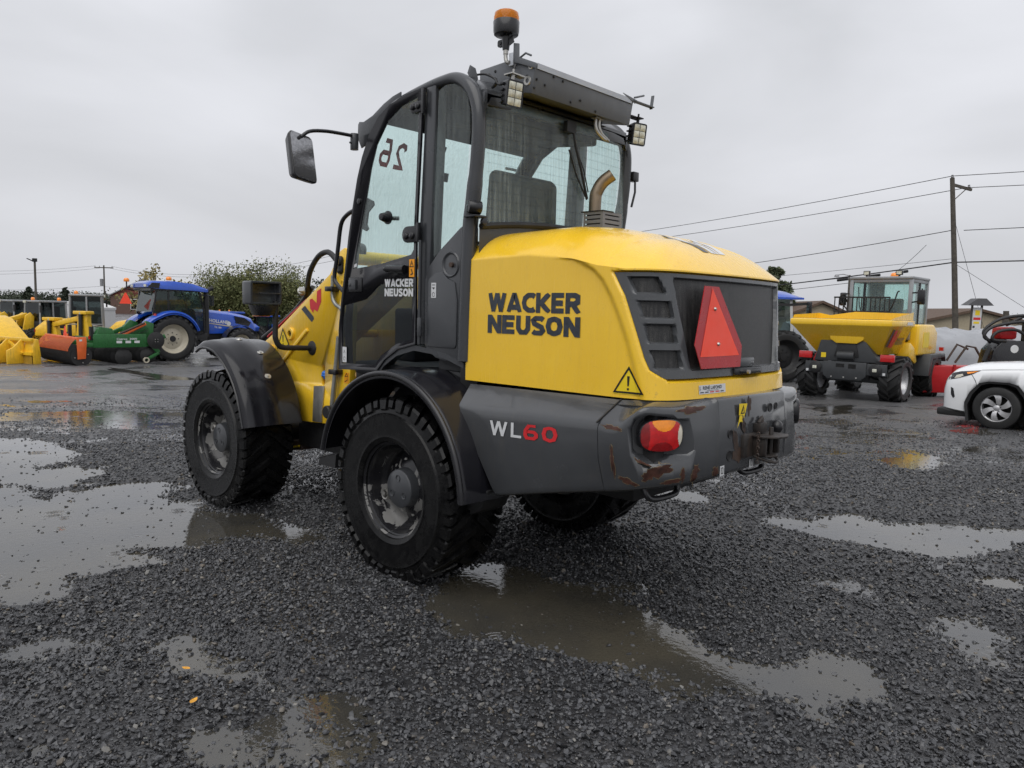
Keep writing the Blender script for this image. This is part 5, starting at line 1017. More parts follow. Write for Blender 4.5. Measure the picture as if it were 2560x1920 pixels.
# logo on the tower
def tw(x, z, l=0): return (x, -.4272 - l, z)
mb = MB(); mb.add([tw(*q) for q in ((-1.756, 1.525), (-1.707, 1.552), (-1.587, 1.472), (-1.582, 1.455), (-1.613, 1.431))], [(0, 1, 2, 3, 4)]); P_(mb, 'emblem_bar', 'dark_decal', 0, 0)
mb = MB(); mb.add([tw(*q) for q in ((-1.541, 1.66), (-1.485, 1.682), (-1.485, 1.585), (-1.536, 1.509), (-1.582, 1.528), (-1.592, 1.5), (-1.634, 1.533), (-1.641, 1.598), (-1.608, 1.606), (-1.546, 1.573))], [(0, 1, 2, 9), (2, 3, 4, 9), (4, 5, 6, 7), (4, 7, 8, 9)]); P_(mb, 'emblem_letter', 'red_decal', 0, 0)
tri_sign('warning_triangle', lambda x, y, l: tw(-2.022 + x + .0 * y - .03 * y, 1.217 + y + .2 * x, l), .165)
mb = MB(); mb.add([tw(*q) for q in ((-1.19, 1.01), (-1.135, 1.01), (-1.128, 1.085), (-1.183, 1.085))], [(0, 1, 2, 3)]); o = P_(mb, 'warning_label', 'orange_decal', 0, 0); mb = MB()
for q in ribbon([(-1.178, 1.057), (-1.142, 1.057), (-1.158, 1.08), (-1.178, 1.057)], .005) + ribbon([(-1.18, 1.02), (-1.15, 1.03), (-1.15, 1.045)], .006): mb.add([tw(x, z, .001) for x, z in q], [(0, 1, 2, 3)])
mb.build('label_print', 'black_decal', o, 0, 0)
# pipes and hoses on the tower
mb = MB(); mb.tube(crsp([(-1.29, -.455, 1.77), (-1.295, -.455, 1.63), (-1.26, -.455, 1.57), (-1.18, -.455, 1.53), (-1.15, -.46, 1.45), (-1.17, -.46, 1.30)], 4), .014, 10); mb.tube(crsp([(-1.205, -.46, 1.34), (-1.235, -.46, 1.15), (-1.27, -.46, .95), (-1.295, -.46, .80), (-1.31, -.46, .70), (-1.28, -.46, .64), (-1.23, -.46, .63)], 4), .019, 10); P_(mb, 'hydraulic_pipe', 'steel_pipe', 0, 60)
mb = MB()
for x, z in ((-1.295, 1.675), (-1.25, 1.085)): mb.box(x - .05, x + .045, -.49, -.425, z - .018, z + .018)
P_(mb, 'pipe_clamp', 'black_plastic', .006)
mb = MB(); mb.lathe([(.001, -.03), (.040, -.03), (.047, -.022), (.047, 0)], (-1.285, -.49, .795), n=24); P_(mb, 'rubber_buffer', 'black_matte'); mb = MB(); mb.beam((-1.36, -.47, .76), (-1.29, -.47, .77), .02, .02); P_(mb, 'buffer_bracket', 'galv')
mb = MB(); mb.sph((-1.175, -.44, 1.42), (.045, .03, .09), 12, 8); P_(mb, 'hose_guard', 'black_matte')
for k, (pts, r_) in enumerate([([(-1.33, -.30, 1.70), (-1.42, -.30, 1.84), (-1.50, -.30, 1.91), (-1.585, -.30, 1.955), (-1.68, -.30, 1.945), (-1.76, -.30, 1.90), (-1.836, -.30, 1.818), (-1.90, -.28, 1.74), (-1.96, -.25, 1.67), (-2.06, -.22, 1.60), (-2.32, -.20, 1.46), (-2.76, -.2, 1.26)], .021), ([(-1.9, -.24, 1.70), (-2.05, -.21, 1.615), (-2.35, -.19, 1.44), (-2.8, -.19, 1.18)], .016), ([(-1.5, -.2, 1.76), (-1.95, -.17, 1.55), (-2.4, -.15, 1.33), (-2.85, -.15, 1.05)], .018)]):
    mb = MB(); mb.tube(crsp(pts, 5), r_, 10); P_(mb, 'hydraulic_hose', 'rubber_hose', 0, 60)
mb = MB(); mb.beam((-1.94, -.31, 1.69), (-1.86, -.36, 1.66), .05, .012); mb.cyl((-1.95, -.31, 1.67), (-1.99, -.28, 1.655), .03); P_(mb, 'hose_clamp', 'galv', .003)
mb = MB(); mb.tube([(-2.0, -.05, 1.56), (-2.9, -.05, 1.0)], .03, 12); P_(mb, 'tilt_cylinder', 'galv'); mb = MB(); mb.tube([(-1.95, -.26, 1.60), (-2.6, -.24, 1.28)], .010, 8); P_(mb, 'hydraulic_line', 'red_paint')
# front lamp on its cranked arm
mb = MB(); mb.lathe([(.001, -.02), (.030, -.02), (.052, -.006), (.055, 0)], (-1.608, -.427, 1.237), n=28); P_(mb, 'arm_flange', 'black_matte', 0, 40)
for s_ in (-1, 1):
    mb = MB(); mb.tube(crsp([(-1.608, s_ * .43, 1.237), (-1.608, s_ * .54, 1.240), (-1.608, s_ * .655, 1.245), (-1.608, s_ * .70, 1.262), (-1.608, s_ * .725, 1.31), (-1.608, s_ * .728, 1.36), (-1.608, s_ * .722, 1.58)], 5), .020, 12); P_(mb, 'lamp_arm', 'black_matte', 0, 60)
    mb = MB(); rows = [[(x, s_ * y, z) for y, z in rrect(.69, .93, 1.552, 1.716, .014)] for x in (-1.70, -1.66, -1.58)]; mb.grid(rows, True); mb.add(rows[0], [list(range(len(rows[0])))]); k = rows[-1]; mid = [(x + .0, y, z) for x, y, z in k]; ins = [(x, s_ * .81 + (y - s_ * .81) * .86, 1.634 + (z - 1.634) * .82) for x, y, z in k]; dp = [(x - .06, y, z) for x, y, z in ins]; mb.grid([k, ins, dp], True); mb.add(dp, [list(range(len(dp)))]); mb.box(-1.60, -1.578, min(s_ * .70, s_ * .86), max(s_ * .70, s_ * .86), 1.628, 1.636); HL = P_(mb, 'headlamp_housing', 'cab_grey', .002)
    mb = MB(); mb.prism([(.72 * s_, 1.55), (.90 * s_, 1.55), (.87 * s_, 1.475), (.75 * s_, 1.475)], 'x', -1.68, -1.585); mb.build('indicator_housing', 'black_plastic', HL, .006); mb = MB(); mb.box(-1.69, -1.60, min(s_ * .77, s_ * .86), max(s_ * .77, s_ * .86), 1.468, 1.485); mb.build('indicator_lens', 'lamp_amber', HL, .003)
# front mudguards
def front_guard(s_):
    AR = crsp([Vector((-2.435, 1.235, 0)), Vector((-2.34, 1.27, 0)), Vector((-2.22, 1.275, 0)), Vector((-2.08, 1.245, 0)), Vector((-1.93, 1.160, 0)), Vector((-1.80, 1.045, 0)), Vector((-1.70, .89, 0)), Vector((-1.625, .680, 0))], 5); cx, cz = -2.2125, .55; mb = MB(); rows = []
    for i, q in enumerate(AR):
        d = Vector((q.x - cx, q.y - cz)).normalized(); row = []
        for y, dr in ((-.945, -.060), (-.940, -.030), (-.915, -.006), (-.86, .0), (-.80, .002), (-.775, .012), (-.66, .014), (-.64, .004), (-.52, .0), (-.495, -.006), (-.485, -.03)): row.append((q.x + d.x * dr, s_ * -y, q.y + d.y * dr))
        rows.append(row)
    mb.grid(rows); mb.grid([[(cx + (x - cx) * .985, y, cz + (z - cz) * .985) for x, y, z in r_] for r_ in rows]); mb.grid([rows[-1], [(cx + (x - cx) * .985, y, cz + (z - cz) * .985) for x, y, z in rows[-1]]]); mb.grid([rows[0], [(x - .01, y, z - .02) for x, y, z in rows[0]]]); o = P_(mb, 'front_mudguard', 'fender_black', 0, 50)
    mb = MB()
    for i, y in ((12, -.72), (19, -.66), (26, -.70)):
        q = AR[i]; d = Vector((q.x - cx, 0, q.y - cz)).normalized(); c = Vector((q.x, s_ * -y, q.y)) + d * .012; t = d.cross(Vector((0, 1, 0))); rws = [[c + d * h + (t * math.cos(a) + Vector((0, 1, 0)) * math.sin(a)) * rr for a in [k * math.pi / 6 for k in range(12)]] for rr, h in ((.026, 0), (.024, .004), (.012, .004), (.010, .010), (.001, .011))]; mb.grid(rws, True)
    mb.build('guard_bolts', 'bolt', o, 0, 40); mb = MB(); mb.tube([rows[i][0] for i in range(len(rows))], .010, 6); mb.build('guard_lip', 'black_plastic', o, 0, 60)
front_guard(-1); front_guard(1)
# ------------------------------------------------------------------ shared builders for the background machines
for o in list(COL.objects):
    if o.parent and o.type == 'MESH' and o.name.split('.')[0] in ('wheel_nut_ring', 'plate_bolts', 'box_bolts', 'heater_wires', 'safety_chain', 'guard_bolts', 'sign_screws', 'sign_studs', 'box_grommets', 'sticker_bars', 'load_labels', 'label_print', 'sign_print', 'pipe_clamp', 'sticker_print', 'sticker_text', 'lettering', 'model_lettering', 'model_number', 'drain_pipes', 'cab_step', 'lamp_cable', 'rear_wiper', 'stock_number', 'emblem_letter', 'warning_sticker', 'tower_cross_tubes'): o['kind'] = 'stuff'
_TY = {}
def far_tyre(Rr, w, rb, nl, lug, seg=48):
    k = (Rr, w, rb, nl, lug)
    if k not in _TY:
        hw = w / 2; mb = MB(); prof = [(rb, -hw + .05), (rb + .03, -hw + .01), ((rb + Rr) / 2, -hw), (Rr - lug - .06, -hw + .01), (Rr - lug, -hw + .05), (Rr - lug + .01, 0)]; prof += [(a, -b_) for a, b_ in prof[-2::-1]]; mb.lathe(prof, n=seg)
        for s_ in (-1, 1):
            for i in range(nl):
                base = 2 * math.pi * (i + (.5 if s_ > 0 else 0)) / nl; st = 2 * math.pi / nl; rows = []
                for yy, sw, ht in ((1., -.1, -.07), (.93, 0, 0), (.5, .45, .005), (-.03, .95, .008)):
                    row = []
                    for a_, r_ in ((-.2, Rr - lug - .03), (-.17, Rr + ht), (.17, Rr + ht), (.2, Rr - lug - .03)): th = base + (sw + a_) * st; row.append((r_ * math.cos(th), s_ * yy * hw, r_ * math.sin(th)))
                    rows.append(row)
                mb.grid(rows); mb.add(rows[0], [(0, 1, 2, 3)]); mb.add(rows[-1], [(3, 2, 1, 0)])
        rm = MB(); rm.lathe([(rb + .01, -hw + .04), (rb + .03, -hw + .03), (rb - .01, -hw + .07), (rb - .04, -hw + .12), (rb * .8, -hw + .20), (rb * .72, -hw + .22), (rb * .62, -hw + .19), (.01, -hw + .19)], n=36); rm.lathe([(rb * .28, -hw + .15), (rb * .28, -hw + .19)], n=20); rm.lathe([(.001, -hw + .15), (rb * .28, -hw + .15)], n=20)
        rm.lathe([(rb, hw - .05), (.01, hw - .1)], n=24)
        hb = MB(); hb.lathe([(.001, -hw + .12), (rb * .2, -hw + .125), (rb * .22, -hw + .16)], n=20)
        for i in range(8): a_ = i * math.pi / 4; hb.cyl((rb * .42 * math.cos(a_), -hw + .165, rb * .42 * math.sin(a_)), (rb * .42 * math.cos(a_), -hw + .20, rb * .42 * math.sin(a_)), .018, n=6)
        _TY[k] = (mb.mesh('tyre', 'tyre_far', 0, 30), rm, hb.mesh('hub', 'black_matte', 0, 30), {})
    return _TY[k]
def far_wheel(parent, loc, rz, spec, rimmat):
    "wheel > tyre, hub; axis along local y, outer face towards -y before turning by rz"
    t, rm, hb, cache = far_tyre(*spec)
    if rimmat not in cache: cache[rimmat] = rm.mesh('wheel', rimmat, 0, 40)
    w_ = link_mesh('wheel', cache[rimmat], parent); w_.location = loc; w_.rotation_euler = (0, 0, rz)
    link_mesh('tyre', t, w_); link_mesh('hub', hb, w_); return w_
def PB(parent, name, mat, *boxes, bevel=.0, smooth=35):
    mb = MB()
    for q in boxes: mb.box(*q)
    return mb.build(name, mat, parent, bevel, smooth)
def beacon_small(parent, x, y, z, r_=.075):
    mb = MB(); mb.lathe([(.001, 0), (r_ * .9, 0), (r_, .04), (r_ * .92, .10), (r_ * .6, .13), (.001, .135)], (x, y, z), 'z', 16); return mb.build('beacon', 'beacon_orange', parent, 0, 50)
def smv_small(parent, c, s_, nrm='y', sgn=-1):
    mb = MB(); P = [(-.5, 0), (.5, 0), (.06, .86), (-.06, .86)]
    pts = [(c[0] + p_[0] * s_, c[1], c[2] + p_[1] * s_) if nrm == 'y' else (c[0], c[1] + p_[0] * s_, c[2] + p_[1] * s_) for p_ in P]; d = (0, .01 * sgn, 0) if nrm == 'y' else (.01 * sgn, 0, 0)
    mb.add(pts + [tuple(a + b_ for a, b_ in zip(q, d)) for q in pts], [(0, 1, 2, 3), (7, 6, 5, 4), (0, 4, 5, 1), (1, 5, 6, 2), (2, 6, 7, 3), (3, 7, 4, 0)]); return mb.build('slow_vehicle_sign', 'smv_orange', parent, 0, 0)

# ------------------------------------------------------------------ blue tractor (faces +y; its right side towards us)
TX, TY0 = -25.17, 7.97; TZ = gz(TX + 1, TY0) - .02
T = thing('tractor', 'blue farm tractor with cream wheels parked across the yard on the left', 'tractor', (TX, TY0, TZ))
RW_ = (.84, .52, .52, 20, .05); FWs = (.62, .42, .36, 18, .045)
for s_ in (1, -1):
    far_wheel(T, (s_ * .74, 0, .84), math.pi / 2 if s_ > 0 else -math.pi / 2, RW_, 'rim_cream'); far_wheel(T, (s_ * .80, 2.58, .62), math.pi / 2 if s_ > 0 else -math.pi / 2, FWs, 'rim_cream')
PB(T, 'chassis', 'black_matte', (-.3, .3, -.45, 3.1, .65, 1.25), (-.55, .55, -.18, .18, .7, .98), (-.62, .62, 2.48, 2.68, .52, .72), (.3, .72, .75, 1.35, .55, 1.05), (-.72, -.3, .75, 1.35, .55, 1.05), bevel=.03)
mb = MB(); rows = []
for y, zt, w, zb in ((1.05, 1.92, .40, 1.0), (1.6, 1.90, .40, 1.0), (2.4, 1.82, .39, 1.02), (3.0, 1.72, .37, 1.05), (3.35, 1.60, .33, 1.08), (3.5, 1.40, .28, 1.12)): rows.append([(x * w, y, z) for x, z in ((-1, zb), (-1.0, zt - .28), (-.88, zt - .10), (-.5, zt - .01), (0, zt + .01), (.5, zt - .01), (.88, zt - .10), (1.0, zt - .28), (1, zb))])
mb.grid(rows); mb.add(rows[-1], [list(range(9))]); BN = mb.build('bonnet', 'blue_paint', T, 0, 40)
mb = MB()
for s_ in (1, -1): mb.add([(s_ * (.392), 2.55, 1.68), (s_ * .376, 3.0, 1.60), (s_ * .350, 3.28, 1.42), (s_ * .362, 3.15, 1.28), (s_ * .388, 2.62, 1.40)], [(0, 1, 2, 3, 4)])
mb.xf(lambda x, y, z: (x * 1.02, y, z)); mb.build('bonnet_grille', 'black_plastic', BN, 0, 0)
mb = MB(); mb.add([(.405, 1.5, 1.42), (.405, 1.5, 1.39), (.396, 2.5, 1.24), (.396, 2.5, 1.29)], [(0, 1, 2, 3)]); mb.xf(lambda x, y, z: (x + .006, y, z)); mb.build('side_stripe', 'rim_cream', BN, 0, 0)
link_mesh('lettering', font_mesh('NEW HOLLAND', .17, 'white_decal', lambda x, y, l: Vector((.413 - .004 * x, 1.12 + x * .98, 1.50 + y - .11 * x)), .006), BN); link_mesh('lettering', font_mesh('T6.180', .10, 'white_decal', lambda x, y, l: Vector((.411, 1.75 + x, 1.22 + y - .1 * x)), .002), BN)
mb = MB(); mb.lathe([(.001, .0), (.085, .0)], (.408, 2.33, 1.38), 'x', 16); mb.build('emblem', 'white_decal', BN, 0, 0)
# cab
prf = [(-.62, 1.25), (-.70, 1.75), (-.52, 2.62), (1.02, 2.62), (1.22, 2.0), (1.26, 1.05), (.95, .95), (.75, 1.35), (.35, 1.68), (-.3, 1.72)]
for s_ in (1, -1):
    mb = MB(); mb.prism([(-.30, 1.80), (.30, 1.78), (.72, 1.48), (.98, 1.10), (1.18, 1.12), (1.15, 1.95), (.98, 2.55), (-.06, 2.55), (-.06, 1.80)], 'x', s_ * .735, s_ * .742); mb.build('side_window', 'glass_far', T, 0, 0)
    mb = MB(); mb.prism([(-.60, 1.78), (-.12, 1.80), (-.12, 2.55), (-.48, 2.55)], 'x', s_ * .735, s_ * .742); mb.build('quarter_window', 'glass_far', T, 0, 0)
    mb = MB()
    for a_, b_ in (((-.62, 1.7), (-.50, 2.62)), ((-.09, 1.72), (-.08, 2.62)), ((1.02, 2.62), (1.20, 1.95)), ((1.20, 1.95), (1.22, 1.05)), ((1.22, 1.05), (.95, 1.02)), ((.95, 1.02), (.70, 1.42)), ((.70, 1.42), (.30, 1.72)), ((.30, 1.72), (-.62, 1.72))): mb.beam((s_ * .735, *a_), (s_ * .735, *b_), .05, .06)
    mb.build('cab_frame', 'black_plastic', T)
mb = MB(); mb.grid([[(x, y, z) for x in (-.72, 0, .72)] for y, z in ((1.24, 1.9), (1.03, 2.58))]); mb.build('windscreen', 'glass_far', T, 0, 0); mb = MB(); mb.grid([[(x, y, z) for x in (-.72, 0, .72)] for y, z in ((-.68, 1.8), (-.50, 2.58))]); mb.build('rear_window', 'glass_far', T, 0, 0)
PB(T, 'seat', 'seat_fabric', (-.25, .25, -.15, .35, 1.3, 1.75), (-.24, .24, -.25, -.1, 1.7, 2.3), (-.2, .2, .75, 1.0, 1.1, 1.9), bevel=.05); PB(T, 'cab_floor', 'black_matte', (-.70, .70, -.55, 1.2, 1.0, 1.15))
mb = MB(); rows = []
for y, z0, z1, w in ((-.82, 2.66, 2.80, .80), (-.60, 2.62, 2.90, .86), (.1, 2.60, 2.93, .88), (.8, 2.58, 2.86, .88), (1.25, 2.55, 2.72, .84), (1.36, 2.55, 2.62, .78)): rows.append([(x * w, y, z) for x, z in ((-1, z0), (-1.0, z0 + .10), (-.9, z1 - .03), (-.4, z1), (.4, z1), (.9, z1 - .03), (1, z0 + .10), (1, z0))])
mb.grid(rows, True); mb.add(rows[0], [list(range(8))]); mb.add(rows[-1], [list(range(8))]); RF = mb.build('roof', 'blue_paint', T, 0, 40)
PB(RF, 'roof_lining', 'black_plastic', (-.80, .80, -.72, 1.25, 2.545, 2.63)); mb = MB(); mb.prism([(-.84, 2.66), (-.46, 2.64), (-.42, 2.82), (-.70, 2.82)], 'x', .855, .89); mb.build('roof_corner', 'black_plastic', RF)
for x, y in ((.6, .0), (-.78, -.95)): beacon_small(T, x, y, 2.93 if y == 0 else 2.86, .10)
mb = MB(); mb.tube([(-.78, -.72, 2.55), (-.78, -.95, 2.6), (-.78, -.95, 2.86)], .025, 8); mb.build('beacon_arm', 'black_matte', T); q = smv_small(T, (0, 0, 0), .46); q.location = (-.78, -.99, 2.06); q.rotation_euler = (0, 0, R(42))
mb = MB(); mb.tube(crsp([(.60, 1.36, .9), (.60, 1.36, 2.35), (.60, 1.38, 2.55), (.60, 1.52, 2.68), (.60, 1.62, 2.70)], 4), [.10] * 5 + [.075] * 12, 12); mb.build('exhaust', 'black_matte', T, 0, 50)
mb = MB(); mb.tube([(.7, 1.1, 2.45), (.95, 1.25, 2.43), (1.15, 1.30, 2.40)], .025, 8); mb.box(1.08, 1.30, 1.26, 1.34, 2.05, 2.42); mb.build('mirror', 'black_plastic', T)
for s_ in (1, -1):
    mb = MB(); rows = []
    for i in range(24):
        a_ = R(152 - 134 * i / 23); k = .95 + .10 * sstep(6, 0, i); rows.append([(s_ * x, k2 * math.cos(a_), .84 + k2 * math.sin(a_)) for x, k2 in ((.50, k - .03), (.54, k + .05), (.80, k + .065), (1.0, k + .05), (1.05, k), (1.05, k - .05))])
    mb.grid(rows); mb.grid([[(x, y * .97, .84 + (z - .84) * .97) for x, y, z in r_] for r_ in rows]); mb.build('rear_fender', 'blue_paint', T, 0, 45)
    mb = MB(); rows = [[(s_ * x, 2.58 + .70 * math.cos(R(160 - 130 * i / 12)), .62 + .70 * math.sin(R(160 - 130 * i / 12))) for x in (.6, .98, 1.0)] for i in range(13)]; mb.grid(rows); mb.build('front_fender', 'black_plastic', T, 0, 45)
PB(T, 'marker_lamp', 'lamp_red', (.72, .95, -.62, -.60, 1.66, 1.74)); PB(T, 'step', 'black_matte', (.60, .85, 1.0, 1.3, .45, .5), (.60, .85, 1.0, 1.3, .75, .8))
mb = MB()
for s_ in (1, -1): mb.tube([(s_ * .4, -.4, .6), (s_ * .45, -1.2, .5)], .04, 8); mb.tube([(s_ * .4, -.3, 1.25), (s_ * .45, -.9, .55)], .025, 8)
mb.tube([(0, -.35, 1.2), (0, -1.2, 1.15)], .035, 8); mb.build('three_point_linkage', 'black_matte', T)
PB(T, 'work_lamp', 'led_lens', (-.7, -.5, -.84, -.80, 2.68, 2.76)); PB(T, 'work_lamp', 'led_lens', (.5, .7, -.84, -.80, 2.68, 2.76))

# ------------------------------------------------------------------ disc harrow carried behind it, roller end towards the camera
HX, HY = TX + .25, TY0; HZ = gz(HX, HY - 3) + .01
H = thing('disc_harrow', 'green disc harrow with orange comb roller hitched behind the blue tractor', 'disc harrow', (HX, HY, HZ))
mb = MB(); mb.box(-1.72, 1.72, -2.5, -2.38, .70, .84); mb.box(-1.72, 1.72, -1.75, -1.63, .62, .76); mb.box(1.58, 1.70, -3.3, -1.1, .60, .74); mb.box(-1.70, -1.58, -3.3, -1.1, .60, .74); mb.box(-.5, -.38, -3.2, -1.0, .64, .78); mb.box(.38, .5, -3.2, -1.0, .64, .78); mb.box(1.705, 1.735, -3.0, -1.35, .58, 1.02); mb.build('frame', 'green_paint', H, .02)
mb = MB(); mb.prism([(-2.9, .85), (-2.2, .85), (-2.35, 1.20), (-2.75, 1.25)], 'x', .9, 1.55); mb.build('tool_box', 'green_paint', H, .03); mb = MB(); mb.prism([(-2.78, 1.27), (-2.35, 1.22), (-2.37, 1.235), (-2.77, 1.285)], 'x', 1.0, 1.45); mb.build('box_rim', 'rim_cream', H)
mb = MB(); mb.beam((1.2, -1.1, 1.25), (1.2, -2.0, .85), .12, .14); mb.beam((-.4, -1.1, 1.25), (-.4, -2.0, .85), .12, .14); mb.prism([(-1.5, .7), (-.9, .7), (-.85, 1.35), (-1.1, 1.45), (-1.35, 1.2)], 'x', .95, 1.12); mb.prism([(-1.5, .7), (-.9, .7), (-.85, 1.35), (-1.1, 1.45), (-1.35, 1.2)], 'x', -.5, -.3); mb.build('headstock', 'green_paint', H, .02)
mb = MB(); mb.tube([(1.35, -2.1, .9), (1.30, -1.2, 1.35)], .05, 10); mb.build('hydraulic_ram', 'orange_paint', H); mb = MB(); mb.tube([(1.4, -2.3, .92), (1.34, -1.25, 1.38)], .035, 10); mb.build('hydraulic_ram', 'rust_metal', H)
mb = MB(); mb.beam((1.72, -1.2, .72), (1.72, -.72, .95), .06, .14); mb.beam((1.72, -1.25, .75), (1.72, -.95, .38), .06, .14); mb.beam((1.72, -.95, .38), (1.74, -1.35, .16), .07, .10); mb.build('support_arm', 'green_paint', H, .015); mb = MB(); mb.lathe([(.06, -.03), (.10, -.03), (.10, .03), (.06, .03)], (1.76, -1.38, .14), 'x', 16, True); mb.build('support_wheel', 'rim_cream', H)
for y, zc in ((-2.05, .26), (-1.25, .30)):
    for i in range(9):
        x = 1.64 - i * .4; mb = MB(); rr = .27; mb.lathe([(.02, .03), (rr * .5, .025), (rr, -.03), (rr * .96, -.035), (rr * .5, .012), (.02, .018)], (x, y, zc), 'x', 24); mb.build('disc', 'tyre_far', H, 0, 40)
mb = MB(); mb.lathe([(.02, .03), (.15, .025), (.29, -.02), (.15, .01), (.02, .015)], (1.78, -1.05, .80), 'x', 28); DS = mb.build('side_disc', 'tyre_far', H, 0, 40); mb = MB()
for a_ in (45, 135, 225, 315): mb.cyl((1.79, -1.05 + .06 * math.cos(R(a_)), .80 + .06 * math.sin(R(a_))), (1.825, -1.05 + .06 * math.cos(R(a_)), .80 + .06 * math.sin(R(a_))), .012, n=8)
o = mb.build('disc_bolts', 'bolt', DS); o['kind'] = 'stuff'
mb = MB(); mb.lathe([(.001, -1.7), (.30, -1.7), (.30, 1.66), (.001, 1.66)], (0, -3.35, .30), 'x', 28); RL = mb.build('roller', 'tyre_far', H, 0, 30)
for i in range(34):
    x = -1.66 + i * .1; mb = MB(); mb.lathe([(.29, -.012), (.335, -.010), (.335, .010), (.29, .012)], (x, -3.35, .335), 'x', 20); mb.build('roller_ring', 'black_matte', RL)
mb = MB(); mb.lathe([(.001, 0), (.31, 0)], (1.70, -3.35, .31), 'x', 28); EP = mb.build('roller_end', 'black_matte', H); mb = MB()
for a_ in (20, 100, 190, 280): mb.cyl((1.70, -3.35 + .2 * math.cos(R(a_)), .31 + .2 * math.sin(R(a_))), (1.73, -3.35 + .2 * math.cos(R(a_)), .31 + .2 * math.sin(R(a_))), .018, n=8)
o = mb.build('end_bolts', 'bolt', EP); o['kind'] = 'stuff'
mb = MB(); mb.box(-1.66, 1.6, -3.46, -3.38, .84, .92); CB = mb.build('comb_bar', 'orange_paint', H, .01)
for i in range(26):
    x = -1.62 + i * .128; mb = MB(); mb.tube(crsp([(x, -3.42, .92), (x, -3.60, .74), (x, -3.70, .56), (x + .01, -3.71, .48)], 3), .0125, 6); mb.build('tine', 'orange_paint', CB, 0, 60)
mb = MB(); mb.prism([(-3.50, .92), (-3.22, .94), (-3.20, .80), (-3.24, .24), (-3.48, .22)], 'x', 1.74, 1.77); mb.build('end_flap', 'orange_paint', H, .01); PB(H, 'flap_sticker', 'white_decal', (1.771, 1.774, -3.42, -3.34, .80, .86))
for x in (-.9, 1.25): PB(H, 'tail_lamp_board', 'black_matte', (x - .07, x + .07, -2.95, -2.85, .80, 1.25)); PB(H, 'tail_lamp', 'lamp_red', (x - .06, x + .06, -2.98, -2.95, .84, .94))
smv_small(H, (-.35, -3.2, .88), .40)
for y in (-2.30, -2.02, -1.74): PB(H, 'side_label', 'white_decal', (1.736, 1.739, y, y + .17, .72, .80))
link_mesh('lettering', font_mesh('Catros  3000', .11, 'white_decal', lambda x, y, l: Vector((1.7385, -2.3 + x * 1.1, .83 + y * .8)), .002), H)

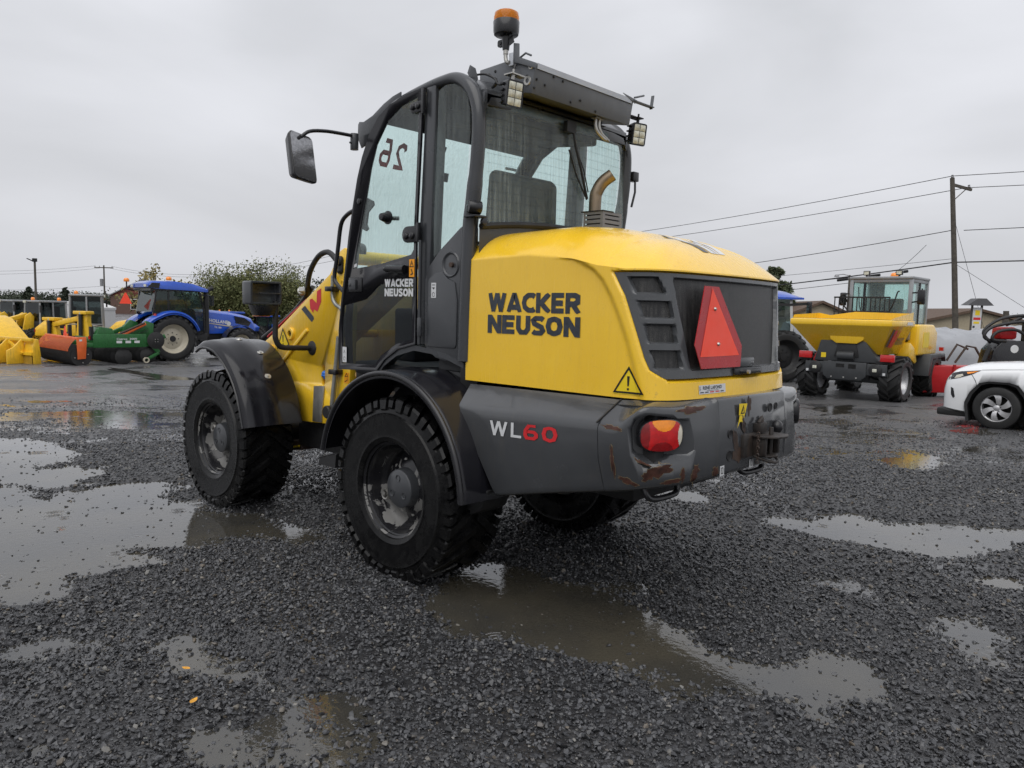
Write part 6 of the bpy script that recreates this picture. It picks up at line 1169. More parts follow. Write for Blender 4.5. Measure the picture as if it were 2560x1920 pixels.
# ------------------------------------------------------------------ compact yellow loaders and other machines in the row behind
def compact_loader(label, x, y, rz, cabz, hood, frame='silver_frame', arms=True, name='compact_loader'):
    z = gz(x, y) - .01; o = thing(name, label, 'wheel loader', (x, y, z), rz, 'yellow loaders parked in the row')
    w_ = .62   # local frame: forward = -y, x to the right when seen from the front
    for sx_ in (1, -1):
        for yy in (-.85, .95): far_wheel(o, (sx_ * .70, yy, .50), math.pi / 2 if sx_ > 0 else -math.pi / 2, (.50, .36, .27, 14, .03), 'yellow_far')
    PB(o, 'chassis', 'chassis_grey', (-.4, .4, -1.3, 1.5, .45, .9), bevel=.02)
    mb = MB(); rows = []
    for yy, zt, ww in ((.35, hood, .60), (.9, hood + .02, .62), (1.45, hood - .08, .58), (1.75, hood - .35, .50)): rows.append([(x_ * ww, yy, zz) for x_, zz in ((-1, .75), (-1.02, zt - .25), (-.85, zt - .04), (0, zt), (.85, zt - .04), (1.02, zt - .25), (1, .75))])
    mb.grid(rows); mb.add(rows[-1], [list(range(7))]); mb.add(rows[0], [list(range(7))]); mb.build('engine_cover', 'yellow_far', o, 0, 40)
    c0, c1 = -.62, .55; zc = 1.02
    PB(o, 'cab_base', 'chassis_grey', (-.56, .56, c0, c1, .85, zc + .25), bevel=.02)
    mb = MB()
    for sx_ in (1, -1):
        for yy in (c0, -.05, c1): mb.beam((sx_ * .58, yy, zc), (sx_ * .54, yy * .94, cabz), .06, .06)
        mb.beam((sx_ * .58, c0, zc + .2), (sx_ * .58, c1, zc + .2), .05, .05)
    mb.build('cab_frame', frame, o)
    for sx_ in (1, -1): mb = MB(); mb.add([(sx_ * .57, c0, zc + .2), (sx_ * .57, c1, zc + .2), (sx_ * .535, c1 * .94, cabz), (sx_ * .535, c0 * .94, cabz)], [(0, 1, 2, 3)]); mb.build('side_window', 'glass_ghost', o, 0, 0)
    for yy in (c0, c1): mb = MB(); mb.add([(-.56, yy, zc + .2), (.56, yy, zc + .2), (.53, yy * .94, cabz), (-.53, yy * .94, cabz)], [(0, 1, 2, 3)]); mb.build('end_window', 'glass_ghost', o, 0, 0)
    mb = MB(); mb.box(-.60, .60, c0 - .04, c1 + .02, cabz, cabz + .09); mb.build('roof', frame, o, .03); PB(o, 'seat', 'seat_fabric', (-.25, .25, .0, .45, 1.1, 1.35), (-.25, .25, .35, .45, 1.3, 1.9), bevel=.04)
    beacon_small(o, .35, .35, cabz + .09, .08)
    PB(o, 'work_lamp', 'led_lens', (-.45, -.30, c0 - .10, c0 - .05, cabz - .02, cabz + .08)); PB(o, 'work_lamp', 'led_lens', (.30, .45, c1 + .03, c1 + .07, cabz - .02, cabz + .08)); PB(o, 'cover_vent', 'black_matte', (-.635, -.62, .7, 1.2, 1.05, 1.22)); PB(o, 'cover_vent', 'black_matte', (.62, .635, .7, 1.2, 1.05, 1.22)); mb = MB(); mb.tube([(.58, c0, cabz - .2), (.85, c0 - .1, cabz - .18)], .015, 6); mb.box(.80, .92, c0 - .14, c0 - .08, cabz - .42, cabz - .12); mb.build('mirror', 'black_matte', o); PB(o, 'tail_lamp', 'lamp_red', (-.5, -.38, 1.74, 1.77, .9, 1.0)); PB(o, 'tail_lamp', 'lamp_red', (.38, .5, 1.74, 1.77, .9, 1.0))
    if arms:
        mb = MB(); mb.prism([(-1.2, .75), (-.75, .75), (-.70, 1.45), (-.85, 1.62), (-1.05, 1.50)], 'x', -.32, -.24); mb.prism([(-1.2, .75), (-.75, .75), (-.70, 1.45), (-.85, 1.62), (-1.05, 1.50)], 'x', .24, .32); mb.build('lift_tower', 'yellow_far', o, .01)
        mb = MB(); mb.beam((0, -.85, 1.52), (0, -1.75, 1.25), .22, .18); mb.beam((0, -1.75, 1.25), (0, -2.15, .55), .22, .18); mb.build('lift_arm', 'yellow_far', o, .02); mb = MB(); mb.tube([(0, -1.0, .95), (0, -1.65, 1.12)], .06, 10); mb.build('lift_ram', 'black_matte', o); mb = MB(); mb.tube([(0, -1.65, 1.12), (0, -1.9, 1.18)], .035, 10); mb.build('ram_rod', 'alum', o)
        PB(o, 'quick_hitch', 'yellow_far', (-.4, .4, -2.3, -2.15, .35, .75), bevel=.02)
    return o
compact_loader('yellow compact loader with silver cab pillars at the far left of the row', -36.3, 6.2, R(15), 2.05, 1.45)
compact_loader('yellow compact loader second from left with silver roof edge', -34.0, 6.6, R(15), 2.05, 1.45)
compact_loader('yellow compact loader with pale cab roof standing just behind the orange comb roller', -30.6, 7.1, R(160), 2.33, 1.42, arms=False)
compact_loader('yellow loader with tall black cab half hidden by the blue tractor', -29.3, 9.4, R(150), 2.55, 1.45, 'black_matte', False)
def mast(label, x, y, h, group='yellow lift arms standing behind the blade'):
    o = thing('arm_attachment', label, 'attachment', (x, y, gz(x, y)), R(20), group)
    mb = MB(); mb.prism([(-.46, 0), (.46, 0), (.36, h * .45), (.26, h * .80), (.28, h), (-.28, h), (-.26, h * .80), (-.36, h * .45)], 'y', -.09, .09); mb.build('upright', 'yellow_far', o, .02)
    mb = MB(); mb.box(-.34, .34, -.20, .16, h - .10, h + .02); mb.build('head', 'yellow_far', o, .02); mb = MB(); mb.tube([(.02, -.16, h - .1), (.05, -.2, h * .45)], .07, 12); mb.build('ram', 'black_matte', o); mb = MB(); mb.tube([(.02, -.16, h - .02), (.02, -.16, h - .28)], .05, 10); mb.build('ram_rod', 'alum', o); PB(o, 'foot', 'yellow_far', (-.45, .45, -.3, .3, 0, .12)); return o
mast('yellow lift arm with black ram, the taller one nearest the red triangle', -27.3, 6.0, 1.72); mast('yellow lift arm with black ram, the shorter one further left', -29.2, 5.5, 1.45)
mb = MB(); mb.beam((-29.0, 5.5, .62), (-27.4, 6.0, .92), .16, .18); o = mb.build('spreader_beam', 'yellow_far', None, .02); tag(o, 'yellow beam lying across the two upright arms', 'beam')
simple('rust_yellow', (.42, .25, .03), .5, var=.25, grime=.4)
# yellow blade and buckets at the left edge
def blade(label, x, y, rz, w, h):
    o = thing('bulldozer_blade', label, 'blade', (x, y, gz(x, y)), rz, 'yellow blades at the left edge'); mb = MB(); rows = [[(xx, yy, zz) for xx in (-w / 2, w / 2)] for yy, zz in ((.10, .02), (.0, .18), (-.03, .4), (0, .62), (.10, h))]; mb.grid(rows); mb.grid([[(a_, b_ + .04, c_) for a_, b_, c_ in r_] for r_ in rows]); mb.build('moldboard', 'yellow_far', o, 0, 40)
    for sx_ in (-w / 2, w / 2 - .02): mb = MB(); mb.prism([(-.04, .02), (.20, .02), (.20, .3), (.14, h), (.0, h), (-.04, .5)], 'x', sx_, sx_ + .03); mb.build('end_plate', 'yellow_far', o, .005)
    for k in (-.22, .24):
        mb = MB(); mb.prism([(-.55, .02), (-.02, .02), (-.02, h), (-.08, h), (-.35, .55), (-.55, .45)], 'x', w * k - .12, w * k - .06); mb.build('gusset', 'yellow_far', o, .005)
    mb = MB(); mb.prism([(-w * .47, .0), (-w * .33, .0), (-w * .30, .08), (-w * .36, .3), (-w * .36, h + .04), (-w * .47, h + .04)], 'y', -.42, -.38); mb.build('mounting_plate', 'yellow_far', o, .005)
    mb = MB(); mb.prism([(-w * .28, .0), (w * .48, .0), (w * .48, .26), (-w * .10, .26), (-w * .26, .10)], 'y', -.06, -.05); mb.build('wear_plate', 'rust_yellow', o, 0)
    mb = MB(); mb.beam((-w / 2, -.05, h - .02), (w / 2, -.05, h - .02), .10, .10); mb.build('top_rail', 'yellow_far', o, .01); mb = MB(); mb.beam((-w * .2, -.1, h - .1), (w * .25, -.12, h * .42), .07, .07); mb.build('brace', 'yellow_far', o); PB(o, 'lower_rib', 'yellow_far', (-w * .1, w / 2, -.10, -.0, .30, .40)); return o
blade('yellow dozer blade with gusset and diagonal brace beside the orange roller', -25.30, 3.40, R(15), 1.75, .82); blade('yellow dozer blade cut off by the left edge of the picture', -27.2, 2.75, R(15), 1.75, .82)
o = thing('bucket_attachment', 'yellow pointed bucket raised behind the blades at the left edge', 'bucket', (-30.2, 3.9, gz(-30.2, 3.9)), R(15)); mb = MB(); mb.prism([(-1.2, .55), (1.15, .55), (1.25, .65), (.15, 1.40), (-.3, 1.50), (-1.2, 1.1)], 'y', -.5, .5); mb.build('shell', 'yellow_far', o, .03); mb = MB(); mb.tube([(-1.0, -.62, .60), (.5, -.62, .62)], .06, 10); mb.build('tube', 'rim_cream', o); PB(o, 'stand', 'rust_metal', (-1.1, 1.0, -.4, .4, 0, .56))
# blue tractors further back: only roofs, bonnets and windows show
def far_tractor(label, x, y, rz, hood=True):
    z = gz(x, y); o = thing('distant_tractor', label, 'tractor', (x, y, z), rz, 'blue tractors in the back row')
    for sx_ in (1, -1):
        far_wheel(o, (sx_ * .75, 0, .80), math.pi / 2 if sx_ > 0 else -math.pi / 2, RW_, 'rim_cream'); far_wheel(o, (sx_ * .78, 2.4, .58), math.pi / 2 if sx_ > 0 else -math.pi / 2, FWs, 'rim_cream')
    PB(o, 'chassis', 'black_matte', (-.3, .3, -.3, 2.8, .6, 1.1)); mb = MB(); mb.prism([(1.0, 1.1), (2.95, 1.1), (3.05, 1.45), (2.6, 1.7), (1.0, 1.85)], 'x', -.38, .38); mb.build('bonnet', 'blue_far', o, .06); PB(o, 'cab_frame', 'black_plastic', (-.70, .70, -.5, .95, 1.15, 1.65), (-.72, -.64, -.5, -.42, 1.6, 2.5), (.64, .72, -.5, -.42, 1.6, 2.5), (-.72, -.64, .85, .93, 1.6, 2.5), (.64, .72, .85, .93, 1.6, 2.5))
    for b_ in ((-.70, -.69, -.42, .85, 1.65, 2.5), (.69, .70, -.42, .85, 1.65, 2.5), (-.64, .64, -.48, -.47, 1.65, 2.5), (-.64, .64, .89, .90, 1.65, 2.5)): PB(o, 'cab_window', 'glass_far', b_, smooth=0)
    PB(o, 'roof', 'blue_far', (-.80, .80, -.7, 1.1, 2.5, 2.68), bevel=.06); beacon_small(o, .55, -.45, 2.68); beacon_small(o, -.55, -.45, 2.68); return o
far_tractor_specs = [('small blue tractor whose roof shows right of the big tractor bonnet', -37.6, 16.6, .66), ('small blue tractor with clear windscreen behind the loader front hoses', -37.3, 18.7, .60), ('small blue tractor whose roof shows between the hoses and the lift tower', -36.5, 20.6, .64)]
for lb, x, y, s_ in far_tractor_specs: o = far_tractor(lb, x, y, R(-70)); o.scale = (s_,) * 3

# ------------------------------------------------------------------ yellow site dumper (faces -y)
DX, DY = -3.50, 16.32; DZ = gz(DX, DY) - .03
D = thing('site_dumper', 'yellow site dumper with wide front skip and grey cab on the right', 'dumper', (DX, DY, DZ))
DW = (.59, .50, .33, 16, .055)
for sx_ in (1, -1):
    for yy in (0, 2.55): far_wheel(D, (sx_ * 1.0, yy, .59), math.pi / 2 if sx_ > 0 else -math.pi / 2, DW, 'rim_silver')
PB(D, 'chassis', 'chassis_grey', (-.45, .45, -.2, 3.0, .55, 1.0), (-.72, .72, -.15, .15, .48, .70), (-.72, .72, 2.4, 2.7, .48, .70), bevel=.02)
mb = MB(); mb.prism([(-.98, .70), (.98, .70), (.98, .98), (-.98, .98)], 'y', -.62, -.55); mb.prism([(-.40, .56), (.40, .56), (.52, .66), (.52, 1.0), (-.52, 1.0), (-.52, .66)], 'y', -.66, -.61); mb.build('bumper', 'chassis_grey', D, .01)
for sx_ in (1, -1):
    mb = MB(); mb.lathe([(.001, -.668), (.10, -.668), (.15, -.640), (.15, -.60)], (sx_ * .72, 0, .83), 'y', 20); mb.build('headlamp_ring', 'black_matte', D); mb = MB(); mb.box(sx_ * .72 - .05, sx_ * .72 + .05, -.69, -.665, .79, .87); mb.build('headlamp', 'led_lens', D, .01)
    PB(D, 'indicator_lamp', 'lamp_red', (sx_ * .98 - .16, sx_ * .98 + .16, -.66, -.58, 1.05, 1.22), bevel=.01); PB(D, 'lamp_bracket', 'black_matte', (sx_ * .95 - .25, sx_ * .95 + .1, -.57, -.45, 1.0, 1.06)); PB(D, 'reflector', 'white_decal', (sx_ * .92 - .03, sx_ * .92 + .03, -.625, -.62, .72, .78))
mb = MB(); mb.box(-.2, .0, -.665, -.662, .86, .95); mb.box(.1, .28, -.665, -.662, .84, .95); mb.build('number_openings', 'dark_void', D)
mb = MB(); mb.prism([(-.80, 1.0), (.80, 1.0), (.35, 1.62), (-.35, 1.62), (-.62, 1.62)], 'y', -.55, .5); mb.build('skip_pedestal', 'chassis_grey', D, .02); mb = MB(); mb.cyl((-.2, -.56, 1.15), (.2, -.56, 1.15), .11); mb.build('pedestal_roller', 'chassis_grey', D)
mb = MB(); mb.tube([(-.80, -.50, 1.0), (-.52, -.50, 1.60)], .045, 10); mb.build('tilt_ram', 'red_paint', D)
# skip: tub with outward lip
def ring(y0, y1, x0, x1, z): return [(x0, y0, z), (x1, y0, z), (x1, y1, z), (x0, y1, z)]
top = [(-1.33, -.78, 2.00), (-1.30, -.80, 2.05), (.0, -.80, 2.02), (1.05, -.78, 2.02), (1.08, .9, 2.12), (-1.30, .9, 2.12)]
mb = MB()
lipo = [(-1.36, -.80), (1.08, -.80), (1.08, .95), (-1.36, .95)]; bot = [(-.82, -.35), (.74, -.35), (.80, .75), (-.80, .75)]
R0 = [(x, y, 1.20) for x, y in bot]; R1 = [(x * .96, y * .96, 1.86) for x, y in lipo]; R2 = [(x * 1.0, y, 1.90) for x, y in lipo]; R3 = [(x, y, 2.03) for x, y in lipo]; R4 = [(x * .965, y * .96, 2.045) for x, y in lipo]; R5 = [(x * .94, y * .93, 1.86) for x, y in lipo]; R6 = [(x * .95, y * .9, 1.26) for x, y in bot]
mb.grid([R0, R1, R2, R3, R4, R5, R6], True); mb.add(R6, [(0, 1, 2, 3)]); mb.add(R0, [(3, 2, 1, 0)]); SK = mb.build('skip', 'yellow', D, .012, 30)
mb = MB(); mb.add([(-1.31, -.77, 2.05), (-1.31, .93, 2.05), (-1.31, .93, 2.20), (-1.31, -.70, 2.13)], [(0, 1, 2, 3)]); mb.add([(-1.31, .90, 2.05), (1.04, .90, 2.05), (1.04, .90, 2.22), (.85, .90, 2.22), (-.35, .90, 2.24), (-1.0, .90, 2.14), (-1.31, .90, 2.20)], [list(range(7))]); mb.add([(1.04, -.77, 2.05), (1.04, .93, 2.05), (1.04, .93, 2.25), (1.04, -.5, 2.10)], [(0, 1, 2, 3)]); mb.build('skip_upstand', 'yellow', SK, 0, 0)
mb = MB(); mb.prism([(-.45, 1.88), (.45, 1.88), (.40, 1.55), (.25, 1.45), (-.25, 1.45), (-.40, 1.55)], 'y', -.62, -.40); mb.build('skip_nose', 'yellow', SK, .02)
for x in (-.55, .55): mb = MB(); mb.prism([(-.70, 1.86), (-.30, 1.3), (-.28, 1.86)], 'x', x - .02, x + .02); mb.build('skip_rib', 'yellow', SK)
sd_ = lambda y, z: (lerp(1.045, .79, (1.86 - z) / .66) + .006, y, z)
mb = MB(); mb.add([sd_(-.48, 1.82), sd_(-.36, 1.82), sd_(-.36, 1.40), sd_(-.48, 1.40)], [(0, 1, 2, 3)]); mb.build('emblem_bar', 'dark_decal', SK, 0, 0)
mb = MB(); mb.add([sd_(-.30, 1.80), sd_(-.12, 1.80), sd_(-.16, 1.38), sd_(-.28, 1.38)], [(0, 1, 2, 3)]); mb.add([sd_(-.10, 1.62), sd_(.12, 1.82), sd_(-.02, 1.38), sd_(-.14, 1.38)], [(0, 1, 2, 3)]); mb.build('emblem_letter', 'red_decal', SK, 0, 0)
for tx, z0 in (('WACKER', 1.53), ('NEUSON', 1.44)): letters(MB(), tx, lambda x, y, l: sd_(.10 + x, z0 + y), .085, .52, .25, .06).build('lettering', 'dark_decal', SK, 0, 0)
# protective grille in front of the cab
mb = MB(); mb.beam((-.95, .95, 2.62), (.45, .95, 2.62), .035, .04); mb.beam((-.95, .95, 2.25), (.45, .95, 2.25), .035, .04); GG = mb.build('guard_rail', 'black_matte', D)
for i in range(13): x = -.93 + i * .115; mb = MB(); mb.beam((x, .95, 2.06), (x, .95, 2.64), .022, .022); mb.build('guard_bar', 'black_matte', GG)
mb = MB()
for x in (-.3, 0, .3): mb.cyl((x, -.668, .62), (x, -.655, .62), .02, n=8)
mb.build('bumper_bolts', 'bolt', D)['kind'] = 'stuff'
for sx_ in (1, -1): mb = MB(); mb.tube(crsp([(sx_ * .35, -.3, 1.0), (sx_ * .5, -.5, .8), (sx_ * .6, -.35, .62), (sx_ * .7, -.1, .6)], 4), .022, 6); mb.build('brake_hose', 'rubber_hose', D)
mb = MB(); mb.prism([(-.30, 1.12), (.30, 1.12), (.22, 1.45), (-.22, 1.45)], 'y', -.575, -.553); mb.build('pedestal_plate', 'black_matte', D, .01)
PB(D, 'skip_label', 'white_decal', (1.083, 1.088, .35, .75, 1.93, 2.0)); PB(D, 'hazard_label', 'warn_yellow', (-.62, -.5, -.556, -.552, 1.08, 1.2))
# cab and rear body
cx0, cx1, cy0, cy1, cz0, cz1 = -.62, .84, 1.28, 2.62, 1.55, 3.12
mb = MB()
for x, y in ((cx0, cy0), (cx1, cy0), (cx1, cy1), (cx0, cy1)): mb.box(x - .045, x + .045, y - .045, y + .045, cz0, cz1)
mb.box(cx0, cx1, cy0 - .035, cy0 + .035, cz1 - .10, cz1 - .01); mb.box(cx1 - .035, cx1 + .035, cy0, cy1, cz1 - .10, cz1 - .01); mb.box(cx0 - .035, cx0 + .035, cy0, cy1, cz1 - .10, cz1 - .01); mb.box(cx0, cx1, cy1 - .035, cy1 + .035, cz1 - .10, cz1 - .01); mb.build('cab_frame', 'silver_frame', D, .01)
PB(D, 'cab_front_window', 'glass_cab', (cx0 + .05, cx1 - .05, cy0 - .01, cy0, 2.0, cz1 - .1), smooth=0); PB(D, 'cab_rear_window', 'glass_cab', (cx0 + .05, cx1 - .05, cy1, cy1 + .01, 2.0, cz1 - .1), smooth=0)
PB(D, 'cab_side_window', 'glass_cab', (cx1, cx1 + .01, cy0 + .05, 1.95, 1.65, cz1 - .1), smooth=0); PB(D, 'cab_side_window', 'glass_cab', (cx1, cx1 + .01, 2.0, cy1 - .05, 1.9, cz1 - .1), smooth=0); PB(D, 'cab_side_window', 'glass_cab', (cx0 - .01, cx0, cy0 + .05, cy1 - .05, 1.8, cz1 - .1), smooth=0)
PB(D, 'window_mullion', 'black_plastic', (cx1 - .02, cx1 + .03, 1.95, 2.0, 1.6, cz1 - .08), (cx0 + .3, cx0 + .36, cy0 - .02, cy0 + .02, 2.0, cz1 - .1), (cx1 - .26, cx1 - .20, cy1 - .02, cy1 + .02, 2.0, cz1 - .1), (cx0 + .05, cx0 + .4, cy1 - .02, cy1 + .02, 2.0, cz1 - .1))
PB(D, 'cab_lower', 'black_plastic', (cx0, cx1, cy0, cy1, 1.5, 2.0), bevel=.02); PB(D, 'roof', 'silver_frame', (cx0 - .06, cx1 + .06, cy0 - .08, cy1 + .06, cz1 - .02, cz1 + .05), bevel=.02)
PB(D, 'seat', 'seat_fabric', (-.15, .45, 1.7, 2.2, 2.0, 2.25), (-.12, .42, 2.1, 2.25, 2.2, 2.62), bevel=.05); mb = MB(); mb.tube([(.0, 1.35, 2.05), (.1, 1.45, 2.3)], .03, 8); mb.tube([(-.45, 1.27, 2.9), (-.40, 1.26, 2.4), (-.3, 1.26, 2.15)], .012, 6); mb.build('wiper', 'black_matte', D)
for x in (-.25, .55): PB(D, 'roof_lamp', 'black_plastic', (x - .08, x + .08, 1.20, 1.28, 3.20, 3.32), bevel=.01); PB(D, 'lamp_lens', 'led_lens', (x - .06, x + .06, 1.19, 1.20, 3.22, 3.30)); PB(D, 'lamp_foot', 'black_matte', (x - .02, x + .02, 1.22, 1.26, 3.15, 3.21))
beacon_small(D, .2, 2.0, 3.17, .10)
mb = MB(); mb.tube([(cx1, 1.30, 2.75), (1.15, 1.10, 2.75), (1.15, 1.10, 2.85)], .02, 8); mb.tube([(cx1, 1.30, 2.5), (1.15, 1.10, 2.55)], .02, 8); mb.build('mirror_arm', 'black_matte', D); PB(D, 'mirror', 'black_plastic', (1.06, 1.24, 1.02, 1.12, 2.45, 2.82), bevel=.03)
mb = MB(); mb.tube([(cx0, 1.30, 2.75), (-.78, 1.15, 2.7)], .02, 8); mb.build('mirror_arm', 'black_matte', D); PB(D, 'mirror', 'black_plastic', (-.86, -.70, 1.08, 1.18, 2.4, 2.75), bevel=.03)
mb = MB(); mb.prism([(1.35, 1.15), (3.05, 1.15), (3.05, 1.75), (2.7, 1.95), (1.35, 1.95)], 'x', .60, 1.08); mb.build('engine_cover', 'yellow', D, .06, seg=3); PB(D, 'cover_vent', 'warn_yellow', (1.081, 1.088, 1.75, 2.25, 1.35, 1.75)); PB(D, 'engine_body', 'yellow', (-1.05, .6, 1.4, 3.1, 1.2, 1.75), bevel=.05)
for sx_ in (1, -1): mb = MB(); mb.prism([(1.75, .62), (1.90, 1.18), (3.2, 1.18), (3.35, .95), (3.2, 1.08), (2.1, 1.05), (1.95, .65)], 'x', min(sx_ * .72, sx_ * 1.26), max(sx_ * .72, sx_ * 1.26)); mb.build('mudguard', 'chassis_grey', D, .02)
mb = MB(); mb.prism([(.75, 1.15), (1.3, .95), (1.45, 1.0), (1.2, 1.35), (.8, 1.5)], 'x', .70, 1.05); mb.build('side_step_cover', 'yellow', D, .02); PB(D, 'rear_marker', 'lamp_red', (1.15, 1.25, 3.0, 3.1, 1.25, 1.35))
mb = MB(); mb.tube(crsp([(-.62, 1.0, 2.3), (-.8, .95, 2.55), (-.72, .95, 2.7), (-.66, 1.1, 2.5)], 5), .02, 8); mb.tube(crsp([(.42, .98, 2.2), (.55, .96, 2.5), (.62, .96, 2.75), (.66, .98, 2.78)], 5), .018, 8); mb.build('hydraulic_hose', 'rubber_hose', D)

# ------------------------------------------------------------------ white car (faces -x), cut by the right edge of the picture
SX, SY = .62, 11.16; SZ = gz(SX, SY) - .01
S = thing('parked_car', 'white sport utility car with silver wheels at the right edge of the picture', 'car', (SX, SY, SZ))
# side contour, x from the front axle, z above ground (front part and the rest of the body behind it)
ARCH = [(-.60, .20)] ; hoodz = [(-.80, .80), (-.76, .88), (-.66, .985), (-.45, 1.055), (-.1, 1.10), (.4, 1.135), (.85, 1.17)]
def body_half(ysg):
    pass
prof_low = [(-.72, .27), (-.50, .245)]
secs = []   # stations along x: (x, half width factor, list of (yfrac, z))
for x, zl_, zt, w in ((-.86, .33, .72, .55), (-.84, .30, .78, .70), (-.78, .27, .87, .82), (-.68, .25, .965, .88), (-.50, .24, 1.03, .905), (-.30, .24, 1.065, .915), (.0, .24, 1.095, .92), (.40, .24, 1.125, .925), (.80, .24, 1.16, .925), (1.10, .24, 1.20, .925), (3.0, .24, 1.25, .925), (3.45, .3, 1.15, .90), (3.6, .4, 1.0, .8)):
    zm = lerp(zl_, zt, .62); secs.append([(x, -w * .97, zl_), (x, -w, lerp(zl_, zt, .35)), (x, -w * .995, zm), (x, -w * .955, zt - .13), (x, -w * .87, zt - .05), (x, -w * .6, zt + .0), (x, 0, zt + .025), (x, w * .6, zt), (x, w * .87, zt - .05), (x, w * .955, zt - .13), (x, w * .995, zm), (x, w, lerp(zl_, zt, .35)), (x, w * .97, zl_)])
def refine(rows, n):
    out = []
    for i in range(len(rows) - 1):
        for k in range(n):
            t = k / n; a_, b_, c_, d_ = rows[max(i - 1, 0)], rows[i], rows[i + 1], rows[min(i + 2, len(rows) - 1)]; out.append([tuple(.5 * (2 * q1[j] + (q2[j] - q0[j]) * t + (2 * q0[j] - 5 * q1[j] + 4 * q2[j] - q3[j]) * t * t + (3 * q1[j] - q0[j] - 3 * q2[j] + q3[j]) * t ** 3) for j in range(3)) for q0, q1, q2, q3 in zip(a_, b_, c_, d_)])
    return out + [rows[-1]]
mb = MB(); rows = refine(secs, 4); mb.grid(rows, True); mb.add(rows[0], [list(range(13))]); mb.add(rows[-1], [list(range(13))]); mb.xf(lambda x, y, z: (x, y + .92, z)); CB_ = mb.build('body', 'white_paint', S, 0, 40)
for s_y in (-1,):
    for xw in (0, 2.69):
        arch = [(xw + .455 * math.cos(R(a_)) * 1.02, .36 + .43 * math.sin(R(a_))) for a_ in range(-40, 221, 13)]; arch = [(xw - .43, .1), (xw - .47, .42), (xw - .40, .60), (xw - .27, .76), (xw - .14, .80), (xw + .16, .80), (xw + .29, .76), (xw + .42, .60), (xw + .50, .40), (xw + .52, .1)]
        mb = MB(); mb.prism(arch, 'y', -.2, .28); bool_diff(CB_, mb.build('cut', 'white_paint'))
        inner = [(xw + (x - xw) * .90, z - .035 if z > .2 else z) for x, z in arch]
        mb = MB()
        for i in range(len(arch) - 1): a0, a1, b1, b0 = arch[i], arch[i + 1], inner[i + 1], inner[i]; mb.add([(a0[0], -.012, a0[1]), (a1[0], -.012, a1[1]), (b1[0], -.004, b1[1]), (b0[0], -.004, b0[1])], [(0, 1, 2, 3)]); mb.add([(b0[0], -.004, b0[1]), (b1[0], -.004, b1[1]), (b1[0], .3, b1[1]), (b0[0], .3, b0[1])], [(0, 1, 2, 3)])
        mb.build('arch_trim', 'black_matte', S, 0, 40); mb = MB(); mb.prism(inner, 'y', .26, .29); mb.build('arch_liner', 'dark_void', S)
# wheel: tyre, rim disc, six split spokes
def car_wheel(x, y, sgn):
    mb = MB(); mb.lathe([(.225, -.10), (.235, -.115), (.29, -.118), (.345, -.10), (.358, -.07), (.360, 0), (.358, .07), (.345, .1), (.225, .11)], n=48); t = mb.mesh('tyre', 'tyre_far', 0, 40); mb = MB(); mb.lathe([(.228, -.105), (.236, -.112), (.225, -.098), (.212, -.085), (.205, .0), (.20, .08)], n=48)
    for k in range(6):
        a_ = R(60 * k + 12); n_ = 6; L_, Rr_ = [], []
        for i in range(n_ + 1): q = i / n_; rr = lerp(.045, .214, q); hw_ = lerp(.030, .058, q ** 1.4); tw = .30 * q ** 1.5; c_, s_ = math.cos(a_ + tw), math.sin(a_ + tw); d = -.075 - .022 * math.sin(math.pi * q * .9) - .012 * q; L_.append((rr * c_ - hw_ * s_, d, rr * s_ + hw_ * c_)); Rr_.append((rr * c_ + hw_ * s_ * .9, d + .004, rr * s_ - hw_ * c_ * .9))
        mb.grid([L_, Rr_]); mb.grid([L_, [(x_, y_ + .04, z_) for x_, y_, z_ in L_]]); mb.grid([Rr_, [(x_, y_ + .04, z_) for x_, y_, z_ in Rr_]])
    mb.lathe([(.001, -.088), (.034, -.086), (.05, -.074), (.052, -.05)], n=24); rm = mb.mesh('wheel', 'rim_silver', 0, 40); w_ = link_mesh('wheel', rm, S); w_.location = (x, y, .36); w_.rotation_euler = (0, 0, 0 if sgn < 0 else math.pi); link_mesh('tyre', t, w_)
    mb = MB(); mb.lathe([(.001, .02), (.205, .02)], n=24); link_mesh('brake_backing', mb.mesh('brake_backing', 'dark_void', 0, 0), w_); mb = MB()
    for k in range(5): a_ = R(72 * k + 20); mb.cyl((.062 * math.cos(a_), -.085, .062 * math.sin(a_)), (.062 * math.cos(a_), -.06, .062 * math.sin(a_)), .010, n=8)
    q = link_mesh('wheel_nuts', mb.mesh('wheel_nuts', 'black_matte', 0, 20), w_); q['kind'] = 'stuff'
for x in (0, 2.69): car_wheel(x, .125, -1); car_wheel(x, 1.715, 1)
SB = BVHTree.FromPolygons([v.co.copy() for v in CB_.data.vertices], [list(q.vertices) for q in CB_.data.polygons])
def on_car(pts, name, mat, lift=.004, sub=4):
    "panel draped on the near side of the body, given in (x, z)"
    mb = MB(); n = len(pts); cx_ = sum(p_[0] for p_ in pts) / n; cz_ = sum(p_[1] for p_ in pts) / n; dense = []
    for i in range(n):
        for k in range(sub): dense.append(tuple(lerp(pts[i][j], pts[(i + 1) % n][j], k / sub) for j in (0, 1)))
    def hit(x, z):
        h = SB.ray_cast(Vector((x, -1.0, z)), Vector((0, 1, 0))); return (h[0] + Vector((0, -lift, 0))) if h[0] else Vector((x, .05, z))
    rws = [[hit(lerp(cx_, x, q), lerp(cz_, z, q)) for x, z in dense] for q in (.02, .35, .7, 1)]; mb.grid(rws, True); return mb.build(name, mat, S, 0, 50)
HLP = on_car([(-.775, .835), (-.70, .900), (-.58, .935), (-.26, .975), (-.40, .895), (-.58, .825), (-.76, .775)], 'headlamp', 'black_plastic', .006)
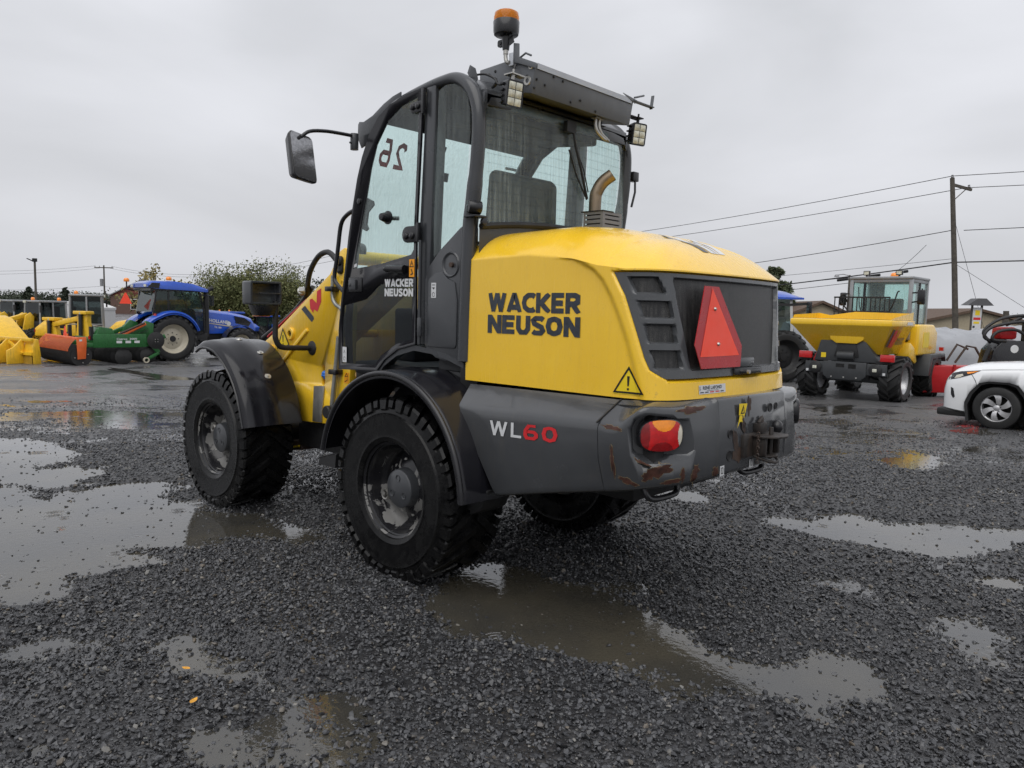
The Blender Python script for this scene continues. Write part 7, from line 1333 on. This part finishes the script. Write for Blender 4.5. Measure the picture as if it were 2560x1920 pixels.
on_car([(-.66, .815), (-.63, .87), (-.54, .895), (-.52, .87), (-.58, .83)], 'headlamp_lens', 'lamp_clear', .010); on_car([(-.48, .93), (-.30, .958), (-.40, .915), (-.46, .90)], 'side_marker', 'lamp_amber', .010)
on_car([(-.70, .66), (-.66, .64), (-.625, .50), (-.65, .47), (-.69, .53)], 'air_slot', 'black_plastic', .006); on_car([(-.80, .30), (-.60, .275), (-.46, .26), (-.46, .22), (-.62, .22), (-.80, .26)], 'bumper_skirt', 'black_matte', .012)
on_car([(-.26, .982), (.0, 1.005), (.4, 1.03), (.9, 1.065), (.9, 1.060), (.4, 1.025), (.0, 1.0), (-.26, .976)], 'bonnet_gap', 'black_matte', .003); on_car([(-.40, .90), (-.33, .80), (-.30, .72), (-.305, .72), (-.337, .80), (-.408, .90)], 'bumper_gap', 'black_matte', .003); on_car([(.54, 1.03), (.545, 1.03), (.60, .5), (.594, .5)], 'door_gap', 'black_matte', .003)
mb = MB(); mb.box(-.90, -.44, .06, 1.78, .16, .29); mb.build('front_skirt', 'black_matte', S, .03); mb = MB(); mb.box(.50, 2.2, -.004, .02, .20, .36); mb.build('sill', 'black_matte', S, .02)
mb = MB(); mb.box(-.872, -.85, .35, 1.5, .38, .62); mb.build('front_grille', 'black_plastic', S, .01)
mb = MB(); mb.grid([[(x, y, z) for y in (.14, .92, 1.70)] for x, z in ((.95, 1.19), (1.75, 1.64))]); mb.build('windscreen', 'glass_ghost', S, 0, 0); mb = MB(); mb.prism([(1.02, 1.18), (1.72, 1.60), (3.1, 1.62), (3.5, 1.2)], 'y', .16, 1.68); mb.build('cabin', 'black_plastic', S, .04); mb = MB(); mb.prism([(1.6, 1.60), (2.0, 1.68), (3.0, 1.68), (3.3, 1.62)], 'y', .2, 1.64); mb.build('roof', 'white_paint', S, .03)
mb = MB(); mb.box(1.05, 1.25, -.16, .02, 1.12, 1.26); mb.build('door_mirror', 'white_paint', S, .04)

# ------------------------------------------------------------------ tarpaulin-wrapped stack behind the dumper
t0 = Vector((-7.6, 21.6, 0)); t1 = Vector((.4, 28.2, 0)); dr_ = (t1 - t0).normalized(); sd2 = Vector((-dr_.y, dr_.x, 0)); ln = (t1 - t0).length
o = thing('tarpaulin_stack', 'long grey plastic wrapped stack behind the yellow dumper', 'tarpaulin', t0 + Vector((0, 0, gz(t0.x, t0.y)))); rows = []; rnd = np.random.default_rng(5)
for i in range(61):
    row = []; f_ = i / 60
    for j in range(17):
        a_ = math.pi * j / 16; sag = .04 * math.sin(f_ * 31 + j * .7) * math.sin(a_) + .012 * rnd.standard_normal() + .025 * math.sin(f_ * 70 + j * 2.1); hgt = 1.95 + .12 * math.sin(f_ * 9); row.append(dr_ * (ln * f_) + sd2 * (-1.15 * math.cos(a_) * (1 + .04 * math.sin(f_ * 23 + j))) + Vector((0, 0, max(.0, (hgt + sag) * math.sin(a_) ** .45))))
    rows.append(row)
mb = MB(); mb.grid(rows); mb.add(rows[0], [list(range(17))]); mb.add(rows[-1], [list(range(17))]); mb.build('wrap', 'tarp', o, 0, 60)
# red implement and black forestry grapple behind the white car
o = thing('red_implement', 'low red trough with folding rack behind the white car', 'implement', (-1.95, 19.3, gz(-1.95, 19.3)), R(43)); PB(o, 'trough', 'red_paint', (-.95, 1.0, -.3, .4, .15, .86), bevel=.02); mb = MB(); mb.tube([(-.1, -.2, .95), (.15, -.25, 1.4), (.4, -.2, 1.36), (.65, -.2, .98)], .03, 8); mb.tube([(-.1, .2, .98), (.15, .2, 1.42), (.45, .2, 1.3)], .03, 8); mb.build('rack', 'rust_metal', o); PB(o, 'rib', 'red_paint', (-.2, -.14, -.34, -.3, .15, .90))
o = thing('forestry_winch', 'black forestry winch with looping hoses and yellow guard above the white car', 'winch', (-.2, 16.6, gz(-.2, 16.6)), R(43)); mb = MB(); mb.prism([(-.62, .95), (-.55, 1.35), (-.35, 1.58), (.35, 1.55), (.75, 1.3), (.85, .9), (.5, .6), (-.4, .6)], 'y', -.25, .25); mb.build('body', 'black_plastic', o, .03)
PB(o, 'guard', 'yellow_far', (-.15, .8, -.5, -.35, .75, 1.05), bevel=.03); PB(o, 'motor', 'red_paint', (-.38, .02, -.15, .2, 1.58, 1.86), bevel=.07); PB(o, 'post', 'black_matte', (.25, .42, -.1, .1, 1.5, 2.0)); PB(o, 'post', 'black_matte', (.72, .86, -.1, .1, 1.0, 1.9)); PB(o, 'stand', 'black_matte', (-.5, .7, -.2, .2, 0, .65)); PB(o, 'label', 'white_decal', (.35, .75, -.255, -.25, 1.35, 1.44)); PB(o, 'tank', 'blue_far', (-.4, -.18, -.4, -.2, .6, 1.0)); mb = MB(); mb.lathe([(.001, 0), (.09, 0)], (-.1, -.255, 1.38), 'y', 16); mb.build('badge', 'white_decal', o)
for pts in ([(-.55, -.1, 1.5), (-.72, -.1, 1.75), (-.4, -.1, 2.02), (.1, -.1, 2.12), (.6, -.1, 2.08), (.85, -.1, 1.85), (.82, -.1, 1.4)], [(-.4, -.2, 1.5), (-.75, -.2, 1.62), (-.6, -.2, 1.85), (.0, -.2, 1.98), (.35, -.2, 1.95)], [(-.3, -.25, 1.55), (-.6, -.25, 1.58), (-.5, -.25, 1.75), (-.1, -.25, 1.8), (.2, -.25, 1.62)], [(-.1, .1, 1.9), (.4, .1, 2.14), (.78, .1, 2.0), (.92, .1, 1.6)]): mb = MB(); mb.tube(crsp(pts, 6), .035, 8); mb.build('hose', 'rubber_hose', o, 0, 60)
mb = MB(); mb.tube([(-.55, -.1, 1.05), (-.72, -.2, 1.12), (-.62, -.2, 1.4)], .05, 8); mb.build('hook', 'black_matte', o)
# blue tractor behind the dumper (white trimmed cab, mirror)
x, y = -8.0, 19.9; z = gz(x, y); o = thing('parked_tractor', 'blue roofed tractor with white cab pillars between the loader and the dumper', 'tractor', (x, y, z), R(-35))
for sx_ in (1, -1): far_wheel(o, (sx_ * .80, .6, .84), math.pi / 2 if sx_ > 0 else -math.pi / 2, RW_, 'black_matte'); far_wheel(o, (sx_ * .80, -1.9, .62), math.pi / 2 if sx_ > 0 else -math.pi / 2, FWs, 'black_matte')
PB(o, 'chassis', 'black_matte', (-.35, .45, -2.4, .9, .6, 1.3), bevel=.03); mb = MB(); mb.grid([[(xx, yy, 2.72 + .24 * (1 - abs(xx / .86) ** 3) * (1 - abs((yy - .3) / .95) ** 4)) for xx in (-.86, -.75, -.5, -.2, .2, .5, .75, .86)] for yy in (-.65, -.55, -.2, .3, .8, 1.15, 1.25)]); mb.box(-.86, .86, -.65, 1.25, 2.66, 2.721); mb.build('roof', 'blue_paint', o, 0, 50); PB(o, 'cab_base', 'black_plastic', (-.7, .7, -.5, 1.0, 1.1, 1.5)); mb = MB()
for sx_ in (1, -1):
    for yy in (-.5, 1.0): mb.beam((sx_ * .74, yy, 1.1), (sx_ * .68, yy * .9, 2.75), .08, .08)
mb.build('cab_frame', 'siding_white', o)['kind'] = 'stuff'
for b_ in ((.69, .70, -.45, .95, 1.5, 2.7), (-.70, -.69, -.45, .95, 1.5, 2.7), (-.66, .66, -.49, -.48, 1.5, 2.7)): PB(o, 'cab_window', 'glass_far', b_, smooth=0)
mb = MB(); mb.prism([(-.74, 1.0), (-.45, 1.0), (-.70, 1.8), (-.74, 1.9)], 'y', -.62, -.55); mb.build('step_panel', 'yellow_far', o); mb = MB(); mb.prism([(.45, 1.0), (.74, 1.0), (.74, 1.9), (.70, 1.8)], 'y', -.62, -.55); mb.build('step_panel', 'yellow_far', o)
mb = MB(); mb.tube(crsp([(.78, -.7, 1.4), (.78, -.7, 2.1), (.95, -.72, 2.35), (1.15, -.72, 2.4)], 4), .07, 10); mb.build('exhaust', 'black_matte', o, 0, 50); ml = lambda X, Y: Matrix.Rotation(R(35), 3, 'Z') @ Vector((X - x, Y - y, 0))
q0, q1 = ml(-6.19, 19.92), ml(-6.63, 19.52); mb = MB(); mb.beam((.7, -.45, 1.95 - z), (q1.x, q1.y, 1.93 - z), .05, .08); mb.beam((q1.x, q1.y, 1.93 - z), (q0.x, q0.y, 1.98 - z), .05, .08); mb.build('mirror_arm', 'black_matte', o)
mb = MB(); mb.obox((q0.x, q0.y, 1.80 - z), Vector((.985, -.17, 0)) * .105, Vector((.17, .985, 0)) * .05, (0, 0, .24)); MR = mb.build('mirror', 'black_plastic', o, .03); mb = MB(); mb.obox(Vector((q0.x, q0.y, 1.80 - z)) - Vector((.17, .985, 0)) * .054, Vector((.985, -.17, 0)) * .08, Vector((.17, .985, 0)) * .003, (0, 0, .20)); mb.build('mirror_face', 'mirror_glass', MR); PB(o, 'bonnet', 'blue_paint', (-.4, .4, -2.6, -.6, 1.2, 1.85), bevel=.08); beacon_small(o, -.62, .0, 3.0, .09); PB(o, 'beacon_stem', 'black_matte', (-.64, -.60, -.02, .02, 2.9, 3.0))
# ------------------------------------------------------------------ trees
def leafmat(name, c1, c2, c3, sc_=.5):
    m, b, p = newmat(name); g = b.geo(); c = b.mix(b.rng(b.noise(sc_, 3, .6, g), .35, .65, 0, 1), c1, c2); c = b.mix(b.rng(b.noise(sc_ * 7, 2, .6, g), .5, .7, 0, .7), c, c3); b.lk(c, p.inputs['Base Color']); p.inputs['Roughness'].default_value = .6; p.inputs['Specular IOR Level'].default_value = .25; return m
leafmat('leaf_olive', (.088, .105, .040), (.145, .155, .060), (.19, .165, .070), .3); leafmat('leaf_yellowing', (.20, .18, .07), (.32, .25, .10), (.16, .15, .07), .6); leafmat('leaf_dark', (.032, .044, .030), (.050, .064, .042), (.060, .064, .038), .3); leafmat('leaf_spruce', (.060, .082, .045), (.095, .115, .06), (.12, .12, .06), .6); leafmat('leaf_rust', (.09, .05, .025), (.06, .055, .025), (.13, .07, .03), .5); simple('bark', (.055, .047, .038), .9, var=.3, scale=4)
def leaves(mb, c, sz, rg):
    n = len(c); a = rg.standard_normal((n, 3)); a /= np.linalg.norm(a, axis=1)[:, None]; b_ = np.cross(a, rg.standard_normal((n, 3))); b_ /= np.linalg.norm(b_, axis=1)[:, None]; s_ = sz * rg.uniform(.6, 1.3, (n, 1)); P = np.stack([c - a * s_, c + b_ * s_ * .55, c + a * s_, c - b_ * s_ * .55], 1).reshape(-1, 3); o = len(mb.v); mb.v += [tuple(q) for q in P.tolist()]; mb.f += [(o + 4 * i, o + 4 * i + 1, o + 4 * i + 2, o + 4 * i + 3) for i in range(n)]
def broad_tree(name, label, x, y, h, wr, mat, nl, sz, seed, group=None, hb=.25, lobes=26, bare=.12, cat='tree'):
    rg = np.random.default_rng(seed); z = gz(x, y); o = thing(name, label, cat, (x, y, z), 0, group); tr_ = MB(); tips = []
    tr_.tube([(0, 0, -.2), (.05, 0, h * hb), (0, .05, h * .5)], [h * .035, h * .028, h * .015], 10)
    for i in range(lobes):
        a = rg.uniform(0, 6.28); rr = wr * math.sqrt(rg.uniform(.04, 1)); zt = h * (hb + .12 + (1 - hb - .18) * rg.uniform(0, 1) * (1 - .55 * (rr / wr) ** 2)); tip = (rr * math.cos(a), rr * math.sin(a), zt); base = (0, 0, h * rg.uniform(hb * .6, hb + .2)); mid = tuple(lerp(base[k], tip[k], .5) + (0, 0, h * .05)[k] for k in range(3)); tr_.tube([base, mid, tip], [h * .014, h * .009, h * .003], 6); tips.append(tip)
        for _ in range(5):
            q = tuple(tip[k] + rg.normal(0, wr * .22) * (1, 1, .8)[k] for k in range(3)); tr_.tube([mid, q], [h * .006, h * .0015], 4); tips.append(q)
    tr_.build('trunk', 'bark', o, 0, 60); cr_ = MB(); tp = np.array(tips); idx = rg.integers(0, len(tp), nl); c = tp[idx] + rg.normal(0, 1, (nl, 3)) * np.array([wr * .15, wr * .15, h * .055]); c = c[c[:, 2] > h * .08]; leaves(cr_, c, sz, rg); cr_.build('crown', mat, o, 0, 0, weld=False); return o
def conifer(name, label, x, y, h, wr, mat, nl, sz, seed, group=None, cat='tree'):
    rg = np.random.default_rng(seed); z = gz(x, y); o = thing(name, label, cat, (x, y, z), 0, group); tr_ = MB(); tr_.tube([(0, 0, -.2), (0, 0, h * .97)], [h * .02, h * .003], 8); cs = []
    for i in range(70):
        f_ = rg.uniform(.1, .97) ** .8; a = rg.uniform(0, 6.28); L_ = wr * (1 - f_) ** .75 * rg.uniform(.6, 1.1); p0 = np.array([0, 0, h * f_]); p1 = np.array([L_ * math.cos(a), L_ * math.sin(a), h * f_ - L_ * .15 + h * .02]); tr_.tube([tuple(p0), tuple(p1)], [h * .004, h * .001], 4); k = max(4, int(nl / 70)); t = rg.uniform(.15, 1, (k, 1)) ** .7; cs.append(p0 + (p1 - p0) * t + rg.normal(0, 1, (k, 3)) * np.array([.08, .08, .05]) * wr * (.4 + .6 * (1 - f_)))
    tr_.build('trunk', 'bark', o, 0, 60); cr_ = MB(); leaves(cr_, np.concatenate(cs), sz, rg); cr_.build('crown', mat, o, 0, 0, weld=False); return o
broad_tree('willow_tree', 'large loose olive green tree behind the blue tractor and the loader lamp', -66.4, 33.5, 6.6, 4.5, 'leaf_olive', 62000, .105, 1, lobes=60, hb=.08)
broad_tree('maple_tree', 'thin yellowing tree rising behind the blue tractor roof', -69.5, 25.6, 5.2, 2.6, 'leaf_yellowing', 1500, .16, 2, lobes=16, hb=.3)
broad_tree('small_tree', 'small dark tree at the right end of the large olive tree', -59.5, 36.4, 4.6, 1.3, 'leaf_dark', 1500, .13, 3, lobes=10, hb=.2)
conifer('spruce_tree', 'feathery green conifer beyond the tractor beside the loader bonnet', -22.9, 54.0, 6.3, 3.0, 'leaf_spruce', 6500, .17, 4)
broad_tree('bush', 'scrubby bush in front of the red brick house', -120, 47, 2.6, 2.0, 'leaf_yellowing', 900, .2, 6, lobes=10, hb=.1, cat='bush')
# pines and the distant wood on the left
for k, (px_, y_, h, w, lb) in enumerate([(-186, 33, 4.9, 1.9, 'tall dark pine at the far left behind the light pole'), (-176, 42, 4.7, 2.4, 'dark rounded pine left of the light pole'), (-170, 47, 4.8, 2.6, 'dark pine just right of the light pole'), (-190, 26, 4.4, 2.2, 'dark pine touching the left edge of the picture')]): conifer('pine_tree', lb, px_, y_, h, w, 'leaf_dark', 6000, .17, 20 + k, 'pines on the left skyline')
rg = np.random.default_rng(9); wd = MB()
for i in range(70):
    f_ = i / 69; x = lerp(-205, -168, f_) + rg.normal(0, 5); y = lerp(22, 84, f_) + rg.normal(0, 4); h = rg.uniform(2.7, 4.3) * (1 if f_ < .75 else .9); n = 700; c = rg.normal(0, 1, (n, 3)) * np.array([2.4, 2.4, h * .24]) + np.array([x, y, gz(x, y) + h * .5]); c[:, 2] = np.minimum(c[:, 2], gz(x, y) + h); leaves(wd, c, .22, rg)
o = wd.build('distant_wood', 'leaf_dark', None, 0, 0, weld=False); tag(o, 'dark band of distant woodland along the left skyline', None, None, 'stuff')
rg = np.random.default_rng(11); wd = MB()
for i in range(80):
    f_ = i / 79; x = lerp(-165, -20, f_) + rg.normal(0, 4); y = lerp(90, 190, f_) + rg.normal(0, 5); h = rg.uniform(2.6, 4.0); leaves(wd, rg.normal(0, 1, (420, 3)) * np.array([2.4, 2.4, h * .24]) + np.array([x, y, gz(x, y) + h * .5]), .24, rg)
o = wd.build('background_wood', 'leaf_dark', None, 0, 0, weld=False); tag(o, 'low band of woodland far behind the loader', None, None, 'stuff')
rg = np.random.default_rng(12); wd = MB()
for i in range(9): x = -166 + i * .9; y = 56 + i * 1.6; n = 240; leaves(wd, rg.normal(0, 1, (n, 3)) * np.array([1.4, 1.4, .7]) + np.array([x, y, gz(x, y) + 2.9]), .26, rg)
o = wd.build('autumn_hedge', 'leaf_rust', None, 0, 0, weld=False); tag(o, 'rust coloured hedge behind the tall black cab', None, None, 'stuff')
# ------------------------------------------------------------------ buildings
def house(label, x, y, rz, w, d, hw_, hr, wall, roof, wins=(), cat='house', eave=.35):
    z = gz(x, y); o = thing('house', label, cat, (x, y, z), rz); mb = MB(); mb.box(-w / 2, w / 2, -d / 2, d / 2, 0, hw_); mb.prism([(-w / 2, hw_), (w / 2, hw_), (0, hr)], 'y', -d / 2 + .01, d / 2 - .01); mb.build('wall', wall, o, 0, 0); mb = MB()
    for s_ in (1, -1): mb.add([(s_ * (w / 2 + eave), -d / 2 - eave, hw_ - eave * (hr - hw_) / (w / 2)), (s_ * (w / 2 + eave), d / 2 + eave, hw_ - eave * (hr - hw_) / (w / 2)), (0, d / 2 + eave, hr + .02), (0, -d / 2 - eave, hr + .02), (s_ * (w / 2 + eave), -d / 2 - eave, hw_ + .18 - eave * (hr - hw_) / (w / 2)), (s_ * (w / 2 + eave), d / 2 + eave, hw_ + .18 - eave * (hr - hw_) / (w / 2)), (0, d / 2 + eave, hr + .2), (0, -d / 2 - eave, hr + .2)], [(0, 1, 2, 3), (4, 5, 6, 7), (0, 3, 7, 4), (1, 2, 6, 5), (0, 1, 5, 4)])
    rf = mb.build('roof', roof, o, 0, 0)
    for wx, wz, ww, wh in wins: f_ = PB(o, 'window', 'siding_white', (wx - ww / 2 - .1, wx + ww / 2 + .1, -d / 2 - .06, -d / 2, wz - .1, wz + wh + .1), smooth=0); PB(f_, 'pane', 'glass_ghost', (wx - ww / 2, wx + ww / 2, -d / 2 - .08, -d / 2 - .062, wz, wz + wh), smooth=0)
    return o, rf
m, b, p = newmat('brick_red'); bt = b.new('ShaderNodeTexBrick'); bt.inputs['Color1'].default_value = (.12, .028, .02, 1); bt.inputs['Color2'].default_value = (.16, .04, .028, 1); bt.inputs['Mortar'].default_value = (.12, .07, .055, 1); bt.inputs['Scale'].default_value = 3; b.lk(b.map(b.obj(), (1, 1, 1)), bt.inputs['Vector']); b.lk(bt.outputs[0], p.inputs['Base Color']); p.inputs['Roughness'].default_value = .8
o, rf = house('red brick house with grey metal roof and white framed window behind the tractor', -147.5, 55.2, R(60), 11, 16, 3.3, 6.3, 'brick_red', 'roof_metal', [(-1.5, .9, 1.3, 1.7)])
for q in (rf,): pass
o, rf = house('low house with grey shingle roof right of the blue tractor cab', -90, 41.5, R(20), 9, 12, 2.0, 3.0, 'siding_beige', 'roof_shingle'); o.rotation_euler = (0, 0, R(110)); mb = MB(); mb.cyl((.8, 1.2, 2.6), (.8, 1.2, 3.75), .16, n=10); mb.build('chimney_pipe', 'alum', rf); mb = MB(); mb.lathe([(.45, 2.75), (.14, 3.1)], (.8, 1.2, 0), 'z', 12); mb.build('flashing', 'alum', rf)
o, rf = house('small house with cream gable behind the loader lamp', -75, 41.5, R(48), 4.6, 6, 1.7, 3.1, 'siding_beige', 'roof_shingle'); o, rf = house('white roofed shed between the cab roofs and the wood', -62.6, 17.0, R(45), 2.4, 5, 1.55, 1.95, 'siding_white', 'siding_white', cat='shed', eave=.05)
o, rf = house('small dim house among the trees at far left', -160, 29.5, R(70), 4, 5, 1.7, 3.0, 'siding_white', 'roof_shingle', [(0, 1.2, .6, .6)])
o, rf = house('low brown roofed building behind the leaning utility pole', -13.2, 62.6, R(43), 11, 9, 1.75, 3.0, 'siding_beige', 'brown_wall')
o, rf = house('dark eaved building left of the dumper cab', -21, 55, R(43), 5, 7, 2.3, 3.3, 'siding_beige', 'brown_wall')
# ------------------------------------------------------------------ poles, wires, sign, lamp
def pole(name, label, x, y, h, r0, r1, lean=(0, 0), cat='utility pole', group=None): o = thing(name, label, cat, (x, y, gz(x, y)), 0, group); mb = MB(); mb.tube([(0, 0, -.5), (lean[0] * .5, lean[1] * .5, h * .5), (lean[0], lean[1], h)], [r0, (r0 + r1) / 2, r1], 14); mb.build('shaft', 'wood_pole', o, 0, 60); return o
UX, UY = -7.6, 43.9; UH = 9.9; U = pole('utility_pole', 'leaning grey utility pole carrying wires on the right', UX, UY, UH, .17, .115, (-.75, -.70)); TOPU = Vector((UX - .75, UY - .70, gz(UX, UY) + UH))
mb = MB(); mb.beam((-.72, -.67, UH - .35), (-.05, .44, UH - .55), .10, .14); mb.build('cross_arm', 'wood_pole', U); mb = MB(); mb.beam((-.65, -.56, UH - 1.2), (-.25, .12, UH - .55), .05, .03); mb.build('arm_brace', 'wood_pole', U)
for p_ in ((-.75, -.70, UH), (-.15, .30, UH - .45)): mb = MB(); mb.lathe([(.001, .0), (.06, .0), (.08, .05), (.05, .10), (.07, .14), (.001, .18)], p_, 'z', 12); mb.build('insulator', 'insulator', U)
def wires(name, label, runs, r_=.018, sag=.0, group=None, mat='wire', cat='cable'):
    for k, (a, b_, sg) in enumerate(runs):
        a, b_ = Vector(a), Vector(b_); mb = MB(); mb.tube([a.lerp(b_, i / 24) - Vector((0, 0, sg * 4 * (i / 24) * (1 - i / 24))) for i in range(25)], r_, 5); o = mb.build(name, mat, None, 0, 60); tag(o, label[k] if isinstance(label, (list, tuple)) else label, cat, group)
LP = Vector((-184.4, 59.2, gz(-184, 59)))
wires('power_line', ['uppermost power line from the right pole towards the loader cab', 'second power line just under the uppermost on the left of the pole'], [(TOPU + Vector((0, 0, .1)), (-95, 62, 9.3), 1.6), (TOPU + Vector((.5, .9, -.45)), (-95, 62.8, 8.7), 1.6)], .019, group='power lines')
wires('power_line', ['uppermost power line leaving the right pole to the right', 'second power line leaving the right pole to the right'], [(TOPU + Vector((0, 0, .1)), (38, 62, 12.6), .5), (TOPU + Vector((.5, .9, -.45)), (38, 63, 11.6), .5)], .019, group='power lines')
def onp(t): return Vector((UX - .75 * t, UY - .70 * t, gz(UX, UY) + UH * t))
wires('service_cable', ['twisted service cable from the pole towards the loader bonnet', 'service cable leaving the pole to the right with a hooked end'], [(onp(.72), (-60, 55, 4.3), 1.0), (onp(.72) + Vector((.4, .4, 0)), (38, 60, 9.2), .3)], .021, group='service cables')
wires('telephone_cable', ['thick black telephone cable running left below the service cable', 'thick black telephone cable running right from the pole'], [(onp(.545), (-62, 52, 1.95), .9), (onp(.545), (38, 58, 6.6), .25)], .036, group='telephone cables')
wires('telephone_wire', ['thin wire above the thick telephone cable left of the pole'], [(onp(.565), (-62, 54, 3.1), .5)], .012)
for k, (t, lb) in enumerate([(.10, 'black splice case on the telephone cable nearest the utility pole'), (.165, 'black splice case in the middle of the telephone cable'), (.245, 'black splice case furthest left on the telephone cable')]):
    a, b_ = onp(.545), Vector((-62, 52, 1.95)); f0 = lambda q: a.lerp(b_, q) - Vector((0, 0, .9 * 4 * q * (1 - q) + .14)); mb = MB(); mb.tube([f0(t * .45), f0(t * .45 + .012)], .085, 10); o = mb.build('splice_case', 'black_matte', None, 0, 30); tag(o, lb, 'splice case', 'splice cases on the telephone cable')
wires('guy_wire', ['guy wire slanting right from the utility pole', 'steep guy wire close to the utility pole'], [(onp(.54), (-1.2, 43.2, 0), 0), (onp(.80), (-5.6, 42.6, -.6), 0)], .011, group='guy wires'); wires('drop_wire', 'drop wire crossing between the service cable and the dumper roof', [((-10.26, 46.42, 6.0), (-11.82, 44.61, 3.9), .1)], .014)
o = pole('guy_post', 'short square post standing right of the utility pole', -4.9, 40.9, 2.75, .13, .13, (0, 0), 'post')
# shop sign with a little roof
sgx, sgy = -5.6, 38.2; o = thing('shop_sign', 'tall white advertising sign under a small roof beside the utility pole', 'sign', (sgx, sgy, gz(sgx, sgy)), R(43)); PB(o, 'post', 'wood_pole', (-.26, -.20, -.05, .05, 0, 3.2), (.20, .26, -.05, .05, 0, 3.2)); PB(o, 'panel', 'siding_white', (-.21, .21, -.06, -.03, 1.5, 2.85)); mb = MB(); mb.prism([(-.62, 2.95), (.62, 2.95), (.25, 3.28), (-.15, 3.28)], 'y', -.30, .30); mb.build('roof', 'roof_shingle', o)
for z0, z1, x0, x1, mt in ((2.48, 2.72, -.10, .12, 'warn_yellow'), (2.26, 2.38, -.17, .17, 'red_decal'), (2.08, 2.18, -.15, .12, 'warn_yellow'), (1.88, 1.98, -.18, -.08, 'dark_decal'), (1.78, 1.86, .02, .17, 'dark_decal'), (1.58, 1.68, -.15, .17, 'red_decal')): PB(o, 'print', mt, (x0, x1, -.066, -.062, z0, z1), smooth=0)
o = thing('street_lamp', 'thin street lamp pole left of the dumper cab', 'street lamp', (-17.0, 53.2, gz(-17, 53.2))); mb = MB(); mb.cyl((0, 0, 0), (0, 0, 5.35), .09, .07, 10); mb.build('shaft', 'wood_pole', o); mb = MB(); mb.tube([(0, 0, 5.3), (-.35, -.3, 5.4), (-.6, -.55, 5.35)], .03, 8); mb.build('arm', 'insulator', o); mb = MB(); mb.lathe([(.001, .18), (.12, .16), (.19, .0), (.001, -.02)], (-.68, -.62, 5.2), 'z', 12); mb.build('lamp_head', 'insulator', o)
wires('lamp_wire', ['upper wire running left from the street lamp', 'lower wire running left from the street lamp'], [((-17, 53.2, 4.5), (-55, 56, 2.2), .3), ((-17, 53.2, 4.1), (-55, 57, 1.2), .3)], .02, group='street lamp wires')
# left side poles
o = thing('light_pole', 'tall brown light pole on the left with a side floodlight', 'light pole', (-139, 33.6, gz(-139, 33.6))); mb = MB(); mb.cyl((0, 0, 0), (0, 0, 8.35), .19, .16, 12); mb.build('shaft', 'wood_pole', o); PB(o, 'lamp_box', 'black_matte', (-.3, .3, -.3, .3, 8.3, 8.85)); mb = MB(); mb.beam((-.2, -.2, 8.4), (-.85, -.85, 8.8), .3, .12); mb.build('floodlight', 'black_matte', o)
o = pole('power_pole', 'distant power pole with cross arm and transformer on the left', -184.4, 59.2, 10.3, .2, .15); mb = MB(); mb.beam((-1.5, -1.5, 9.75), (1.5, 1.5, 9.75), .16, .22); mb.build('cross_arm', 'wood_pole', o); mb = MB(); mb.lathe([(.001, 5.6), (.34, 5.6), (.36, 7.2), (.001, 7.25)], (-.35, -.45, 0), 'z', 12); mb.build('transformer', 'insulator', o)
for t in (-1.4, -.7, 1.3): mb = MB(); mb.cyl((t, t, 9.85), (t, t, 10.15), .08, n=8); mb.build('insulator', 'insulator', o)
pz = gz(-184, 59)
wires('overhead_line', ['upper overhead line left of the distant power pole', 'lower overhead line left of the distant power pole', 'overhead line slanting down left from the transformer', 'upper overhead line from the distant power pole to the right', 'lower overhead line from the distant power pole to the right', 'low overhead line from the distant pole to the brick house'], [((-185.8, 57.8, pz + 10.1), (-205, 22, 7.4), 1.0), ((-185, 58.5, pz + 9.6), (-205, 22, 6.6), 1.0), ((-184.4, 59.2, pz + 5.6), (-190, 40, 3.3), .2), ((-183, 60.5, pz + 10.1), (-95, 62, 9.3), 2.4), ((-183.5, 60, pz + 9.7), (-95, 62.8, 8.7), 2.4), ((-184.4, 59.2, pz + 5.5), (-150, 58, 4.4), .3)], .024, group='overhead lines')
o = pole('middle_pole', 'power pole hidden behind the loader carrying the long lines', -95, 62.4, 10.0, .17, .13)
# leaves on the gravel
for x, y, s_, a, lb in ((.62, -2.33, .022, .6, 'small yellow leaf lying in the lower left foreground'), (.30, -2.22, .020, 2.0, 'tan leaf lying left of the small yellow leaf'), (1.55, 8.6, .05, .3, 'yellow leaf on the wet gravel below the white car')): leaf(x, y, s_, a, lb)
